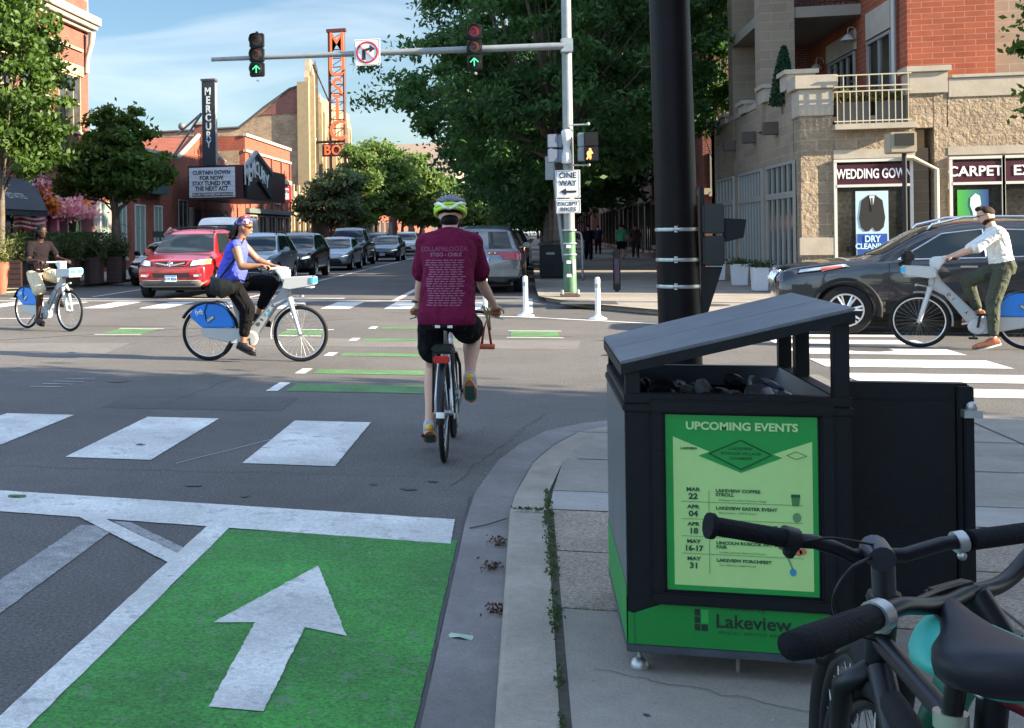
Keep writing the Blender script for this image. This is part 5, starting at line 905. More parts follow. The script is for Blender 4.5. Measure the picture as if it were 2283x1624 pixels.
q = MB(); q.quad((X0 + .05, Y0 + .05, ZT - .002), (X1 - .05, Y0 + .05, ZT - .002), (X1 - .1, Y0 + .1, ZT - .07), (X0 + .1, Y0 + .1, ZT - .07)); q.quad((X1 - .05, Y0 + .05, ZT - .002), (X1 - .05, Y1 - .05, ZT - .002), (X1 - .1, Y1 - .1, ZT - .07), (X1 - .1, Y0 + .1, ZT - .07))
q.quad((X1 - .05, Y1 - .05, ZT - .002), (X0 + .05, Y1 - .05, ZT - .002), (X0 + .1, Y1 - .1, ZT - .07), (X1 - .1, Y1 - .1, ZT - .07)); q.quad((X0 + .05, Y1 - .05, ZT - .002), (X0 + .05, Y0 + .05, ZT - .002), (X0 + .1, Y0 + .1, ZT - .07), (X0 + .1, Y1 - .1, ZT - .07)); q.build('funnel', bdk, bin_)
MB().box(X0 + .03, X1 - .03, Y0 + .03, Y1 - .03, .3, ZT - .13).build('bin_liner', pm('liner', (.01, .01, .012), .25, bump=.8, bs=9), bin_)
rb = thing('rubbish', (.6, 4.8, ZT - .3), 'crumpled cups and wrappers lying inside the litter bin', 'rubbish'); 
for k in range(40):
    p = (random.uniform(X0 + .12, X1 - .12), random.uniform(Y0 + .12, Y1 - .15), ZT - .13 + random.uniform(0, .1)); q = MB().ell(p, (random.uniform(.03, .09), random.uniform(.02, .05), random.uniform(.015, .04)), 7, 5)
    q.xf(Matrix.Translation(p) @ Matrix.Rotation(random.uniform(0, 3), 4, (random.random(), random.random(), 1)) @ Matrix.Translation(-V3(p))); q.build(random.choice(('wrapper', 'crushed_cup')), random.choice((pm('dull_paper', (.16, .16, .16), .7), pm('foil', (.12, .13, .14), .3, .5), pm('wrapper_blue', (.02, .04, .08), .4), bk_, bk_, bk_)), rb, smooth=0)
MB().box(X0 - .003, X0 - .0005, Y0 + .005, Y1 - .005, .36, ZT - .062).build('side_reflection', pm('side_sky_sheen', (.12, .13, .14), .35, .3, var=.15, vs=3), bin_)  # thin grey sheet; the sky's reflection on this side is put into its colour
# posts and the lid
for nm, x0, x1, y0, y1, zt in (('post', X1 - .052, X1 - .003, Y0 + .004, Y0 + .05, 1.31), ('post', X1 - .05, X1 - .003, 5.0, 5.06, 1.31), ('post', X1 - .05, X1 - .003, Y1 - .055, Y1 - .01, 1.31), ('post', X0 + .003, X0 + .05, Y0 + .004, Y0 + .05, 1.13), ('post', X0 + .003, X0 + .05, Y1 - .055, Y1 - .01, 1.13)): MB().box(x0, x1, y0, y1, ZT - .001, zt).build(nm, bk_, bin_, bevel=.003)
lz = lambda x: 1.158 + (x - X0) * (1.335 - 1.158) / (X1 - X0)
q = MB(); a, b = X0 - .012, X1 + .012; q.prism([(a, lz(a) - .012), (b, lz(b) - .012), (b, lz(b)), (a, lz(a))], Y0 - .012, 4.86, 'y'); q.prism([(a, lz(a) - .012), (b, lz(b) - .012), (b, lz(b)), (a, lz(a))], 4.865, Y1 + .012, 'y'); lid = q.build('lid', pm('lid_blue_grey', (.12, .13, .15), .42, .0, var=.18, vs=7, dirt=.2), bin_, bevel=.003)  # lid base colour lightened to carry the sky reflected in it
q = MB(); q.prism([(a, lz(a) - .045), (b, lz(b) - .045), (b, lz(b) - .013), (a, lz(a) - .013)], Y0 - .012, Y0 + .0, 'y'); q.prism([(a, lz(a) - .045), (b, lz(b) - .045), (b, lz(b) - .013), (a, lz(a) - .013)], Y1, Y1 + .012, 'y'); q.box(b - .012, b, Y0, Y1, lz(b) - .05, lz(b) - .016); q.box(a, a + .012, Y0, Y1, lz(a) - .05, lz(a) - .016); q.build('lid_flange', bk_, lid)
# front panel: raised frame, poster, green base
q = MB(); fy = Y0 - .012
def frame2(x0, x1, z0, z1, w, y0, y1): q.box(x0 - w, x1 + w, y0, y1, z1, z1 + w); q.box(x0 - w, x1 + w, y0, y1, z0 - w, z0); q.box(x0 - w, x0, y0, y1, z0, z1); q.box(x1, x1 + w, y0, y1, z0, z1)
frame2(.425, .905, .385, .985, .042, fy - .012, Y0 - .001); fr_o = q.build('poster_frame', bk_, bin_, bevel=.006)
MB().box(X0 + .012, X1 - .012, Y0 - .004, Y0 - .0005, .36, ZT - .075).build('front_panel', bk_, bin_, bevel=.0015)
px0, px1, pz0, pz1 = .432, .898, .392, .978; py = Y0 - .006
po = MB().box(px0, px1, py, Y0 - .0045, pz0, pz1).build('poster', pstd, bin_)
def pp(u, v): return (px0 + (px1 - px0) * u, pz0 + (pz1 - pz0) * v)     # poster coordinates, 0..1
def flat(poly, m, name, lay=1): return MB().prism([pp(u, v) for u, v in poly], py - .0012 * lay, py - .0012 * lay + .001, 'y').build(name, m, po)
flat([(.05, .03), (.965, .03), (.965, .865), (.5, .745 - .02), (.05, .875)], pst, 'poster_panel')
flat([(.22, .77), (.5, .68), (.77, .77), (.5, .86)], pstd, 'poster_diamond', 2)
q = MB()
for (a, b) in (((.29, .785), (.5, .7)), ((.5, .7), (.7, .785)), ((.7, .785), (.5, .865)), ((.5, .865), (.29, .785))): A, B = pp(*a), pp(*b); q.tube([(A[0], py - .0038, A[1]), (B[0], py - .0038, B[1])], .0022, 4)
for (a, b) in (((.8, .785), (.86, .765)), ((.86, .765), (.93, .785)), ((.93, .785), (.86, .808)), ((.86, .808), (.8, .785))): A, B = pp(*a), pp(*b); q.tube([(A[0], py - .003, A[1]), (B[0], py - .003, B[1])], .0008, 4)
q.build('diamond_outline', ink, po)
def ptext(s, u, v, size, m, al='CENTER', bold=.02, sx=1., y=.0034): A = pp(u, v); return text(s, size, m, (A[0], py - y, A[1]), (1, 0, 0), (0, 0, 1), 'poster_text', po, al, bold, .0003, sx)
ptext('UPCOMING EVENTS', .505, .938, .036, pm('poster_pale_ink', (.42, .66, .28), .5), bold=.035, sx=1.06)
for i, s in enumerate(('LAKEVIEW', 'ROSCOE VILLAGE', 'CHAMBER')): ptext(s, .5, .815 - i * .027, .013, ink, sx=1.2)
ptext('LAKEVIEW', .155, .81, .011, ink, bold=.03)
rows = [('MAR', '22', ['LAKEVIEW COFFEE', 'STROLL'], 'Southport Corridor & Roscoe Village'), ('APR', '04', ['LAKEVIEW EASTER EVENT'], 'Blaine School, 1420 W Grace'), ('APR', '18', ['LAKEVIEW SPRING EVENT'], 'Southport Corridor'), ('MAY', '16-17', ['LINCOLN ROSCOE ART & CRAFT', 'FAIR'], 'Lincoln, between Belmont & Roscoe'), ('MAY', '31', ['LAKEVIEW PORCHFEST'], 'East Lakeview neighborhood')]
q = MB()
for i, (m_, d, tt, sub) in enumerate(rows):
    v = .555 - i * .0985; ptext(m_, .18, v + .022, .0165, ink, bold=.035, sx=1.25); ptext(d, .18, v - .018, .026, ink, bold=.035, sx=1.1 if len(d) < 3 else .95)
    for k, s in enumerate(tt): ptext(s, .33, v + .02 - k * .023, .0145, ink, 'LEFT', .03, 1.12)
    ptext(sub, .35, v + .0 - (len(tt) - 1) * .026 - .006, .008, inkg, 'LEFT', 0, 1.2)
    if i < 4: A, B = pp(.1, v - .047), pp(.9, v - .05); q.box(A[0], B[0], py - .0034, py - .003, A[1] - .0008, A[1] + .0008)
A, B = pp(.285, .57), pp(.285, .1); q.box(A[0] - .0008, A[0] + .0008, py - .0034, py - .003, B[1], A[1]); q.build('poster_rule', inkg, po)
def icon(u, v, polys, name):
    for pts, m in polys: A = pp(u, v); MB().prism([(A[0] + x, A[1] + z) for x, z in pts], py - .0036, py - .003, 'y').build(name, m, po)
circ = lambda r, x=0, z=0, k=1.: [(x + r * math.cos(t), z + r * k * math.sin(t)) for t in [2 * math.pi * i / 14 for i in range(14)]]
icon(.855, .535, [([(-.011, -.018), (.009, -.018), (.012, .01), (-.014, .01)], pm('cup_green', (.06, .2, .05), .5)), ([(-.015, .01), (.013, .01), (.012, .02), (-.014, .02)], ink)], 'cup_icon'); icon(.86, .44, [(circ(.013, 0, 0, 1.2), inkg)], 'egg_icon')
icon(.88, .245, [(circ(.011, -.006, 0), pm('icon_orange', (.5, .14, .06), .5)), (circ(.011, .007, .004), pm('icon_orange', (.5, .14, .06), .5))], 'palette_icon'); icon(.83, .15, [(circ(.01, 0, -.01, 1.2), pm('icon_blue', (.03, .25, .45), .5)), ([(-.003, 0), (.002, 0), (-.012, .036), (-.016, .034)], inkg)], 'guitar_icon')
gz = lambda x: .308 + (min(1, max(0, (x - .312) / .13)) if x < .65 else min(1, max(0, (.995 - x) / .1))) * .06
q = MB(); q.prism([(X0 + .0, ZB + .012), (X1, ZB + .012), (X1, .3), (.9, .352), (.44, .352), (.325, .305), (X0, .31)], Y0 - .0085, Y0 - .0048, 'y'); q.box(X0 - .005, X0 - .0035, Y0, Y1, ZB + .012, .4); gb = q.build('base_band', bgreen, bin_)
MB().box(.3245, .3265, Y0 - .0105, Y0 - .009, ZB + .014, .306).build('seam', ink, gb)
text('Provided by', .03, ink, (.665, Y0 - .0095, .343), (1, 0, 0), (0, 0, 1), 'lettering', gb, bold=.01, depth=.0004, sx=.95); text('Lakeview', .062, pm('band_ink', (.004, .02, .01), .5), (.695, Y0 - .0095, .294), (1, 0, 0), (0, 0, 1), 'lettering', gb, bold=.02, depth=.0004, sx=1.0); text('SPECIAL SERVICE AREA', .015, ink, (.69, Y0 - .0095, .258), (1, 0, 0), (0, 0, 1), 'lettering', gb, bold=.0, depth=.0004, sx=1.35)
q = MB()
for x, z, w, h in ((.515, .31, .018, .022), (.515, .285, .018, .022), (.515, .26, .018, .022), (.536, .26, .02, .022)): q.box(x, x + w, Y0 - .0095, Y0 - .009, z, z + h)
q.build('emblem', MATS['band_ink'], gb); MB().box(.536, .558, Y0 - .0094, Y0 - .009, .285, .332).build('emblem_light', pm('emblem_green', (.02, .32, .06), .5), gb)
MB().box(X0 - .006, X1 + .006, Y0 - .012, Y1 + .006, ZB - .016, ZB + .01).build('base_plate', bdk, bin_, bevel=.003)
for x, y in ((.345, 4.46), (.96, 4.46), (.345, 5.3), (.96, 5.3)):
    MB().cyl((x, y, .13), (x, y, ZB - .01), .007).build('foot_bolt', steel, bin_, smooth=50); MB().lathe([(0, .1), (.028, .1), (.029, .115), (.022, .128), (.01, .137), (0, .138)], (x, y, 0), n=20).build('foot', steel, bin_, smooth=60)
MB().cyl((.662, 4.48, .102), (.662, 4.48, ZB - .01), .008).build('centre_rod', pm('dull_rod', (.18, .18, .18), .5, .6), bin_, smooth=50)
q = MB(); q.box(X1 + .02, 1.44, 4.72, 4.78, .27, 1.058); dr = q.build('open_door', bk_, bin_, bevel=.006); MB().box(1.395, 1.447, 4.7, 4.722, .26, 1.05).build('door_edge', bk_, dr, bevel=.004); MB().box(1.405, 1.46, 4.66, 4.7, .95, .975).ell((1.43, 4.67, .985), (.018, .012, .02), 8, 6).build('door_latch', steel, dr, smooth=40); MB().box(1.41, 1.44, 4.68, 4.7, .5, .95).build('lock_bar', bk_, dr, bevel=.004)
MB().box(1.04, 1.39, 4.708, 4.722, .33, 1.0).build('door_panel', bk_, dr, bevel=.003)

# ---------------------------------------------------------------- parked bicycles in the lower right corner
matt = pm('matt_black_frame', (.005, .0065, .01), .4, var=.2, spec=.3); foam = pm('foam_grip', (.0045, .0055, .009), .8, bump=.5, bs=150, spec=.2)
ba = thing('parked_bicycle', (.59, 2.1, .1), 'black parked bicycle with teal-edged saddle, its handlebar reaching across the poster', 'bicycle')
def pwheel(root, c, r, ang):
    M = Matrix.Translation(c) @ Matrix.Rotation(ang, 4, 'Z'); q = MB().torus((0, 0, 0), r - .024, .024, 'y', 64, 12).xf(M); t = q.build('wheel', rubber, root, smooth=True)
    MB().torus((0, 0, 0), r - .056, .011, 'y', 64, 8).xf(M).build('rim', black, t, smooth=True); q = MB()
    for k in range(32): a = 2 * math.pi * k / 32; s_ = 1 if k % 2 else -1; q.tube([(.02 * math.cos(a + .3), s_ * .03, .02 * math.sin(a + .3)), ((r - .06) * math.cos(a), 0, (r - .06) * math.sin(a))], .0012, 5, False)
    q.xf(M).build('spokes', steel, t); MB().cyl((0, -.055, 0), (0, .055, 0), .02).xf(M).build('hub', black, t, smooth=40); return t
pwheel(ba, (.618, 2.69, .445), .345, R(91)); pwheel(ba, (.6, 1.6, .445), .345, R(92))
q = MB(); q.tube([PF(1585, 1172, 2.05), PF(1760, 1202, 2.08)], .0158, 12)
q2 = MB(); q2.tube([PF(1765, 1205, 2.08), PF(1815, 1208, 2.1), PF(1860, 1222, 2.11), PF(1900, 1240, 2.12), PF(1960, 1238, 2.13), PF(2015, 1238, 2.13), PF(2060, 1225, 2.14), PF(2100, 1213, 2.15), PF(2145, 1207, 2.16), PF(2290, 1192, 2.2)], .0125, 12); hbA = q2.build('handlebar', matt, ba, smooth=True)
q.build('grip', foam, hbA, smooth=40); MB().tube([PF(1578, 1172, 2.05), PF(1590, 1174, 2.05)], .022, 12).build('grip', foam, hbA, smooth=40); MB().tube([PF(2160, 1205, 2.16), PF(2330, 1182, 2.22)], .018, 12).build('grip', foam, hbA, smooth=40)
MB().tube([PF(1745, 1198, 2.08), PF(1775, 1206, 2.08)], .021, 12).ell(PF(1760, 1225, 2.08), (.012, .012, .016), 8, 6).build('brake_clamp', black, hbA, smooth=40); MB().tube([PF(2128, 1210, 2.16), PF(2150, 1206, 2.16)], .019, 12).ell(PF(2145, 1240, 2.15), (.008, .008, .008), 8, 6).build('brake_clamp', steel, hbA, smooth=40)
hx = V3(PF(1972, 1335, 2.19)); MB().tube([PF(1948, 1222, 2.13), PF(1968, 1248, 2.08)], [.024, .022], 14).tube([PF(1968, 1245, 2.12), tuple(hx)], .019, 14).build('stem', pm('stem_grey', (.035, .038, .048), .35, .3, spec=.4), ba, smooth=50)
MB().lathe([(0, 0), (.026, 0), (.03, .012), (.026, .024), (0, .024)], (hx.x, hx.y, hx.z - .012), n=20).build('headset', black, ba, smooth=50)
MB().tube([tuple(hx), (hx.x - .004, hx.y + .03, hx.z - .12)], .024, 14).build('head_tube', matt, ba, smooth=50)
crn = V3((hx.x - .004, hx.y + .035, hx.z - .13)); q = MB()
for s_ in (-1, 1): q.tube([crn, crn + Vector((s_ * .05, .03, -.05)), (.618 + s_ * .055, 2.69, .445)], [.02, .02, .012], 10)
q.build('fork', matt, ba, smooth=True)
clp = V3(PF(2120, 1605, 1.85)); bb = V3((.6, 2.0, .38)); q = MB(); q.tube([crn + Vector((0, -.02, .05)), clp], .017, 12); q.tube([crn + Vector((0, -.02, 0)), bb], .023, 12); q.tube([clp, bb], .017, 12); q.build('frame', matt, ba, smooth=50)
q = MB()
for s_ in (-1, 1): q.tube([bb, (.6 + s_ * .06, 1.6, .445)], .01, 8); q.tube([clp, (.6 + s_ * .06, 1.6, .445)], .009, 8)
q.build('rear_stays', matt, ba, smooth=50)
MB().tube([clp + Vector((0, 0, -.012)), clp + Vector((0, 0, .012))], .024, 14).build('seat_clamp', pm('pearl_clamp', (.4, .45, .38), .3, .6), ba, smooth=50); MB().tube([clp + Vector((0, 0, -.05)), clp + Vector((0, 0, -.016))], .021, 12).build('red_collar', pm('dark_red_collar', (.16, .01, .02), .4), ba, smooth=50)
sa = V3(PF(2185, 1440, 1.66)); MB().tube([clp, (clp.x, clp.y - .06, sa.z - .04)], .0145, 12).build('seat_post', black, ba, smooth=50)
def saddle_shape(q, c, k=1., e=0., dz=0):
    S_ = [(-.13, .02, .015), (-.115, .065, .03), (-.07, .078, .036), (-.02, .066, .036), (.03, .042, .032), (.08, .026, .028), (.13, .02, .022), (.145, .008, .01)]
    q.loft([((c[0], c[1] + y * k, c[2] + dz - .01 * math.cos((y + .02) * 14)), w * k + e, h * k, (1, 0, 0), (0, 0, 1)) for y, w, h in S_], 20)
q = Flesh(); saddle_shape(q, sa, 1.0); sdl = q.build('saddle', pm('saddle_black', (.009, .01, .017), .45, bump=.1, bs=300, spec=.35), ba, smooth=True)
q = Flesh(); q.loft([((sa.x + .004, sa.y + y, sa.z - .02), w, h, (1, 0, 0), (0, 0, 1)) for y, w, h in ((-.1, .04, .02), (-.04, .085, .02), (0, .09, .028), (.05, .078, .03), (.1, .058, .028), (.14, .04, .022), (.16, .015, .012))], 20); q.build('saddle_edge', pm('teal_vinyl', (.03, .32, .27), .5), sdl, smooth=True)
q = MB()
for s_ in (-1, 1): q.tube([(sa.x + s_ * .02, sa.y + .1, sa.z - .03), (sa.x + s_ * .022, sa.y + .02, sa.z - .055), (sa.x + s_ * .03, sa.y - .1, sa.z - .035)], .0035, 6)
q.build('saddle_rails', steel, sdl, smooth=True)
c_ = [PF(1960, 1238, 2.1), PF(1900, 1265, 2.05), PF(1862, 1320, 2.05), PF(1862, 1370, 2.07), PF(1900, 1410, 2.12), PF(1960, 1430, 2.2)]
def spline(P, n=6):
    P = [V3(p) for p in P]; out = []
    for i in range(len(P) - 1):
        a, b, c, d = P[max(i - 1, 0)], P[i], P[i + 1], P[min(i + 2, len(P) - 1)]
        for k in range(n): t = k / n; out.append(.5 * ((2 * b) + (c - a) * t + (2 * a - 5 * b + 4 * c - d) * t * t + (3 * b - a - 3 * c + d) * t ** 3))
    return out + [P[-1]]
MB().tube(spline(c_), .0028, 6).build('brake_cable', black, ba, smooth=True); MB().tube(spline([PF(1770, 1212, 2.08), PF(1850, 1200, 2.06), PF(1950, 1215, 2.1)]), .0025, 6).build('brake_cable', black, ba, smooth=True)
# the second bicycle: bars close to the camera, turned towards the left
bb2 = thing('parked_bicycle', (.75, 1.9, .1), 'dark parked bicycle nearest the camera with thick foam grip, lower right', 'bicycle')
q2 = MB(); q2.tube(spline([PF(1900, 1395, 1.62), PF(1960, 1372, 1.66), PF(2010, 1352, 1.7), PF(2060, 1352, 1.75), PF(2110, 1345, 1.8), PF(2160, 1322, 1.85), PF(2215, 1310, 1.9), PF(2255, 1285, 1.93), PF(2300, 1235, 1.96)]), .0125, 12); hbB = q2.build('handlebar', matt, bb2, smooth=True)
MB().tube([PF(1762, 1442, 1.52), PF(1800, 1432, 1.54), PF(1880, 1402, 1.6), PF(1945, 1376, 1.65)], [.0175, .0205, .019, .0175], 14).build('grip', foam, hbB, smooth=True); MB().tube([PF(1948, 1377, 1.65), PF(1968, 1369, 1.66)], .0215, 14).ell(PF(1972, 1400, 1.65), (.009, .009, .009), 8, 6).build('grip_clamp', steel, hbB, smooth=50); MB().tube([PF(1880, 1440, 1.6), PF(1830, 1470, 1.55)], .008, 8).build('brake_lever', black, hbB, smooth=True)
st = V3(PF(2225, 1420, 1.84)); MB().tube([PF(2165, 1322, 1.86), tuple(st)], [.024, .026], 14).build('stem', black, bb2, smooth=50); MB().lathe([(0, -.01), (.03, -.01), (.032, .01), (.012, .016), (0, .016)], tuple(st), n=20).build('headset', black, bb2, smooth=50); MB().ell(tuple(st + Vector((0, 0, .016))), (.007, .007, .004), 8, 6).build('bolt', chrome, bb2, smooth=True)
MB().box(-.05, .05, -.014, .014, -.01, .01).xf(Matrix.Translation(PF(2120, 1318, 1.84)) @ Matrix.Rotation(R(45), 4, 'Z')).build('shifter', black, bb2, bevel=.005); MB().tube(spline([PF(2020, 1350, 1.7), PF(2090, 1318, 1.8), PF(2150, 1300, 1.85)]), .004, 6).build('brake_cable', black, bb2, smooth=True)
fwB = V3((.6, 2.42, .445)); pwheel(bb2, fwB, .345, R(94)); q = MB(); cB = V3((st.x - .01, st.y + .02, st.z - .2)); q.tube([st, cB], .022, 12)
for s_ in (-1, 1): q.tube([cB, cB + Vector((s_ * .05, .03, -.05)), fwB + Vector((s_ * .055, s_ * .01, 0))], [.015, .014, .01], 10)
q.build('fork', matt, bb2, smooth=50); q = MB(); q.tube([cB + Vector((0, 0, .12)), (.98, 1.55, .85)], .018, 12); q.tube([cB + Vector((0, 0, .05)), (.98, 1.45, .4)], .024, 12); q.tube([(.98, 1.55, .88), (.98, 1.45, .4)], .017, 12); q.build('frame', pm('dark_red_frame', (.08, .006, .012), .35), bb2, smooth=50); pwheel(bb2, (1.15, 1.15, .445), .345, R(125))
gr = thing('bicycle_rack', (.7, 2.5, .1), 'green painted bicycle rack standing behind the teal-edged saddle', 'bicycle rack'); gp_ = pm('rack_green', (.006, .12, .06), .45, var=.1)
a = V3(PF(2075, 1400, 2.35)); q = MB(); q.tube(spline([(a.x, a.y, .1), (a.x, a.y, .5), (a.x + .02, a.y, .68), (a.x + .12, a.y + .02, .76), (a.x + .5, a.y + .08, .76), (a.x + .6, a.y + .1, .68), (a.x + .62, a.y + .1, .1)]), .036, 14); q.build('tube', gp_, gr, smooth=True); MB().lathe([(0, .1), (.07, .1), (.07, .11), (0, .11)], (a.x, a.y, 0), n=20).build('foot_plate', gp_, gr)

# ---------------------------------------------------------------- tall black pole with a signal head
pl = thing('utility_pole', (1.045, 9.5, .015), 'thick glossy black pole with steel bands behind the litter bin', 'pole'); gb_ = pm('glossy_black_pole', (.007, .006, .007), .42, .0, var=.3, vs=2, spec=.1)
q = MB(); q.tube([(1.05, 9.5, .015), (1.042, 9.5, .9), (1.0, 9.5, 3.3), (.94, 9.5, 9.)], [.15, .147, .137, .115], 32); q.build('shaft', gb_, pl, smooth=60); MB().lathe([(.149, 0), (.21, 0), (.2, .04), (.16, .1), (.15, .11)], (1.05, 9.5, .015), n=32).build('base_cover', gb_, pl, smooth=50)
for y in (512, 580, 640):
    z = PY(1510, y, 9.36)[2]; x = 1.042 - (z - .9) * .0173; o = MB().torus((x, 9.5, z), .1475 - z * .0025 + .002, .004, 'z', 40, 6, rw=.014).build('steel_band', steel, pl, smooth=60); p = PY(1507, y, 9.35); MB().cyl((p[0], 9.345, z - .02), (p[0], 9.345, z + .025), .012).cyl((p[0] - .02, 9.34, z), (p[0] + .02, 9.34, z), .011).build('clamp', steel, o, smooth=50)
sh = thing('pedestrian_signal', (1.33, 9.55, .95), 'small dark signal box with hooded lamp strapped to the thick black pole', 'pedestrian signal')
MB().prism([(1.18, .9), (1.21, .9), (1.34, 1.32), (1.2, 1.32)], 9.52, 9.6, 'y').build('bracket', black, sh, bevel=.004); gk = pm('dark_green_housing', (.008, .014, .015), .35, var=.3)
for z in (1.33, 1.56): MB().box(1.2, 1.345, 9.44, 9.66, z, z + .215).build('signal_section', gk, sh, bevel=.012)
MB().prism([(1.35, 1.5), (1.47, 1.53), (1.49, 1.66), (1.35, 1.67)], 9.44, 9.62, 'y').build('visor', blackplastic, sh, bevel=.006); MB().box(1.19, 1.22, 9.5, 9.6, 1.2, 1.9).build('back_plate', black, sh, bevel=.004)

# ---------------------------------------------------------------- signal mast across the avenue
ms = thing('signal_mast', (.84, 28.9, .11), 'green-based galvanised mast with long arm over the far crosswalk', 'signal mast'); mgreen = pm('mast_green', (.05, .13, .075), .5, var=.25, vs=5); mgrey = pm('mast_grey', (.22, .245, .255), .45, .3, var=.12, vs=4)
q = MB(); q.cyl((.87, 28.95, 1.6), (.87, 28.95, 9.6), .12, .095, 20); q.build('upper_shaft', mgrey, ms, smooth=50); MB().cyl((.87, 28.95, .2), (.87, 28.95, 1.6), .15, .125, 12).build('base_shaft', mgreen, ms, smooth=50)
MB().box(.66, 1.08, 28.74, 29.16, .112, .17).build('base_flange', pm('rusty_flange', (.12, .07, .05), .8), ms, bevel=.01)
for x in (.7, 1.04):
    for y in (28.77, 29.12): MB().cyl((x, y, .17), (x, y, .26), .03).build('anchor_bolt', steel, ms, smooth=50)
for z in (1.05, 1.3, 1.6): MB().torus((.87, 28.95, z), .15, .01, 'z', 24, 6, rw=.02).build('band', steel, ms, smooth=50)
for z, y_ in ((.85, 0), (1.2, .0), (.55, .02)): MB().box(.8, .9, 28.78, 28.79, z, z + .07).build('sticker', white, ms)
MB().box(.93, .99, 28.8, 28.815, .62, .95).build('sticker', white, ms)
arm = [(.8, 28.8, 5.725), (-3.5, 28.8, 5.79), (-7.34, 28.8, 5.83)]; MB().tube(arm, [.085, .07, .05], 16).build('mast_arm', mgrey, ms, smooth=60); MB().box(.74, 1.0, 28.74, 29.1, 5.58, 5.9).build('arm_bracket', steel, ms, bevel=.02)
sg_w = signwhite
def sighead(x, ztop, lab, faces, tilt=0.):
    t = thing('traffic_signal', (x, 28.62, ztop - 1.05), lab, 'traffic signal', 'three-light signals on the mast arm'); w = .17
    for k, (cname, cm) in enumerate(faces):
        z = ztop - .17 - k * .345; h = MB().box(x - w, x + w, 28.62, 28.8, z - .165, z + .165).build('signal_section', blackplastic, t, bevel=.02); MB().lathe([(.0, 28.61), (.115, 28.61), (.115, 28.615), (.0, 28.6)], (x, 0, z), 'y', 20).build(cname, cm, h, smooth=50)
        MB().torus((x, 28.5, z), .14, .006, 'y', 20, 6, R(-50), R(230), rw=.11).build('visor', blackplastic, h, smooth=60)
        if k == 2:
            q = MB()
            for a, b in (((0, -.09), (0, .08)), ((-.09, -.005), (0, .085)), ((.09, -.005), (0, .085))): q.tube([(x + a[0], 28.59, z + a[1]), (x + b[0], 28.59, z + b[1])], .014, 6)
            q.build('green_arrow', pm('lit_green_' + ('bright' if 'red' in lab else 'dim'), (.12, 1., .42), .4, emit=.3 if 'red' in lab else .07), h, smooth=60)
    MB().box(x - .03, x + .03, 28.68, 28.78, ztop - .02, ztop + .05).build('top_cap', black, t, bevel=.01); MB().cyl((x, 28.68, ztop - 1.1), (x + .05, 28.68, ztop - 1.13), .03).build('bottom_nut', steel, t, smooth=50)
off_r = pm('unlit_red', (.05, .008, .008), .3); off_a = pm('unlit_amber', (.12, .03, .012), .3)
sighead(-6.2, 6.38, 'left signal head on the mast arm with dim green arrow and unlit red lamp', [('lens', off_r), ('lens', off_a), ('lens', blackplastic)])
sighead(-1.15, 6.3, 'right signal head on the mast arm with dark red lens and bright green arrow', [('lens', pm('red_lens_dim', (.16, .005, .01), .3, emit=.08)), ('lens', off_a), ('lens', blackplastic)])
def sign(name, x0, x1, z0, z1, y, lab, cat='road sign', m=None, rim=signblack, r=.03):
    t = thing(name, ((x0 + x1) / 2, y, z0), lab, cat); o = MB().box(x0, x1, y, y + .008, z0, z1).build('panel', m or sg_w, t, bevel=.003); q = MB(); w = .008; i = .018
    for a, b, c, d in ((x0 + i, x1 - i, z0 + i, z0 + i + w), (x0 + i, x1 - i, z1 - i - w, z1 - i), (x0 + i, x0 + i + w, z0 + i, z1 - i), (x1 - i - w, x1 - i, z0 + i, z1 - i)): q.box(a, b, y - .003, y - .0005, c, d)
    if rim: q.build('border', rim, t)
    return t
t = sign('no_right_turn_sign', -3.88, -3.28, 5.49, 6.1, 28.68, 'square white sign on the mast arm with a crossed-out right-turn arrow')
MB().prism([(-3.7, 5.62), (-3.62, 5.62), (-3.62, 5.82), (-3.52, 5.84), (-3.52, 5.78), (-3.4, 5.87), (-3.52, 5.96), (-3.52, 5.9), (-3.66, 5.88), (-3.7, 5.84)], 28.674, 28.679, 'y').build('arrow', signblack, t); redp = pm('sign_red', (.42, .01, .03), .4)
q = MB().torus((-3.58, 28.672, 5.795), .235, .022, 'y', 40, 6, rw=.004); q.tube([(-3.58 - .165, 28.671, 5.795 + .165), (-3.58 + .165, 28.671, 5.795 - .165)], .02, 6, flat=.2); q.build('prohibition_ring', redp, t, smooth=50)
t = sign('one_way_sign', .585, 1.11, 2.32, 2.94, 28.7, 'white ONE WAY sign with left arrow on the mast, above the bikes plate'); text('ONE', .18, signblack, (.848, 28.695, 2.82), (1, 0, 0), (0, 0, 1), 'lettering', t, bold=.01, fit=.37); text('WAY', .18, signblack, (.848, 28.695, 2.645), (1, 0, 0), (0, 0, 1), 'lettering', t, bold=.01, fit=.38)
MB().prism([(.68, 2.46), (.81, 2.54), (.81, 2.485), (1.03, 2.485), (1.03, 2.435), (.81, 2.435), (.81, 2.38)], 28.69, 28.697, 'y').build('arrow', signblack, t)
t = sign('bicycle_exception_sign', .585, 1.11, 1.98, 2.29, 28.7, 'white EXCEPT BIKES plate directly below the ONE WAY sign'); text('EXCEPT', .125, signblack, (.848, 28.695, 2.19), (1, 0, 0), (0, 0, 1), 'lettering', t, bold=.0, fit=.43); text('BIKES', .125, signblack, (.848, 28.695, 2.065), (1, 0, 0), (0, 0, 1), 'lettering', t, bold=.0, fit=.34)
pd = thing('pedestrian_signal', (1.3, 28.7, 3.1), 'black pedestrian signal on the mast showing a lit amber walking figure', 'pedestrian signal')
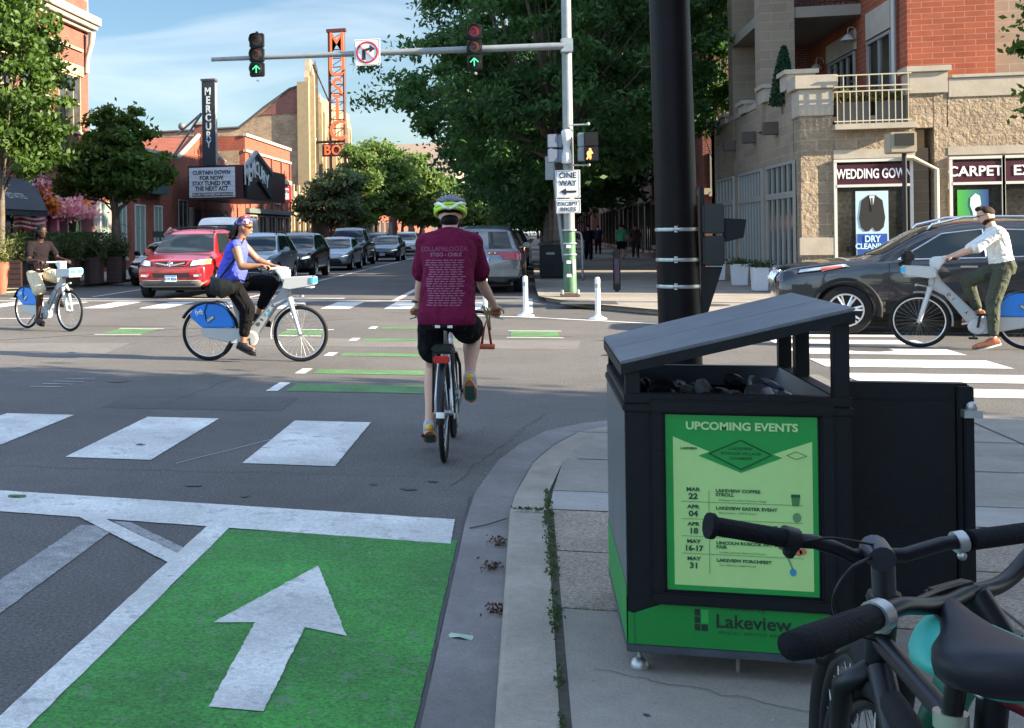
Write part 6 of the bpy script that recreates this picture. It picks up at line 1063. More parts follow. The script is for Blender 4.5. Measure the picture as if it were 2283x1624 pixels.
for z, nm in ((3.45, 'upper'), (3.13, 'lower')): MB().box(1.07, 1.24, 28.62, 28.85, z, z + .31).build('housing', mgrey, pd, bevel=.015); MB().box(1.2, 1.5, 28.55, 28.8, z, z + .31).build('signal_section', blackplastic, pd, bevel=.015)
lit = pm('lit_amber', (1, .36, .1), .4, emit=.32); q = MB(); q.ell((1.32, 28.54, 3.38), (.025, .006, .026), 10, 6); q.prism([(1.27, 3.34), (1.35, 3.36), (1.39, 3.29), (1.34, 3.27), (1.35, 3.22), (1.34, 3.16), (1.31, 3.16), (1.305, 3.22), (1.27, 3.16), (1.24, 3.16), (1.27, 3.24), (1.25, 3.28)], 28.535, 28.548, 'y'); q.build('walking_figure', lit, pd)
MB().tube([(.9, 28.8, 3.95), (1.3, 28.8, 3.95)], .02, 8).ell((1.3, 28.8, 3.96), (.04, .04, .04)).tube([(.9, 28.8, 3.05), (1.3, 28.8, 3.05)], .02, 8).ell((1.3, 28.8, 3.05), (.04, .04, .04)).build('bracket', steel, pd, smooth=50)
sb_ = thing('pedestrian_signal', (.55, 28.8, 3.1), 'pedestrian signal on the mast seen from its pale blue-grey back', 'pedestrian signal')
bl = pm('signal_back_blue', (.14, .17, .23), .5)
for z in (3.45, 3.12): MB().box(.42, .64, 28.65, 28.85, z, z + .3).build('housing', bl, sb_, bevel=.015); MB().box(.64, .74, 28.68, 28.85, z, z + .29).build('hinge_side', bl, sb_, bevel=.015)
cb = thing('junction_box', (.82, 28.75, 3.1), 'white bulbous junction housing strapped to the mast above the ONE WAY sign', 'junction box'); MB().lathe([(.06, 0), (.11, .02), (.12, .15), (.1, .27), (.07, .36), (.1, .47), (.115, .6), (.11, .72), (.08, .76), (0, .77)], (.83, 28.72, 3.08), n=20).build('housing', pm('housing_white', (.5, .53, .52), .4, var=.1), cb, smooth=50)
tp = thing('sign_post', (.62, 33, .11), 'thin leaning pale grey sign post beside the mast', 'sign post'); MB().tube([(.86, 33, .8), (.55, 33, 3.9)], .05, 10).build('post', mgrey, tp, smooth=50); MB().box(.42, .62, 32.9, 32.92, 2.9, 3.5).build('panel', mgrey, tp)
# flexible white posts
first = None
for i, (x, y, lab) in enumerate(((1172, 705, 'white delineator post on the edge line between cyclist and mast'), (1333, 712, 'white delineator post on the edge line right of the green mast base'), (1082, 700, 'white delineator post half hidden by the cyclist\'s right forearm'), (1046, 690, 'white delineator post almost wholly hidden behind the cyclist'))):
    g = G(x, y)
    if first is None:
        first = thing('delineator_post', (0, 0, 0), lab, 'delineator post', 'white posts along the edge line'); MB().lathe([(0, 0), (.16, 0), (.15, .02), (.07, .05), (.05, .08), (0, .08)], n=24).build('base', white, first, smooth=50); MB().lathe([(0, .07), (.045, .07), (.045, .72), (.03, .75), (0, .755)], n=20).build('post', white, first, smooth=50); MB().lathe([(.0465, .56), (.0465, .64)], n=20).build('reflector_band', pm('grey_band', (.35, .37, .38), .4), first, smooth=50); o = first
    else: o = copy_tree(first)
    o.location = (g[0], g[1], 0); o['label'] = lab
# far pavement furniture
g = G(1213, 622, .11); t = thing('litter_bin', (.75, 40, .11), 'dark rectangular bin standing left of the green mast base', 'litter bin'); MB().box(.3, 1.1, 39.7, 40.4, .14, 1.15).build('body', blackplastic, t, bevel=.03); MB().prism([(.25, 1.15), (1.2, 1.28), (1.2, 1.32), (.25, 1.19)], 39.65, 40.45, 'y').build('lid', black, t, bevel=.01); MB().box(.5, .75, 39.69, 39.7, .85, .92).build('label_plate', mgrey, t)
t = thing('information_post', (2.0, 31.2, .11), 'slim black upright post sign on the pavement right of the mast', 'post'); MB().box(1.93, 2.1, 31.1, 31.24, .11, 1.13).build('panel', black, t, bevel=.04); MB().box(1.96, 2.07, 31.09, 31.1, .3, .9).build('face', pm('post_face', (.04, .02, .05), .4), t)
for k, (x, y) in enumerate(((.75, 45), (.6, 48.5))): pass
t = thing('bicycle_rack', (1.25, 42, .11), 'grey looped bicycle rack tube behind the mast', 'bicycle rack'); MB().tube(spline([(1.15, 38, .11), (1.15, 38, 1.2), (1.25, 38, 1.5), (1.45, 38, 1.5), (1.5, 38, 1.2), (1.5, 38, .11)]), .035, 10).build('tube', steel, t, smooth=True)
# walkers on the far pavement
def walker(x, y, lab, top, bottom, skin=skin_fair, sl=.6, lg=1., ph=.22, face=(0, -1, 0), hairm=hair_black, dress=False, rz=None, build=1.):
    f = V3(face).normalized(); l = Vector((-f.y, f.x, 0)); o = V3((x, y, .11)); P = lambda a, b, z: tuple(o + f * a + l * b + Vector((0, 0, z))); t = thing('person', (x, y, .11), lab, 'person', 'people walking on the far pavement')
    J = dict(pelvis=P(0, 0, .95), neck=P(.02, 0, 1.47), head=P(.04, 0, 1.63), face=tuple(f), shL=P(0, .19, 1.42), shR=P(0, -.19, 1.42), elL=P(-.05, .25, 1.13), elR=P(.03, -.25, 1.13), wrL=P(.1, .25, .92), wrR=P(.14, -.24, .95), hipL=P(0, .1, .92), hipR=P(0, -.1, .92), knL=P(ph * .6, .1, .5), knR=P(-ph * .15, -.1, .5), anL=P(ph, .1, .09), anR=P(-ph * 1.1, -.1, .12), toeL=P(ph + .14, .11, .06), toeR=P(-ph + .02, -.1, .04))
    r = figure(t, J, skin, ('top', top), ('bottom', bottom, .04 if dress else .01), vox=.02, sleeve=sl, leg=lg, hands=False, fine=False, loose=.015, build=build, belly=.12, hem=.06); q = Flesh(); q.ell(r['hd'] + r['hu'] * .03, (.085, .1, .1), 12, 8); q.build('hair', hairm, t, smooth=True)
    for a in 'LR': MB().ell(J['toe' + a], (.05, .1, .04), 8, 6).build('shoe', black, t, smooth=True)
darkc = cloth('dark_clothes', (.012, .012, .02)); g = G(1310, 580, .11)
walker(g[0] + .05, 64, 'woman in long black clothes walking towards the camera on the far pavement', darkc, darkc, skin_fair, 1.5, 1., dress=True)
walker(4.0, 78, 'man in dark blue clothes walking away by the dark doorway', cloth('navy_clothes', (.015, .02, .05)), darkc, face=(0, 1, 0))
walker(4.5, 66, 'walker in a bright green T-shirt and dark shorts, seen from behind', cloth('green_tshirt', (.08, .45, .22)), darkc, lg=.42, face=(0, 1, 0), build=1.12)
walker(5.35, 68, 'walker in a plaid shirt seen from behind beside the green T-shirt', pm('plaid_shirt', (.09, .06, .06), .8, var=.6, vs=25), cloth('grey_trousers', (.06, .05, .055)), face=(0, 1, 0), build=1.1, sl=1.)
walker(5.0, 72, 'walker in dark shorts between the green T-shirt and the plaid shirt', darkc, darkc, lg=.42, face=(0, 1, 0))
for j, (x0, x1, y, l) in enumerate(((1586, 1619, 626, 'farthest white planter'), (1634, 1670, 638, 'middle white planter'), (1680, 1716, 650, 'nearest white planter'))):
    Yp = G((x0 + x1) / 2, y, .11)[1]; a, b = PY(x0, y, Yp), PY(x1, y, Yp); t = thing('planter', (a[0] / 2 + b[0] / 2, Yp, .11), l + ' of three along the shaded shop wall', 'planter', 'white planters by the shop wall')
    MB().prism([(a[0] + .03, .12), (b[0] - .03, .12), (b[0], .67), (a[0], .67)], Yp, Yp + .45, 'y').build('pot', pm('planter_white', (.55, .56, .6), .6, var=.06), t, bevel=.01)
    P = np.c_[rng.normal((a[0] + b[0]) / 2, .13, 260), rng.normal(Yp + .2, .12, 260), .67 + np.abs(rng.normal(0, .06 if j else .02, 260))]; quadmesh('plant', leafquads(P, .05), weedm, t)
# ---------------------------------------------------------------- buildings
redb = brick('red_brick', (.2, .05, .035), (.15, .038, .028), (.19, .13, .1)); darkb = brick('dark_red_brick', (.2, .05, .04), (.14, .04, .035), (.2, .16, .14)); tanb = brick('tan_brick', (.3, .215, .14), (.2, .145, .1), (.25, .2, .15), .3, .1, var=.35)
orb = brick('orange_brick', (.24, .06, .03), (.2, .045, .025), (.22, .13, .1), .3, .1); bigb = brick('long_red_brick', (.27, .07, .036), (.22, .055, .03), (.3, .15, .1), .42, .125, mort=.008, bump=.5)
rock = brick('rock_face_block', (.37, .29, .205), (.29, .225, .16), (.4, .34, .27), .4, .235, mort=.014, bump=.8, rock=1.6, var=.25); smooth_b = brick('smooth_block', (.25, .205, .155), (.21, .17, .13), (.28, .24, .19), .8, .235, mort=.01, bump=.3, var=.15)
stone = pm('cut_stone', (.34, .3, .245), .85, var=.1, vs=3, bump=.2, bs=30); cream = pm('cream_terracotta', (.3, .235, .15), .8, var=.15, vs=2, bump=.3, bs=12); greenst = pm('green_shutters', (.12, .22, .15), .7)
wf_ = pm('window_frame_grey', (.3, .31, .31), .5, .3); wfw = pm('window_frame_white', (.5, .5, .47), .6); inter = pm('shop_glass', (.03, .03, .026), .08, spec=.6, coat=.2, var=.7, vs=1.3)
mag = pm('maroon_fascia', (.05, .008, .02), .4); pinkm = pm('pink_flowers', (.75, .2, .32), .7, var=.4, vs=14); orange = pm('orange_flowers', (.8, .3, .06), .7, var=.3, vs=14)
def win(p, ax, pos, a0, a1, z0, z1, fm=wfw, mull=0, bars=0, gm=inter, sgn=1, w=.07, sill=True):
    """window on a wall; ax 'x': the wall is X = pos and a runs along Y; ax 'y': the wall is Y = pos"""
    def B(q, u0, u1, d0, d1, v0, v1):
        d0, d1 = pos + sgn * d0, pos + sgn * d1
        return q.box(d0, d1, u0, u1, v0, v1) if ax == 'x' else q.box(u0, u1, d0, d1, v0, v1)
    q = MB(); B(q, a0 - w, a1 + w, 0, .06, z1, z1 + w); B(q, a0 - w, a0, 0, .055, z0, z1); B(q, a1, a1 + w, 0, .055, z0, z1); B(q, a0 - w, a1 + w, 0, .07, z0 - w, z0)
    for k in range(mull): u = a0 + (a1 - a0) * (k + 1) / (mull + 1); B(q, u - .025, u + .025, 0, .05, z0, z1)
    for k in range(bars): v = z0 + (z1 - z0) * (k + 1) / (bars + 1); B(q, a0, a1, 0, .045, v - .025, v + .025)
    o = q.build('window', fm, p); B(MB(), a0, a1, 0, .012, z0, z1).build('pane', gm, o)
    if sill: B(MB(), a0 - w - .05, a1 + w + .05, 0, .12, z0 - w - .1, z0 - w - .002).build('sill', stone, o)
    return o
# ---- red corner building on the left
XF = -17.5
b = thing('brick_building', (-22, 40, .1), 'tall red brick building at the left edge with stone cornice and stepped parapet', 'building')
MB().box(-27, XF, 33, 48, .1, 10.3).build('wall', redb, b)
q = MB().box(-27.2, XF + .5, 32.8, 48.35, 10.3, 10.62).box(-27.1, XF + .38, 32.9, 48.25, 10.12, 10.3).box(-27.05, XF + .2, 32.95, 48.1, 9.98, 10.12); q.build('cornice', stone, b, bevel=.02)
q = MB(); q.prism([(33, 10.62), (48, 10.62), (48, 11.3), (46.6, 11.3), (46.5, 11.7), (45.5, 12.2), (43.8, 13), (41.5, 13.2), (39.5, 12.9), (38, 12.2), (36.8, 11.6), (33, 11.5)], XF - .35, XF + .02, 'x'); par = q.build('parapet', redb, b)
q = MB(); pp_ = [(48.1, 11.35), (46.6, 11.35), (46.45, 11.75), (45.5, 12.25), (43.8, 13.05), (41.5, 13.25), (39.5, 12.95)]
for a, c_ in zip(pp_, pp_[1:]): q.tube([(XF - .15, *a), (XF - .15, *c_)], .1, 6)
q.tube([(XF - .1, 48, 10.6), (XF - .1, 48, 11.7)], .14, 8); q.build('coping', stone, par)
q = MB(); 
for z0, z1 in ((9.1, 9.22), (8.35, 8.5), (8.1, 8.35)): q.box(XF, XF + .08, 33, 47.3, z0, z1)
q.build('string_course', cream, b); q = MB().tube([(XF + .35, 47.6, 9.95), (XF + .3, 47.6, 9.5), (XF + .12, 47.6, 8.9), (XF + .08, 47.6, 8.3)], [.16, .13, .1, .12], 8); q.build('bracket', stone, b, smooth=50)
for y0, y1 in ((44.6, 46.9), (41, 43.6), (37.5, 40)): win(b, 'x', XF, y0, y1, 5.9, 8.0, cream, 2, 1)
MB().box(XF, XF + .25, 33, 48, 4.6, 4.95).build('shop_cornice', stone, b, bevel=.02); win(b, 'x', XF, 37.0, 41, .5, 3.2, black, 3, 0)
aw = thing('awning', (-16.8, 38.5, 3), 'dark slate shop awning with faint crest and ESTATES lettering', 'awning'); awm = pm('slate_canvas', (.035, .045, .06), .75, var=.15)
A1, A2, A3, A4 = PX(-60, 385, XF + .02), PX(76, 402, XF + .02), PX(106, 470, -16.2), PX(-60, 462, -16.2)
A1 = (A1[0], 36.3, A2[2]); A4 = (A4[0], 36.3, A3[2]); q = MB(); q.quad(A1, A4, A3, A2); q.quad((XF + .02, A3[1], A3[2]), A2, A3); q.quad(A4, (A4[0], 36.3, A4[2] - .2), (A3[0], A3[1], A3[2] - .2), A3); q.quad((XF + .02, 36.3, A4[2]), A4, A1); q.build('canvas', awm, aw)
q = MB(); q.tube([A4, A3], .03, 6); q.tube([A3, (XF, A3[1], A3[2])], .03, 6); q.build('frame', black, aw)
u = (V3(A3) - V3(A4)).normalized(); v = (V3(A2) - V3(A3)); v = (v - u * v.dot(u)).normalized(); pa = V3(PX(33, 442, -16.75)); n_ = u.cross(v)
if n_.x < 0: n_ = -n_
def on_aw(p): p = V3(p); return p + n_ * ((V3(A3) - p).dot(n_) + .02)
fm_ = pm('faded_lettering', (.4, .42, .44), .8); text('ESTATES', .42, fm_, on_aw(pa), u, v, 'lettering', aw, bold=.01, depth=.003); p_ = on_aw(pa + v * .62); q = MB(); q.tube([p_ + u * .32 * math.cos(t) + v * .28 * math.sin(t) for t in [R(-20 + 22 * k) for k in range(13)]], .03, 6); q.tube([p_ - u * .1 + v * .1, p_ - v * .12, p_ + u * .15 - v * .05], .04, 6); q.build('crest', fm_, aw)
fl_ = thing('flag', (-16.4, 38.8, 2.2), 'red and white striped bunting hanging under the slate awning', 'bunting')
p0 = PY(30, 495, 38.8)
for k in range(6): q = MB(); z = p0[2] - .02 + .17 - k * .075; q.add([(p0[0] + .16 * i, 38.8 + .03 * math.sin(i * 2), z + .05 * math.sin(i * .8 + .5) - (.06 if j else 0)) for i in range(8) for j in (0, 1)], [(2 * i, 2 * i + 1, 2 * i + 3, 2 * i + 2) for i in range(7)]); q.build('stripe', pm('flag_red', (.4, .02, .04), .8) if k % 2 else pm('flag_white', (.6, .55, .55), .8), fl_)
# pink shop front
ps = thing('flower_decoration', (-17, 44.5, 3), 'pink and orange artificial flowers framing the shop front beyond the awning', 'decoration')
sf = thing('shop', (-17.4, 44.5, .1), 'pink shop front with dark red door frame, green panel and number plate 3759', 'shop front'); pk = pm('pink_paint', (.7, .22, .36), .6)
MB().box(XF, XF + .12, 41.8, 48.3, .12, 3.0).build('panel', pm('dark_red_panel', (.1, .02, .03), .6), sf); MB().box(XF + .12, XF + .16, 45, 47.2, .3, 1.5).build('green_panel', pm('green_panel', (.01, .09, .06), .6), sf); win(sf, 'x', XF + .12, 45.1, 46.4, 1.65, 2.75, wfw, 0, 0, sill=False)
for y in (42.0, 43.3, 48.1): MB().box(XF + .12, XF + .4, y, y + .22, .12, 3.1).build('pillar', pk if y != 48.1 else wfw, sf)
MB().box(XF + .12, XF + .3, 41.8, 48.3, 3.0, 3.25).build('fascia', pk, sf); pn = PX(125, 482, XF + .4); o = MB().box(pn[0], pn[0] + .02, pn[1] - .3, pn[1] + .35, pn[2] - .12, pn[2] + .12).build('number_plate', black, sf); text('59', .26, white, (pn[0] + .03, pn[1], pn[2]), (0, 1, 0), (0, 0, 1), 'lettering', o, bold=.03)
P = []; Pc = []
def along(a, c_, n, s): return np.array([[a[i] + (c_[i] - a[i]) * t + rng.normal(0, s[i]) for i in range(3)] for t in rng.random(n)])
fa = PX(88, 410, XF + .3); fb = PX(125, 468, XF + .5); fc = PX(205, 475, XF + .5)
V_ = leafquads(np.vstack([along(fa, fb, 700, (.2, .3, .2)), along(fb, fc, 900, (.2, .3, .14)), along(PX(110, 445, XF + .4), PX(170, 452, XF + .5), 300, (.2, .4, .2))]), .14, asp=1.2); quadmesh('pink_flowers', V_, leafmat('pink_petal', (.75, .25, .32), (.85, .55, .55), .2), ps)
V_ = leafquads(np.vstack([along(PX(100, 420, XF + .4), PX(118, 465, XF + .6), 350, (.15, .2, .15)), along(PX(188, 450, XF + .5), PX(196, 480, XF + .5), 120, (.12, .2, .1)), along(PX(130, 458, XF + .5), PX(150, 462, XF + .5), 150, (.1, .2, .1))]), .14, asp=1.2); quadmesh('orange_flowers', V_, leafmat('orange_petal', (.8, .25, .05), (.85, .5, .1), .2), ps)
bn_ = thing('banner', (-16.7, 43, 1), 'narrow pink and orange vertical banner by the shop door', 'banner'); a, c_ = PY(80, 485, 41.6), PY(96, 560, 41.6); MB().box(a[0], c_[0], 41.6, 41.63, c_[2], a[2]).build('cloth', pm('banner_pink', (.8, .25, .3), .7, var=.5, vs=3), bn_)
ga = thing('garland', (-16.9, 46.5, 1.4), 'pale green looped garland hanging beside the shop front', 'garland'); g0 = PX(172, 490, XF + .5); MB().tube(spline([(g0[0], g0[1], g0[2]), (g0[0], g0[1] - .15, g0[2] - .7), (g0[0], g0[1] - .1, g0[2] - 1.6), (g0[0], g0[1] + .05, g0[2] - 1.8), (g0[0], g0[1] + .15, g0[2] - 1.5), (g0[0], g0[1] + .1, g0[2] - .6), (g0[0], g0[1], g0[2])]), .04, 6).build('cord', pm('garland_green', (.35, .5, .2), .8), ga, smooth=True)
# ---- low brick row
b = thing('brick_building', (-21, 55, .1), 'low red brick shop row with tall pale windows behind the bushy tree', 'building'); MB().box(-30, XF, 48.3, 60.5, .1, 5.6).build('wall', orb, b); MB().box(-30.1, XF + .1, 48.2, 60.6, 5.6, 5.75).build('coping', stone, b)
for y0, y1 in ((49.2, 50.4), (51.6, 52.6), (54.0, 55.4), (57, 58.2)): win(b, 'x', XF, y0, y1, .7, 3.0, wfw, 1, 0, gm=pm('pale_green_glass', (.2, .27, .22), .3))
MB().box(XF + .0, XF + .5, 54.6, 58, 3.6, 4.3).build('green_sign', pm('dark_green_sign', (.015, .05, .045), .6), b)
b = thing('brick_building', (-21, 65, .1), 'gabled orange brick theatre building behind the marquee', 'building'); q = MB(); q.prism([(60.6, .1), (76.8, .1), (76.8, 5.2), (70.5, 6.0), (66, 7.1), (61.5, 5.6), (60.6, 5.6)], -30, XF, 'x'); q.build('wall', orb, b)
q = MB()
for a, c_ in (((60.5, 5.65), (61.6, 5.65)), ((61.6, 5.65), (66, 7.2)), ((66, 7.2), (70.6, 6.1)), ((70.6, 6.1), (76.8, 5.3))): q.tube([(XF - .05, *a), (XF - .05, *c_)], .13, 6)
q.build('coping', stone, b); MB().box(XF - .3, XF + .25, 65.7, 66.3, .2, 7.7).build('pilaster', darkb, b); MB().box(XF - .35, XF + .35, 65.6, 66.4, 7.7, 7.85).build('pilaster_cap', stone, b)
win(b, 'x', XF, 61.3, 62.9, 1.9, 3.4, wf_, 1, 0); MB().box(XF, XF + .03, 64, 72, .12, 3.0).build('entrance', pm('dark_entrance', (.012, .01, .01), .5), b); MB().box(XF, XF + .2, 63.3, 63.7, .12, 3.1).build('pilaster', stone, b)
# ---- blade sign and marquee
t = thing('blade_sign', (-15.5, 60, 5.2), 'tall black vertical blade sign reading MERCURY above the marquee', 'sign'); a, c_ = PY(449, 181, 60), PY(480, 372, 60)
cab_ = MB().box(a[0], c_[0], 60, 60.55, c_[2], a[2]).build('cabinet', pm('sign_blue_black', (.012, .018, .025), .45), t, bevel=.02); MB().box(a[0] - .04, c_[0] + .04, 59.96, 60.6, a[2], a[2] + .1).build('cap', pm('brown_trim', (.08, .05, .04), .5), t); MB().box(c_[0] - .005, c_[0] + .02, 60.1, 60.45, c_[2] + .1, a[2] - .1).build('side_strip', wf_, t)
for i, ch in enumerate('MERCURY'): p = PY(463 + i * .4, 205 + i * 19.5, 59.97); text(ch, .52, fm_ if 0 else pm('sign_silver', (.45, .5, .52), .4), p, (1, 0, 0), (0, 0, 1), 'letter', t, bold=.03, depth=.02, sx=.8)
q = MB(); q.tube([PY(448, 254, 60.2), PY(396, 300, 63)], .06, 6); q.tube([PY(448, 256, 60.2), PY(385, 350, 62)], .06, 6); q.ell(PY(405, 282, 62.3), (.2, .2, .2), 10, 6); q.build('brace', pm('brace_grey', (.12, .12, .13), .5), t, smooth=50)
t = thing('marquee', (-15.4, 61, 3.3), 'theatre marquee with white letter board reading CURTAIN DOWN FOR NOW', 'marquee'); a, c_ = PY(417, 373, 59.9), PY(526, 440, 59.9)
MB().box(a[0], c_[0] + .35, 60, 71, c_[2] - .08, a[2] + .05).build('canopy', pm('marquee_maroon', (.035, .008, .014), .4), t); q = MB(); bd = MB().box(a[0] + .08, c_[0] - .05, 59.97, 60, c_[2] + .02, a[2] - .05).build('letter_board', pm('letterboard_white', (.6, .62, .66), .5), t)
x0, x1, z0, z1 = a[0] + .08, c_[0] - .05, c_[2] + .02, a[2] - .05; W_, H_ = x1 - x0, z1 - z0
for k in range(1, 6): q.box(x0, x1, 59.962, 59.97, z0 + H_ * k / 6.3 + .08, z0 + H_ * k / 6.3 + .09)
q.build('letter_rail', wf_, bd)
for i, s in enumerate(('CURTAIN DOWN', 'FOR NOW', 'STAY TUNED FOR', 'THE NEXT ACT')): text(s, .285, signblack, (x0 + W_ * .49, 59.96, z1 - .26 - i * .27), (1, 0, 0), (0, 0, 1), 'lettering', bd, bold=.03, sx=.86 if len(s) > 8 else .9)
o = MB().box(x0 + .15, x1 - .1, 59.955, 59.965, z0 + .05, z0 + .24).build('web_strip', signblack, bd); text('MERCURYTHEATERCHICAGO.COM', .16, white, ((x0 + x1) / 2, 59.95, z0 + .14), (1, 0, 0), (0, 0, 1), 'lettering', o, bold=.02, sx=.93)
XM = c_[0] + .36; pts = [PX(x, y, XM) for x, y in ((543, 372), (566, 341), (602, 388), (602, 444), (572, 402), (547, 441))]; po2 = [(p[1], p[2]) for p in pts]; ch_o = MB().prism(po2, XM, XM + .12, 'x').build('chevron_sign', signblack, t)
for i, ch in enumerate('MERCURY'):
    f = (i + .5) / 7; x = 546 + f * 53; yt = (366 - (x - 546) * 1.2) if x < 566 else (350 + (x - 566) * 1.28); yb = (428 - (x - 546) * 1.1) if x < 571 else (398 + (x - 571) * 1.25); a1, a2 = PX(x, yt + 3, XM + .13), PX(x, yb - 6, XM + .13); h_ = max(.4, a1[2] - a2[2]); text(ch, h_ * 1.25, white, (XM + .14, a1[1], (a1[2] + a2[2]) / 2), (0, 1, 0), (0, 0, 1), 'letter', ch_o, bold=.03, depth=.01, sx=.95 / h_ * 1.2)
q = MB()
for a1, a2 in zip(po2[:3], po2[1:3]): q.tube([(XM + .1, *a1), (XM + .1, *a2)], .14, 6)
q.build('chevron_trim', pm('trim_grey_blue', (.14, .17, .18), .5), ch_o)
# ---- tan sided two-storey building
b = thing('brick_building', (-22, 85, .1), 'two-storey orange-red brick building with pale bands beyond the chevron sign', 'building'); MB().box(-40, XF, 77, 92.3, .1, 7.95).build('wall', orb, b); MB().box(-40, XF - .4, 76.95, 77, .1, 7.0).build('side_wall', tanb, b)
q = MB()
for z0, z1 in ((7.9, 8.1), (6.9, 7.05), (5.3, 5.6)): q.box(XF - .1, XF + .12, 76.9, 92.4, z0, z1)
q.build('stone_band', stone, b)
for y in (78, 81.5, 85, 88.5, 91.8): MB().box(XF, XF + .13, y, y + .25, 3.3, 6.9).build('pilaster', darkb, b)
for y in (79.2, 86.3): win(b, 'x', XF, y, y + 1.6, 3.9, 5.3, wfw, 1, 0)
MB().box(XF, XF + .25, 77, 92.3, 3.0, 3.3).build('shop_cornice', pm('green_grey', (.09, .12, .11), .6), b)
for y in (78, 81, 84, 87, 90): win(b, 'x', XF, y, y + 2.2, .4, 2.8, wf_, 1, 0, sill=False)
t = thing('hanging_sign', (-14, 74, 3.5), 'white sign with red frame hanging beyond the chevron marquee', 'sign'); a, c_ = PY(606, 418, 74), PY(648, 449, 74); MB().box(a[0], c_[0], 74, 74.2, c_[2], a[2]).build('panel', redp, t); o = MB().box(a[0] + .07, c_[0] - .1, 73.98, 74, c_[2] + .1, a[2] - .08).build('face', signwhite, t)
text('STAR TV', .3, redp, ((a[0] + c_[0]) / 2, 73.97, a[2] - .3), (1, 0, 0), (0, 0, 1), 'lettering', o, bold=.0); MB().box(a[0] + .15, a[0] + .75, 73.97, 73.98, c_[2] + .22, c_[2] + .27).box(a[0] + .15, a[0] + .9, 73.97, 73.98, c_[2] + .32, c_[2] + .35).build('small_print', wf_, o); MB().box(-17.5, a[0], 74.05, 74.12, a[2] - .2, a[2] - .12).build('bracket', black, t)
b = thing('shop_building', (-22, 96, .1), 'narrow pale ornamented shop front between the orange brick building and the theatre', 'building'); MB().box(-40, XF, 92.5, 100.4, .1, 4.9).build('wall', cream, b)
for y in (92.7, 95, 97.5, 99.8): MB().box(XF, XF + .2, y, y + .35, .1, 5.4).build('pilaster', cream, b)
for y in (93.3, 95.6, 98): win(b, 'x', XF, y, y + 1.5, .4, 3.0, black, 1, 0, sill=False)
# ---- big theatre
b = thing('theatre', (-25, 112, .1), 'large theatre with sloping tan brick side wall and cream ornamented front', 'building'); q = MB(); sw = [(x, z) for x, y, z in [PY(*p, 101) for p in ((330, 297), (533, 285), (560, 264), (588, 241), (646, 199), (668, 192))]]; q.prism([(-70, .1), (-17.9, .1), (-17.9, sw[-1][1])] + sw[::-1] + [(-70, sw[0][1])], 101, 128, 'y'); q.build('wall', tanb, b)
q = MB(); q.prism([(-21.6, 11.6), (-18.45, 11.6), (-18.45, sw[-1][1] - .1), (sw[4][0], sw[4][1] - .1), (sw[3][0] + .3, 11.95)], 100.93, 101, 'y'); q.build('upper_brick', darkb, b)
q = MB(); ln = [(-70, sw[0][1])] + sw
for a, c_ in zip(ln, ln[1:]): q.tube([(a[0], 100.95, a[1]), (c_[0], 100.95, c_[1])], .12, 6)
q.build('coping', pm('dark_coping', (.06, .05, .05), .7), b); MB().box(-18.4, -17.45, 100.6, 101.2, .1, sw[-1][1] + .3).build('corner_pier', pm('ochre_render', (.24, .185, .11), .8, var=.1), b)
q = MB(); q.prism([(101.2, .1), (101.2, 14.6), (101.6, 15.2), (101.9, 16.2), (103.2, 16.1), (103.6, 15.0), (104.6, 14.2), (105.4, 12.9), (107, 12.3), (107.6, 10.6), (113, 10.2), (113.4, 11.5), (115.5, 11.5), (116, 10.0), (121, 9.8), (121.5, 12.4), (123, 12.4), (123.5, 9.8), (128, 9.6), (128, .1)], -17.9, XF, 'x'); fr2 = q.build('front', cream, b)
q = MB()
for y, z in ((101.5, 14.8), (103.0, 15.4), (105.2, 12.9), (107.0, 12.2), (110, 10), (113.3, 11.7), (116, 10.6), (119, 9.6), (121.5, 12), (123.2, 12), (127.5, 9.8)): q.box(XF, XF + .4, y, y + .35, 4.9, z); q.lathe([(.22, z), (.1, z + .5), (0, z + .9)], (XF + .2, y + .17, 0), n=6)
q.build('pilaster', cream, fr2)
for y in (104.0, 111.0, 117.5): MB().box(XF, XF + .1, y, y + 1.0, 5.2, 10.6 if y < 105 else 9.2).build('green_window', greenst, fr2)
q = MB()
for y in (102.2, 108, 114.5, 120): q.tube(spline([(XF + .15, y, 8.6), (XF + .18, y + .7, 9.6), (XF + .15, y + 1.4, 8.6)]), .12, 6)
q.build('ornament', stone, fr2, smooth=True); MB().box(XF, XF + .05, 101.6, 127, .3, 3.8).build('entrance', pm('warm_entrance', (.12, .05, .03), .5), fr2)
t = thing('blade_sign', (-15.3, 103, 6), 'orange open-letter vertical sign reading MUSIC with BOX below, on dark red frame', 'sign'); om_ = pm('neon_orange', (.75, .13, .04), .4); dr_ = pm('dark_red_frame_paint', (.06, .012, .015), .5); Yb = 103.
q = MB()
for x in (734.5, 767): a, c_ = PY(x - 1, 72, Yb), PY(x + 6, 430, Yb); q.tube([(a[0], Yb, a[2]), (a[0], Yb, c_[2])], .13, 6)
xa, xb = PY(733.5, 72, Yb)[0], PY(766, 72, Yb)[0]; zt = PY(750, 72, Yb)[2]; zb_ = PY(750, 345, Yb)[2]; n = 14
for k in range(n + 1): z = zt + (zb_ - zt) * k / n; q.tube([(xa, Yb, z), (xb, Yb, z)], .045, 5); q.tube([(xa, Yb, z), (xb, Yb, z + (zt - zb_) / n)], .03, 5) if k else None
q.box(xa - .2, xb + .2, Yb - .3, Yb + .3, zt, zt + .25); q.tube([(XF, Yb, 9.3), (xb, Yb, 9.3)], .12, 6); q.tube([(XF, Yb, 16), (xa, Yb, 12.5)], .06, 5); q.build('frame', dr_, t)
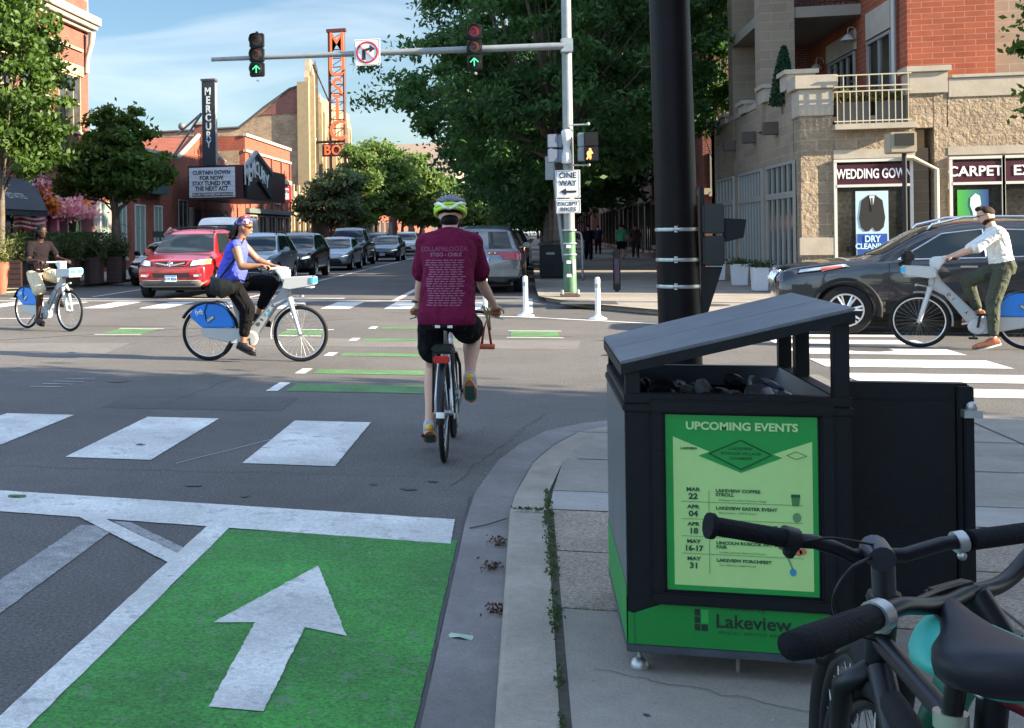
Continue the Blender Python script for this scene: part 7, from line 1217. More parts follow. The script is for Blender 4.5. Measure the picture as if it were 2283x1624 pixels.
for i, (ch, y, h) in enumerate((('M', 97, 40), ('U', 151, 40), ('S', 199, 40), ('I', 246, 42), ('C', 293, 38))): p = PY(750.5 + (y - 97) * .012, y, Yb - .25); text(ch, 2.35, om_, p, (1, 0, 0), (0, 0, 1), 'letter', t, bold=.008, depth=.1, sx=.9 if ch != 'M' else .74)
q = MB(); a, c_ = PY(719, 322, Yb), PY(779, 348, Yb); MB().box(a[0], c_[0], Yb - .2, Yb + .2, c_[2], a[2]).build('small_cabinet', dr_, t)
for i, ch in enumerate('BOX'): p = PY(730 + i * 20, 336, Yb - .3); text(ch, 1.15, om_, p, (1, 0, 0), (0, 0, 1), 'letter', t, bold=.02, depth=.06, sx=.9)
t = thing('marquee', (-15.4, 103, 4.3), 'cream theatre marquee reading CAROLINE, half hidden by street trees', 'marquee'); a, c_ = PY(684, 405, 101.3), PY(808, 470, 101.3); MB().box(a[0], c_[0] + .2, 101.4, 110, c_[2], a[2]).build('canopy', pm('marquee_green', (.03, .06, .055), .5), t); o = MB().box(a[0] + .3, c_[0], 101.3, 101.4, c_[2] + .1, a[2] - .55).build('letter_board', cream, t)
for i in range(2): text('CAROLINE', .46, signblack, ((a[0] + c_[0]) / 2 - .4, 101.28, a[2] - 1.05 - i * .75), (1, 0, 0), (0, 0, 1), 'lettering', o, bold=.02, sx=.95)
MB().box(c_[0] + .2, c_[0] + .25, 101.6, 109.8, c_[2] + .15, a[2] - .3).build('side_board', cream, t)
b = thing('shop_building', (-22, 145, .1), 'far row of low brick shops behind the sunlit street trees', 'building'); MB().box(-40, XF, 128.5, 168, .1, 8).build('wall', orb, b)
for y in range(131, 166, 5): win(b, 'x', XF, y, y + 3, .5, 2.9, wf_, 1); win(b, 'x', XF, y, y + 1.5, 4.6, 6.4, wfw)
b = thing('shop_building', (-22, 190, .1), 'farthest brick building at the end of the avenue', 'building'); MB().box(-40, XF, 170, 230, .1, 10).build('wall', redb, b)

# ---------------------------------------------------------------- stone corner building on the right
XS, YS = 5.85, 30.; b = thing('stone_building', (9, 34, .1), 'corner building of rough tan stone blocks with shop windows and roof terrace, right', 'building')
zc = PY(1800, 210, YS)[2]; xs = lambda x: PY(x, 400, YS)[0]; zs = lambda y, x=1900: PY(x, y, YS)[2]
p1, p2, p3, p4 = xs(1858), xs(2030), xs(2113), 16.
ztop = zs(165); zlin0, zlin1 = zs(358), zs(325, 2200); zsl = zs(290)
q = MB(); q.box(XS + .02, p1, YS, YS + .7, .1, ztop - .3); q.box(p3 - .25, p3, YS, YS + .7, .1, ztop - .3); q.box(p1, p2 + .1, YS + .004, YS + .7, zlin1, zsl); q.box(p2, p3 + .02, YS + .004, YS + .7, zsl, ztop - .35); q.box(p3, p4, YS + .004, YS + .7, zlin1, zs(215, 2200)); q.build('rough_wall', rock, b)
MB().box(XS, XS + .7, YS + .7, 43.7, .1, 4.75).box(XS + .7, 14, YS + 1.0, 43.7, .1, 1.2).build('side_wall', smooth_b, b)
MB().box(XS, 12, 43.0, 43.7, .1, 4.75).build('back_wall', smooth_b, b); MB().box(XS + .1, 16, YS + .3, 43.6, 3.95, 4.05).build('terrace_floor', concrete, b)
q = MB(); q.box(p1, p2 + .1, YS - .01, YS + .5, zlin0 + .03, zlin1 - .002); q.box(p3, p4, YS - .01, YS + .5, zlin0 + .05, zlin1 - .002); q.box(XS - .02, p1 + .02, YS - .04, YS + .72, ztop - .9, ztop - .3); q.box(XS - .1, p1 + .1, YS - .1, YS + .8, ztop - .3, ztop); q.box(p2 - .02, p3 + .02, YS - .04, YS + .5, zs(215), zs(168)); q.box(p2 - .08, p3 + .08, YS - .1, YS + .6, zs(168), zs(155)); q.box(p3 + .03, p4, YS - .02, YS + .5, zs(215, 2200) + .002, zs(172, 2200)); q.box(p3 + .09, p4, YS - .05, YS + .55, zs(172, 2200) + .002, zs(164, 2200)); q.box(XS - .04, p1 + .02, YS - .05, YS, zs(570, 1820), zs(530, 1820)); q.build('stone_trim', stone, b, bevel=.012)
q = MB(); q.box(p1 - .0, p2 + .08, YS - .25, YS + .3, zs(290), zs(278)); q.build('balcony_slab', stone, b)
# rails of the corner terrace
q = MB(); za, zb2, zc2 = zs(277), zs(206), zs(170)
for z in (za + .05, zb2, zs(195), zc2): q.box(p1, p2, YS - .18, YS - .155, z - .013, z + .013)
for k in range(12): x = p1 + (p2 - p1) * (k + .5) / 12; q.box(x - .009, x + .009, YS - .177, YS - .159, za, zc2 if k % 2 else zb2)
q.build('terrace_railing', pm('cream_rail', (.42, .38, .28), .5), b)
MB().box(p1 + .15, p1 + .8, YS + .25, YS + .75, za + .02, zs(225)).box(p1 + .95, p1 + 1.6, YS + .25, YS + .75, za + .02, zs(225)).build('flower_tubs', pm('tub_grey', (.1, .1, .1), .7), b)
P = np.c_[rng.uniform(p1 + .1, p1 + 1.65, 900), rng.normal(YS + .5, .12, 900), zs(225) + np.abs(rng.normal(0, .13, 900))]; quadmesh('terrace_plants', leafquads(P, .07), leafmat('ochre_leaf', (.12, .1, .03), (.16, .14, .05)), b)
# east side: piers, parapet steps, windows
q = MB()
for y0, y1, z1 in ((30.75, 31.6, 5.1), (33.6, 34.5, 5.1), (36.6, 37.6, 5.0), (40, 41, 4.95), (43, 43.8, 5.0)): q.box(XS - .1, XS + .5, y0, y1, 4.76, z1); q.box(XS - .16, XS + .56, y0 - .06, y1 + .06, z1, z1 + .1)
for y0, y1 in ((31.66, 33.54), (34.56, 36.54), (37.66, 39.94), (41.06, 42.94)): q.box(XS - .03, XS + .3, y0, y1, 4.752, 4.9)
q.build('parapet', stone, b); 
for y in (32.5, 35.5, 38.8): MB().box(XS - .32, XS, y - .15, y + .15, 3.85, 4.15).build('scupper', pm('dark_scupper', (.07, .055, .05), .7), b, bevel=.01)
for xa_, xb_, nm in ((1602, 1637, 3), (1650, 1700, 6), (1713, 1772, 3)):
    ya, yb = PX(xb_, 400, XS)[1], PX(xa_, 400, XS)[1]; o = win(b, 'x', XS, ya, yb, .6, 2.28, wf_, nm + 1, 0, sgn=-1, sill=False); win(b, 'x', XS, ya, yb, 2.42, 3.05, wf_, nm + 1, 0, sgn=-1, sill=False); MB().box(XS - .05, XS - .012, ya, yb, 2.31, 2.4).build('transom', wf_, o)
MB().box(XS - .16, XS - .1, 31.2, 43, .62, .7).build('guard_rail', wf_, b)
# shop windows on the side street
def shopwin(x0, x1, words, wx, fit_):
    z1 = zs(362); o = win(b, 'y', YS, x0, x1, .35, z1, wfw, 0, 0, sgn=-1, sill=False, w=.06)
    zf0, zf1 = zs(411), zs(368); fa_ = MB().box(x0 + .01, x1 - .01, YS - .035, YS - .013, zf0, zf1).build('fascia', mag, o); MB().box(x0, x1, YS - .06, YS - .014, zs(418), zs(412)).build('transom', wfw, o); text(words, .3, signwhite, (wx, YS - .04, (zf0 + zf1) / 2), (1, 0, 0), (0, 0, 1), 'lettering', fa_, bold=.02, depth=.006, fit=fit_); return o
o1 = shopwin(p1 + .06, p2 - .02, 'WEDDING GOWN', xs(1948), 1.5); o2 = shopwin(p3 + .08, xs(2232), 'CARPET', xs(2173), 1.05); o3 = shopwin(xs(2240), xs(2240) + 1.4, 'EXPERTS', xs(2240) + .78, 1.25)
def sposter(xa, xb, ya, yb, m, y_=YS - .02): a, c_ = PY(xa, ya, y_), PY(xb, yb, y_); return (a[0], c_[0], c_[2], a[2]), MB().box(a[0], c_[0], y_ - .006, y_ + .005, c_[2], a[2]).build('poster', m, o1 if xa < 2100 else o2)
(a0, a1, z0, z1), po3 = sposter(1907, 1982, 427, 575, pm('poster_sky', (.4, .55, .62), .5)); MB().box(a0 + .03, a1 - .03, YS - .034, YS - .027, z0, z0 + (z1 - z0) * .36).build('blue_band', pm('poster_blue', (.01, .06, .3), .5), po3); zz = lambda v: z0 + (z1 - z0) * v; xx = lambda u: a0 + (a1 - a0) * u
text('DRY', .2, pm('pale_blue_ink', (.45, .65, .8), .5), (xx(.5), YS - .04, zz(.28)), (1, 0, 0), (0, 0, 1), 'lettering', po3, bold=.03, sx=.8); text('CLEANING', .17, MATS['pale_blue_ink'], (xx(.5), YS - .04, zz(.17)), (1, 0, 0), (0, 0, 1), 'lettering', po3, bold=.03, sx=.82)
MB().prism([(xx(u), zz(v)) for u, v in ((.4, .94), (.6, .94), (.82, .86), (.9, .6), (.85, .46), (.72, .4), (.6, .4), (.5, .46), (.4, .4), (.28, .4), (.15, .46), (.1, .6), (.18, .86))], YS - .034, YS - .028, 'y').build('suit_picture', signblack, po3); MB().prism([(xx(u), zz(v)) for u, v in ((.42, .93), (.58, .93), (.5, .7))], YS - .038, YS - .034, 'y').build('shirt_picture', signwhite, po3); MB().prism([(xx(u), zz(v)) for u, v in ((.48, .9), (.52, .9), (.53, .74), (.5, .7), (.47, .74))], YS - .042, YS - .038, 'y').build('tie_picture', signblack, po3)
gm_ = pm('poster_gradient', (.02, .2, .05), .5); t_ = gm_.node_tree; tc2 = t_.nodes.new('ShaderNodeTexCoord'); s2 = t_.nodes.new('ShaderNodeSeparateXYZ'); c2 = t_.nodes.new('ShaderNodeValToRGB'); c2.color_ramp.elements[0].color = (.05, .35, .03, 1); c2.color_ramp.elements[1].color = (.01, .03, .2, 1); t_.links.new(tc2.outputs['Generated'], s2.inputs[0]); t_.links.new(s2.outputs['X'], c2.inputs[0]); t_.links.new(c2.outputs[0], t_.nodes['Principled BSDF'].inputs['Base Color'])
(a0, a1, z0, z1), po4 = sposter(2134, 2205, 424, 540, gm_); MB().prism([(xx(u), zz(v)) for u, v in ((.1, 0), (.3, .25), (.52, .4), (.48, .58), (.4, .7), (.42, .85), (.58, .93), (.72, .88), (.76, .72), (.66, .6), (.7, .5), (.85, .35), (.9, 0))], YS - .034, YS - .028, 'y').build('bride_picture', pm('bride_pale', (.5, .62, .7), .5), po4); MB().prism([(xx(u), zz(v)) for u, v in ((.66, .6), (.9, .7), (1., .5), (1., .2), (.8, .3))], YS - .037, YS - .0341, 'y').build('veil_picture', pm('veil_blue', (.06, .16, .4), .5), po4)
MB().box(p2 + .02, p3 - .3, YS + .25, YS + .6, .1, zlin1).build('recess_wall', smooth_b, b); q = MB(); q.tube([PY(2010, 352, YS - .1), PY(2035, 352, YS - .1), PY(2088, 378, YS - .1), (PY(2088, 378, YS - .1)[0], YS - .1, .2)], .05, 8); q.build('downpipe', pm('cream_pipe', (.45, .4, .3), .5), b, smooth=40)
t = thing('wall_loudspeaker', (7.6, 29.5, 4), 'tan boxed siren fixture on dark post in front of the wedding gown window', 'fixture'); a, c_ = PY(1985, 290, 28.5), PY(2045, 340, 28.5); MB().box(a[0], c_[0], 28.5, 29.0, c_[2], a[2] - .05).build('housing', pm('tan_box', (.3, .26, .2), .6), t, bevel=.02); MB().box(a[0] + .08, c_[0] - .06, 28.47, 28.5, c_[2] + .15, a[2] - .08).build('horn_mouth', signblack, t); p = PY(2019, 340, 28.6); MB().cyl((p[0] - .0, 28.7, .1), (p[0], 28.7, p[2]), .05, .045).build('post', black, t, smooth=50)
# upper floors
c = MB(); 
for xa_, xb_, yy in ((1697, 1773, 34), (1634, 1697, 39)):
    a, c_ = PY(xa_, 200, yy)[0], PY(xb_, 200, yy)[0]; MB().box(a, c_, yy, yy + .8, 4.06, 15).build('column', smooth_b, b)
MB().box(PY(1697, 0, 34)[0] + .05, 8.09, 34.05, 39.7, PY(1800, 38, 34)[2], PY(1800, 14, 34)[2]).box(6, 8.09, 34.1, 39.6, 9.7, 10.0).box(6, 8.09, 34.1, 39.6, 12.7, 13.0).build('balcony_floor', pm('balcony_grey', (.22, .2, .17), .7), b)
q = MB(); zr = PY(1800, 14, 34)[2]
for k in range(13): x = 6.55 + k * .12; q.box(x, x + .02, 34.1, 34.12, zr, zr + 1.0)
q.box(6.5, 8.05, 34.09, 34.13, zr + .08, zr + .11); q.box(6.5, 8.05, 34.09, 34.13, zr + 1.0, zr + 1.04); q.build('balcony_railing', black, b)
MB().box(6.6, 8.2, 40, 43, 4.06, 15).build('inner_wall', darkb, b); bm2 = MB().box(8.1, xs(2232), 30.25, 42, 4.06, 16).build('brick_upper', bigb, b); MB().box(xs(2232), 16, 31.2, 42, 4.06, 16).build('tan_upper', smooth_b, b)
ya, yb = PX(1988, 100, 8.1)[1], PX(1938, 100, 8.1)[1]; win(b, 'x', 8.1, ya, yb, 4.5, PX(1986, 75, 8.1)[2], wf_, 1, 0, sgn=-1); z_ = PX(1986, 73, 8.1)[2]; MB().box(8.04, 8.1, ya - .1, yb + .1, z_ + .1, z_ + .75).build('lintel', stone, b)
ya, yb = PX(1905, 100, 8.1)[1], PX(1850, 100, 8.1)[1]; win(b, 'x', 8.1, ya, yb, 4.3, 6.0, wf_, 3, 0, sgn=-1); MB().box(8.04, 8.1, ya - .2, yb + .2, 6.1, 6.6).build('lintel', stone, b)
MB().cyl((8.0, 30.9, 4), (8.0, 30.9, 15), .06).build('downpipe', wf_, b, smooth=50)
for (x, y) in ((1890, 85), (1820, 150)): p = PX(x, y, 7.9); t = thing('wall_lamp', (7.9, p[1], p[2]), 'white gooseneck lamp on the shaded brick wall, ' + ('right and nearer one' if x > 1850 else 'left and farther one'), 'lamp'); MB().lathe([(.02, .1), (.06, .08), (.18, -.06), (.17, -.07), (0, 0.02)], p, n=20).build('shade', wfw, t, smooth=50); MB().tube(spline([(p[0], p[1], p[2] + .1), (p[0] + .02, p[1], p[2] + .25), (8.05, p[1], p[2] + .25), (8.1, p[1], p[2] + .1)]), .015, 6).build('arm', wf_, t, smooth=True)
t = thing('cypress', (6.4, 31.6, 4.1), 'small cone-shaped evergreen standing on the roof terrace', 'shrub'); cp = V3(PY(1745, 226, 31.8)); P = []
for k in range(2600): h = random.random(); r_ = .3 * (1 - h) ** .7 * (.35 + .65 * math.sqrt(random.random())) + .02; a = random.uniform(0, 6.28); P.append((cp.x + r_ * math.cos(a) + h * .04, cp.y + r_ * math.sin(a), cp.z - .1 + h * 1.4))
quadmesh('foliage', leafquads(np.array(P), .06), leafmat('cypress_leaf', (.012, .04, .02), (.03, .08, .04)), t); MB().cyl(tuple(cp - Vector((0, 0, .3))), tuple(cp + Vector((0, 0, .5))), .03).build('trunk', timber, t)
# ---- next building down the avenue on the right
b = thing('brick_building', (9, 55, .1), 'dark red brick building with pale horizontal bands beyond the stone corner building', 'building'); MB().box(6.0, 15, 47, 66, .1, 15).build('wall', darkb, b); q = MB()
for ya_ in (250, 262, 180, 10, 60, 420, 560): z = PY(1580, ya_, 47)[2]; q.box(5.95, 15.05, 46.94, 66, z - .22, z)
q.build('stone_band', stone, b); win(b, 'y', 47, 6.3, 7.2, 2.9, 4.2, wf_, 0, 1, sgn=-1); win(b, 'y', 47, 6.1, 7.2, 6.0, 6.9, wf_, 1, 0, sgn=-1)
for y in range(49, 65, 3): win(b, 'x', 6.0, y, y + 1.8, .6, 3.0, black, 1, 0, sgn=-1)
b = thing('brick_building', (10, 90, .1), 'shaded brown building behind the walkers on the right pavement', 'building'); MB().box(6.2, 15, 67, 118, .1, 11).build('wall', pm('brown_render', (.16, .11, .08), .8, var=.2), b)
for y in range(69, 116, 4): win(b, 'x', 6.2, y, y + 2.4, .5, 3.0, black, 1, 0, sgn=-1)
b = thing('shop_building', (10, 200, .1), 'farthest shaded building row on the right side of the avenue', 'building'); MB().box(5.6, 15, 119, 420, .1, 10).build('wall', darkb, b)
for y in range(122, 200, 6): win(b, 'x', 5.6, y, y + 3, .5, 3.0, black, 1, 0, sgn=-1)
t = thing('awning', (5.5, 62, 3), 'small blue canvas awning over the far right pavement', 'awning'); a = PX(1452, 452, 5.0); q = MB(); q.prism([(6.0, 3.9), (5.0, 3.05), (5.0, 2.9), (6.0, 2.9)], 50, 52.5, 'y'); q.build('canvas', pm('blue_canvas', (.1, .15, .3), .8), t)
# ---- the building behind the camera's right shoulder, which shades the foreground
b = thing('brick_building', (18, -8, .1), 'brick building on the near right corner, outside the picture, shading the foreground', 'building'); MB().box(10.5, 34, -45, 5.2, .1, 13).build('wall', redb, b)
for x in range(12, 33, 4): win(b, 'y', 5.2, x, x + 2.2, 1, 3, wf_, 1); win(b, 'y', 5.2, x, x + 1.6, 5.5, 7.5, wfw, 1)

# ---------------------------------------------------------------- trees
def tree(loc, crown, n, leaf, m, label, name='street_tree', cat='tree', trunk_r=.14, group=None, clumps=60, clump_r=.55, limbs=9, hollow=.45, asp=1.7, seed=1, fork=.35, droop=0., twigs=True):
    """crown: list of (centre, radii) ellipsoids; leaves sit in clumps near the surface of those ellipsoids"""
    global rng; rg = np.random.default_rng(seed); rr = random.Random(seed); t = thing(name, loc, label, cat, group); L0 = V3(loc); q = MB(); top = V3(crown[0][0]); fz = L0 + (top - L0) * fork
    q.tube([L0, L0.lerp(fz, .5) + Vector((rr.uniform(-.08, .08), rr.uniform(-.08, .08), 0)), fz, fz.lerp(top, .5), top], [trunk_r * 1.25, trunk_r, trunk_r * .85, trunk_r * .5, trunk_r * .15], 10); C = []
    wts = [c[1][0] * c[1][1] * c[1][2] for c in crown]
    for k in range(clumps):
        c, r_ = crown[rr.choices(range(len(crown)), wts)[0]]; d = V3(rg.normal(size=3)).normalized(); f = hollow + (1 - hollow) * rr.random() ** .6; p = V3((c[0] + d.x * r_[0] * f, c[1] + d.y * r_[1] * f, c[2] + d.z * r_[2] * f)); C.append(p)
    for k in range(min(limbs * 3, len(C)) if twigs else 0):
        p = C[k]; s_ = fz.lerp(top, rr.random() * .8); mid = s_.lerp(p, .5) + Vector((0, 0, -.1 * (p - s_).length * .5 + .15)); q.tube([s_, mid, p], [trunk_r * (.45 if k < limbs else .22), trunk_r * (.25 if k < limbs else .12), .01], 6)
    q.build('trunk', timber, t, smooth=60); per = n // len(C); out = []
    for p in C:
        k = int(per * rr.uniform(.55, 1.5)); cr = clump_r * rr.uniform(.6, 1.35); g_ = rg.normal(size=(k, 3)) * np.array([cr, cr, cr * .5]) * .55; g_[:, 2] -= droop * (g_[:, 0] ** 2 + g_[:, 1] ** 2); out.append(g_ + np.array(p))
    P = np.vstack(out); rng = rg; quadmesh('crown', leafquads(P, leaf * (.7 + .6 * rg.random((len(P), 1))), asp=asp), m, t); return t
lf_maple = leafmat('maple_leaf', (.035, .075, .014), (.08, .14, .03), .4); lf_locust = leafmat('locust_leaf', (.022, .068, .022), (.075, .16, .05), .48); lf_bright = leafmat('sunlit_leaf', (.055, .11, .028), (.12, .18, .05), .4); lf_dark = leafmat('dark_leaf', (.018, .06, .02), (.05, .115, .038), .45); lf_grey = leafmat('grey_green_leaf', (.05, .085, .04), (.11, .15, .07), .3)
tree((-15.0, 33.5, .1), [((-14.9, 33.5, 6.1), (2.0, 2.4, 2.2)), ((-14.9, 33.8, 7.7), (1.5, 2, 1.3)), ((-14.1, 33.6, 4.4), (1.3, 1.6, 1.2)), ((-15.5, 33.4, 9.0), (1.6, 2, 1.1))], 22000, .12, lf_maple, 'leafy maple cut by the left edge of the picture, in front of the brick building', clumps=190, clump_r=.42, seed=3, hollow=.35, trunk_r=.12)
a = PY(263, 640, 39); tree((a[0], 39, .1), [((-13.35, 39, 3.95), (1.95, 1.8, .95)), ((-13.2, 39, 5.0), (1.1, 1.2, .9)), ((-12.5, 39, 3.5), (1.2, 1.3, .65)), ((-14.2, 39, 3.4), (1.1, 1.2, .6))], 21000, .125, lf_maple, 'round maple with dark trunk standing behind the planters, left of the marquee', clumps=150, clump_r=.36, seed=5, hollow=.3, trunk_r=.17, fork=.5)
q = thing('dead_twig', (-12.9, 39, 5.7), 'bare forked twig sticking out of the round maple\'s top', 'twig'); MB().tube(spline([PY(290, 262, 39), PY(285, 245, 39), PY(306, 229, 39)]), .012, 5).tube(spline([PY(290, 262, 39), PY(303, 262, 39), PY(325, 283, 39)]), .012, 5).build('twig', timber, q)
BT = 'dark trees over the right pavement'
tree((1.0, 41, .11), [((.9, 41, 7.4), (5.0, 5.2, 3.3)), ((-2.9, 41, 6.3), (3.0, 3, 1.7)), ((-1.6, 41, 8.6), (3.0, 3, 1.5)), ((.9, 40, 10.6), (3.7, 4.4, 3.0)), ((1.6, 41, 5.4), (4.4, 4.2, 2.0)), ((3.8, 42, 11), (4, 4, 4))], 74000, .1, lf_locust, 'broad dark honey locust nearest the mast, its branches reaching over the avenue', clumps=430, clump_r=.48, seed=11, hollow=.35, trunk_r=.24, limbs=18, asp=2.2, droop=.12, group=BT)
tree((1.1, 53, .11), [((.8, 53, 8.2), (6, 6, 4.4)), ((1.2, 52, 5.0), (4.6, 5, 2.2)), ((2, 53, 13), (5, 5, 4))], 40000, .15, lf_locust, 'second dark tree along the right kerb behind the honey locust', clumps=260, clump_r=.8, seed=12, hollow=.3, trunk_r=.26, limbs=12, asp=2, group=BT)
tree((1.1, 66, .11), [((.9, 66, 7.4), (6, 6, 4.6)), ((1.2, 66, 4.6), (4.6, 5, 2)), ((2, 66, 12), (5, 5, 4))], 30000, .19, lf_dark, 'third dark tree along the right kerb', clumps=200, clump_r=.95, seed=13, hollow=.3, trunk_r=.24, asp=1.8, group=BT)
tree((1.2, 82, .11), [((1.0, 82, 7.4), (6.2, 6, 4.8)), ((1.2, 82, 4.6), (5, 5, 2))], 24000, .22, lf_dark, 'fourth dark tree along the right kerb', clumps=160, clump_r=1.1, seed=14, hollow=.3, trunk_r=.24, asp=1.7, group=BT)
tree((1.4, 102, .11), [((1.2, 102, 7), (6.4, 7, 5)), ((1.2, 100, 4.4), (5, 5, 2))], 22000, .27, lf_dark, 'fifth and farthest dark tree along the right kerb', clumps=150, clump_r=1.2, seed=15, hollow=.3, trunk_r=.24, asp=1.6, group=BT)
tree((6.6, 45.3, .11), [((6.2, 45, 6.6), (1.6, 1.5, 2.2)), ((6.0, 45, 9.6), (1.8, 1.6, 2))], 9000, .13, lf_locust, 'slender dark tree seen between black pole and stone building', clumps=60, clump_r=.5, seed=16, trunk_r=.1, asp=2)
tree((10.0, 25.5, .11), [((9.75, 25.5, 4.9), (1.15, 1.1, 1.1)), ((10.0, 25.5, 6.4), (1.2, 1.2, 1.2)), ((9.6, 25.5, 3.9), (.75, .8, .5))], 8000, .09, lf_maple, 'tree cut by the right edge in front of the stone building', clumps=80, clump_r=.3, seed=17, trunk_r=.1)
GT = 'sunlit street trees along the left kerb'
tree((-13.1, 84, .11), [((-13.1, 84, 3.7), (2.2, 2.2, 1.5)), ((-12.6, 84, 5.0), (1.6, 1.8, .9))], 9000, .19, lf_grey, 'grey-green bushy tree in front of the cream marquee', clumps=70, clump_r=.55, seed=21, trunk_r=.12, fork=.3)
tree((-12.2, 89, .11), [((-12.2, 89, 4.4), (2, 2, 2.2)), ((-12.2, 89, 6.4), (1.3, 1.4, 1.5))], 9000, .19, lf_bright, 'light green tree covering the right half of the cream marquee', clumps=60, clump_r=.6, seed=22, trunk_r=.12, group=GT)
tree((-12.6, 104, .11), [((-12.2, 104, 5.6), (3.1, 3, 2.6)), ((-12, 104, 7.6), (2.2, 2.2, 1.6))], 15000, .23, lf_bright, 'tall light green tree right of the orange vertical sign', clumps=90, clump_r=.75, seed=23, trunk_r=.16, group=GT)
tree((-11.8, 118, .11), [((-11.3, 118, 5.6), (3.6, 3, 2.7)), ((-10.8, 118, 7.6), (2.4, 2.2, 1.5))], 15000, .26, lf_bright, 'widest light green tree over the white car and navy saloon', clumps=90, clump_r=.85, seed=24, trunk_r=.16, group=GT)
tree((-11.9, 138, .11), [((-11, 138, 5), (3.8, 3, 2.8))], 10000, .3, lf_bright, 'distant light green tree beside the cyclist\'s helmet', clumps=70, clump_r=.9, seed=25, trunk_r=.16, group=GT)
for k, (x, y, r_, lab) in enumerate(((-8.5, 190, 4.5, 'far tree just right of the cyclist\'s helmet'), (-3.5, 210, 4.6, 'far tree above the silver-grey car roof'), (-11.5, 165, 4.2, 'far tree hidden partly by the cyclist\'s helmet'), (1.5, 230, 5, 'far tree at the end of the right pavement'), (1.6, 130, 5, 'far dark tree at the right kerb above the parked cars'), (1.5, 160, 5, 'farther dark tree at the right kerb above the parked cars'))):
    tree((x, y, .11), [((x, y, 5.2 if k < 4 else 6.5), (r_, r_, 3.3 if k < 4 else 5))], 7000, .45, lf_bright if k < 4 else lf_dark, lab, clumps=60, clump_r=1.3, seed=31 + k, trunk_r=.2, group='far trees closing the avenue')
b = thing('apartment_building', (-20, 260, .1), 'pale distant building glimpsed between the far trees', 'building'); MB().box(-30, -14, 245, 290, .1, 19).build('wall', pm('pale_render', (.4, .3, .24), .8), b)
for i in range(4):
    for j in range(3): win(b, 'y', 245, -28 + i * 3.6, -26.5 + i * 3.6, 3 + j * 4.5, 5.2 + j * 4.5, wfw, 0, 1, sgn=-1)
# trees beside the near right building: outside the picture, their shade falls on the crossing
for k, (x, y, lab) in enumerate(((8.6, 9.4, 'pavement tree just outside the right edge of the picture, nearest'), (14.5, 8.2, 'pavement tree outside the right edge of the picture, second'), (21, 6.8, 'pavement tree outside the right edge of the picture, third'))):
    tree((x, y, .1), [((x, y - .5, 5.8), (2.6, 2.3, 2.2)), ((x, y, 7.6), (1.8, 1.8, 1.3))], 9000, .18, lf_maple, lab, clumps=80, clump_r=.6, seed=41 + k, trunk_r=.14, group='pavement trees beside the near building')

# ---------------------------------------------------------------- planting and furniture on the left pavement
brw = pm('planter_brown', (.04, .018, .014), .7, var=.2); lf_grass = leafmat('grass_leaf', (.02, .04, .012), (.09, .1, .035), .3)
PB = 'brown boxes of ornamental grass along the left kerb'
labs = ['leftmost brown planter box with grasses', 'second brown planter box from the left, behind the man in cream shorts', 'third brown planter box from the left, under the round maple', 'fourth brown planter box from the left, by the round maple\'s trunk', 'rightmost brown planter box, next to the parked black saloon']
for k, x in enumerate((30, 92, 150, 205, 255)):
    Yp = 34.2 + k * .9; a, c_ = PY(x - 17, 640, Yp), PY(x + 17, 640, Yp); t = thing('planter_box', (a[0] / 2 + c_[0] / 2, Yp, .11), labs[k], 'planter', PB); MB().box(a[0], c_[0], Yp, Yp + .45, .115, .95).build('box', brw, t, bevel=.01); q = MB()
    for j in range(5): z = .2 + j * .16; q.box(a[0] - .006, c_[0] + .006, Yp - .006, Yp - .002, z, z + .012)
    q.build('boards', black, t); n = 60; bl_ = []
    for j in range(1500): bx = random.uniform(a[0] - .15, c_[0] + .15); by = Yp + random.uniform(0, .4); h = abs(random.gauss(0, .32)); bl_.append((bx + random.gauss(0, .3) * h, by + random.gauss(0, .2) * h, .93 + h))
    quadmesh('grasses', leafquads(np.array(bl_), .035, asp=5.), lf_grass, t)
hg = thing('hedge', (-14.5, 38.5, .11), 'dark leafy hedge growing above the planter boxes', 'hedge'); P = np.c_[rng.uniform(-17.1, -13.6, 9000), rng.uniform(36.5, 40, 9000), .6 + rng.random(9000) ** 1.5 * 1.15]; quadmesh('foliage', leafquads(P, .09), lf_dark, hg)
t = thing('terracotta_pot', (-15.2, 32.9, .11), 'tall terracotta pot with feathery yellow-green plant at the left edge', 'plant pot'); p = G(3, 655, .11); MB().lathe([(.13, .11), (.24, .9), (.25, .95), (.21, .95), (.1, .2)], (p[0], p[1], 0), n=24).build('pot', pm('terracotta', (.3, .09, .05), .8, var=.15), t, smooth=50); P = np.array([(p[0] + random.gauss(0, .14) * (1 + h), p[1] + random.gauss(0, .12), .95 + h) for h in [abs(random.gauss(0, .35)) for _ in range(1200)]]); quadmesh('plant', leafquads(P, .03, asp=4.), leafmat('feather_leaf', (.12, .14, .04), (.25, .25, .1), .3), t)
fr0 = thing('fence', (-14.7, 34, .11), 'low black metal fence between the planter boxes', 'fence'); q = MB()
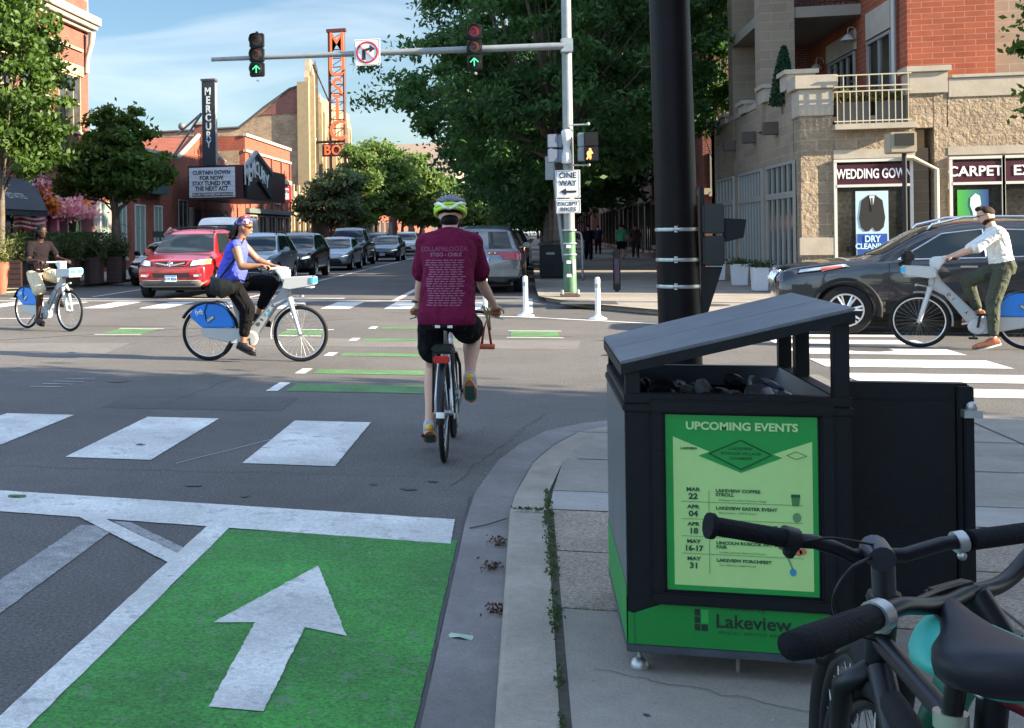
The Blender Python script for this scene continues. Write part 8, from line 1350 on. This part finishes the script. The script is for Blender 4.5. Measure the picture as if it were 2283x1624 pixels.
for k in range(46): x = -15.6 + k * .05; q.cyl((x, 33.9 + k * .07, .12), (x, 33.9 + k * .07, .85), .008, n=5)
q.tube([(-15.6, 33.9, .85), (-13.35, 37.1, .85)], .015, 6); q.tube([(-15.6, 33.9, .2), (-13.35, 37.1, .2)], .012, 6); q.build('rails', black, fr0)
uc = thing('utility_cabinet', (-13.4, 36.5, .11), 'small grey ribbed cabinet at the kerb beside the parked black saloon', 'cabinet'); a, c_ = PY(246, 600, 38.5), PY(268, 635, 38.5); MB().box(a[0], c_[0], 38.5, 38.8, .12, a[2]).build('body', pm('cabinet_grey', (.16, .17, .17), .6), uc, bevel=.01); q = MB()
for k in range(6): x = a[0] + .03 + k * (c_[0] - a[0] - .06) / 5; q.box(x - .008, x + .008, 38.485, 38.498, .15, a[2] - .04)
q.build('ribs', steel, uc)
t = thing('street_sign', (-14, 44, .11), 'dark rectangular street sign on thin post among the planting', 'street sign'); a = PY(356, 523, 46); MB().box(PY(340, 523, 46)[0], PY(377, 523, 46)[0], 46, 46.04, a[2] - .12, a[2] + .12).build('panel', pm('sign_dark_green', (.03, .04, .04), .6), t); MB().cyl((a[0], 46.05, .11), (a[0], 46.05, a[2] + .12), .03).build('post', black, t)
t = thing('inflatable', (-13.5, 45, 1), 'red and white fabric figure tilting behind the parked black saloon', 'decoration'); p = V3(PY(372, 550, 44)); q = Flesh(); q.limb(p + Vector((-.45, 0, -.7)), p + Vector((.1, 0, .05)), .34, .2); q.ell(p + Vector((.25, 0, .1)), (.12, .1, .12)); remesh(q, 'red_cloth', pm('bright_red_cloth', (.6, .02, .02), .7), t, .03, 6); q = MB(); q.tube([p + Vector((.1, 0, .1)), p + Vector((-.05, 0, .45)), p + Vector((.2, 0, .65))], [.12, .07, .1], 8); q.tube([p + Vector((.2, 0, .6)), p + Vector((.55, 0, .5)), p + Vector((.8, 0, .15))], [.07, .06, .05], 8); q.tube([p + Vector((-.6, 0, -.55)), p + Vector((-.75, 0, -.75))], [.2, .12], 8); q.build('pink_arm', pm('pink_white_cloth', (.75, .4, .4), .7, var=.4, vs=8), t, smooth=True)
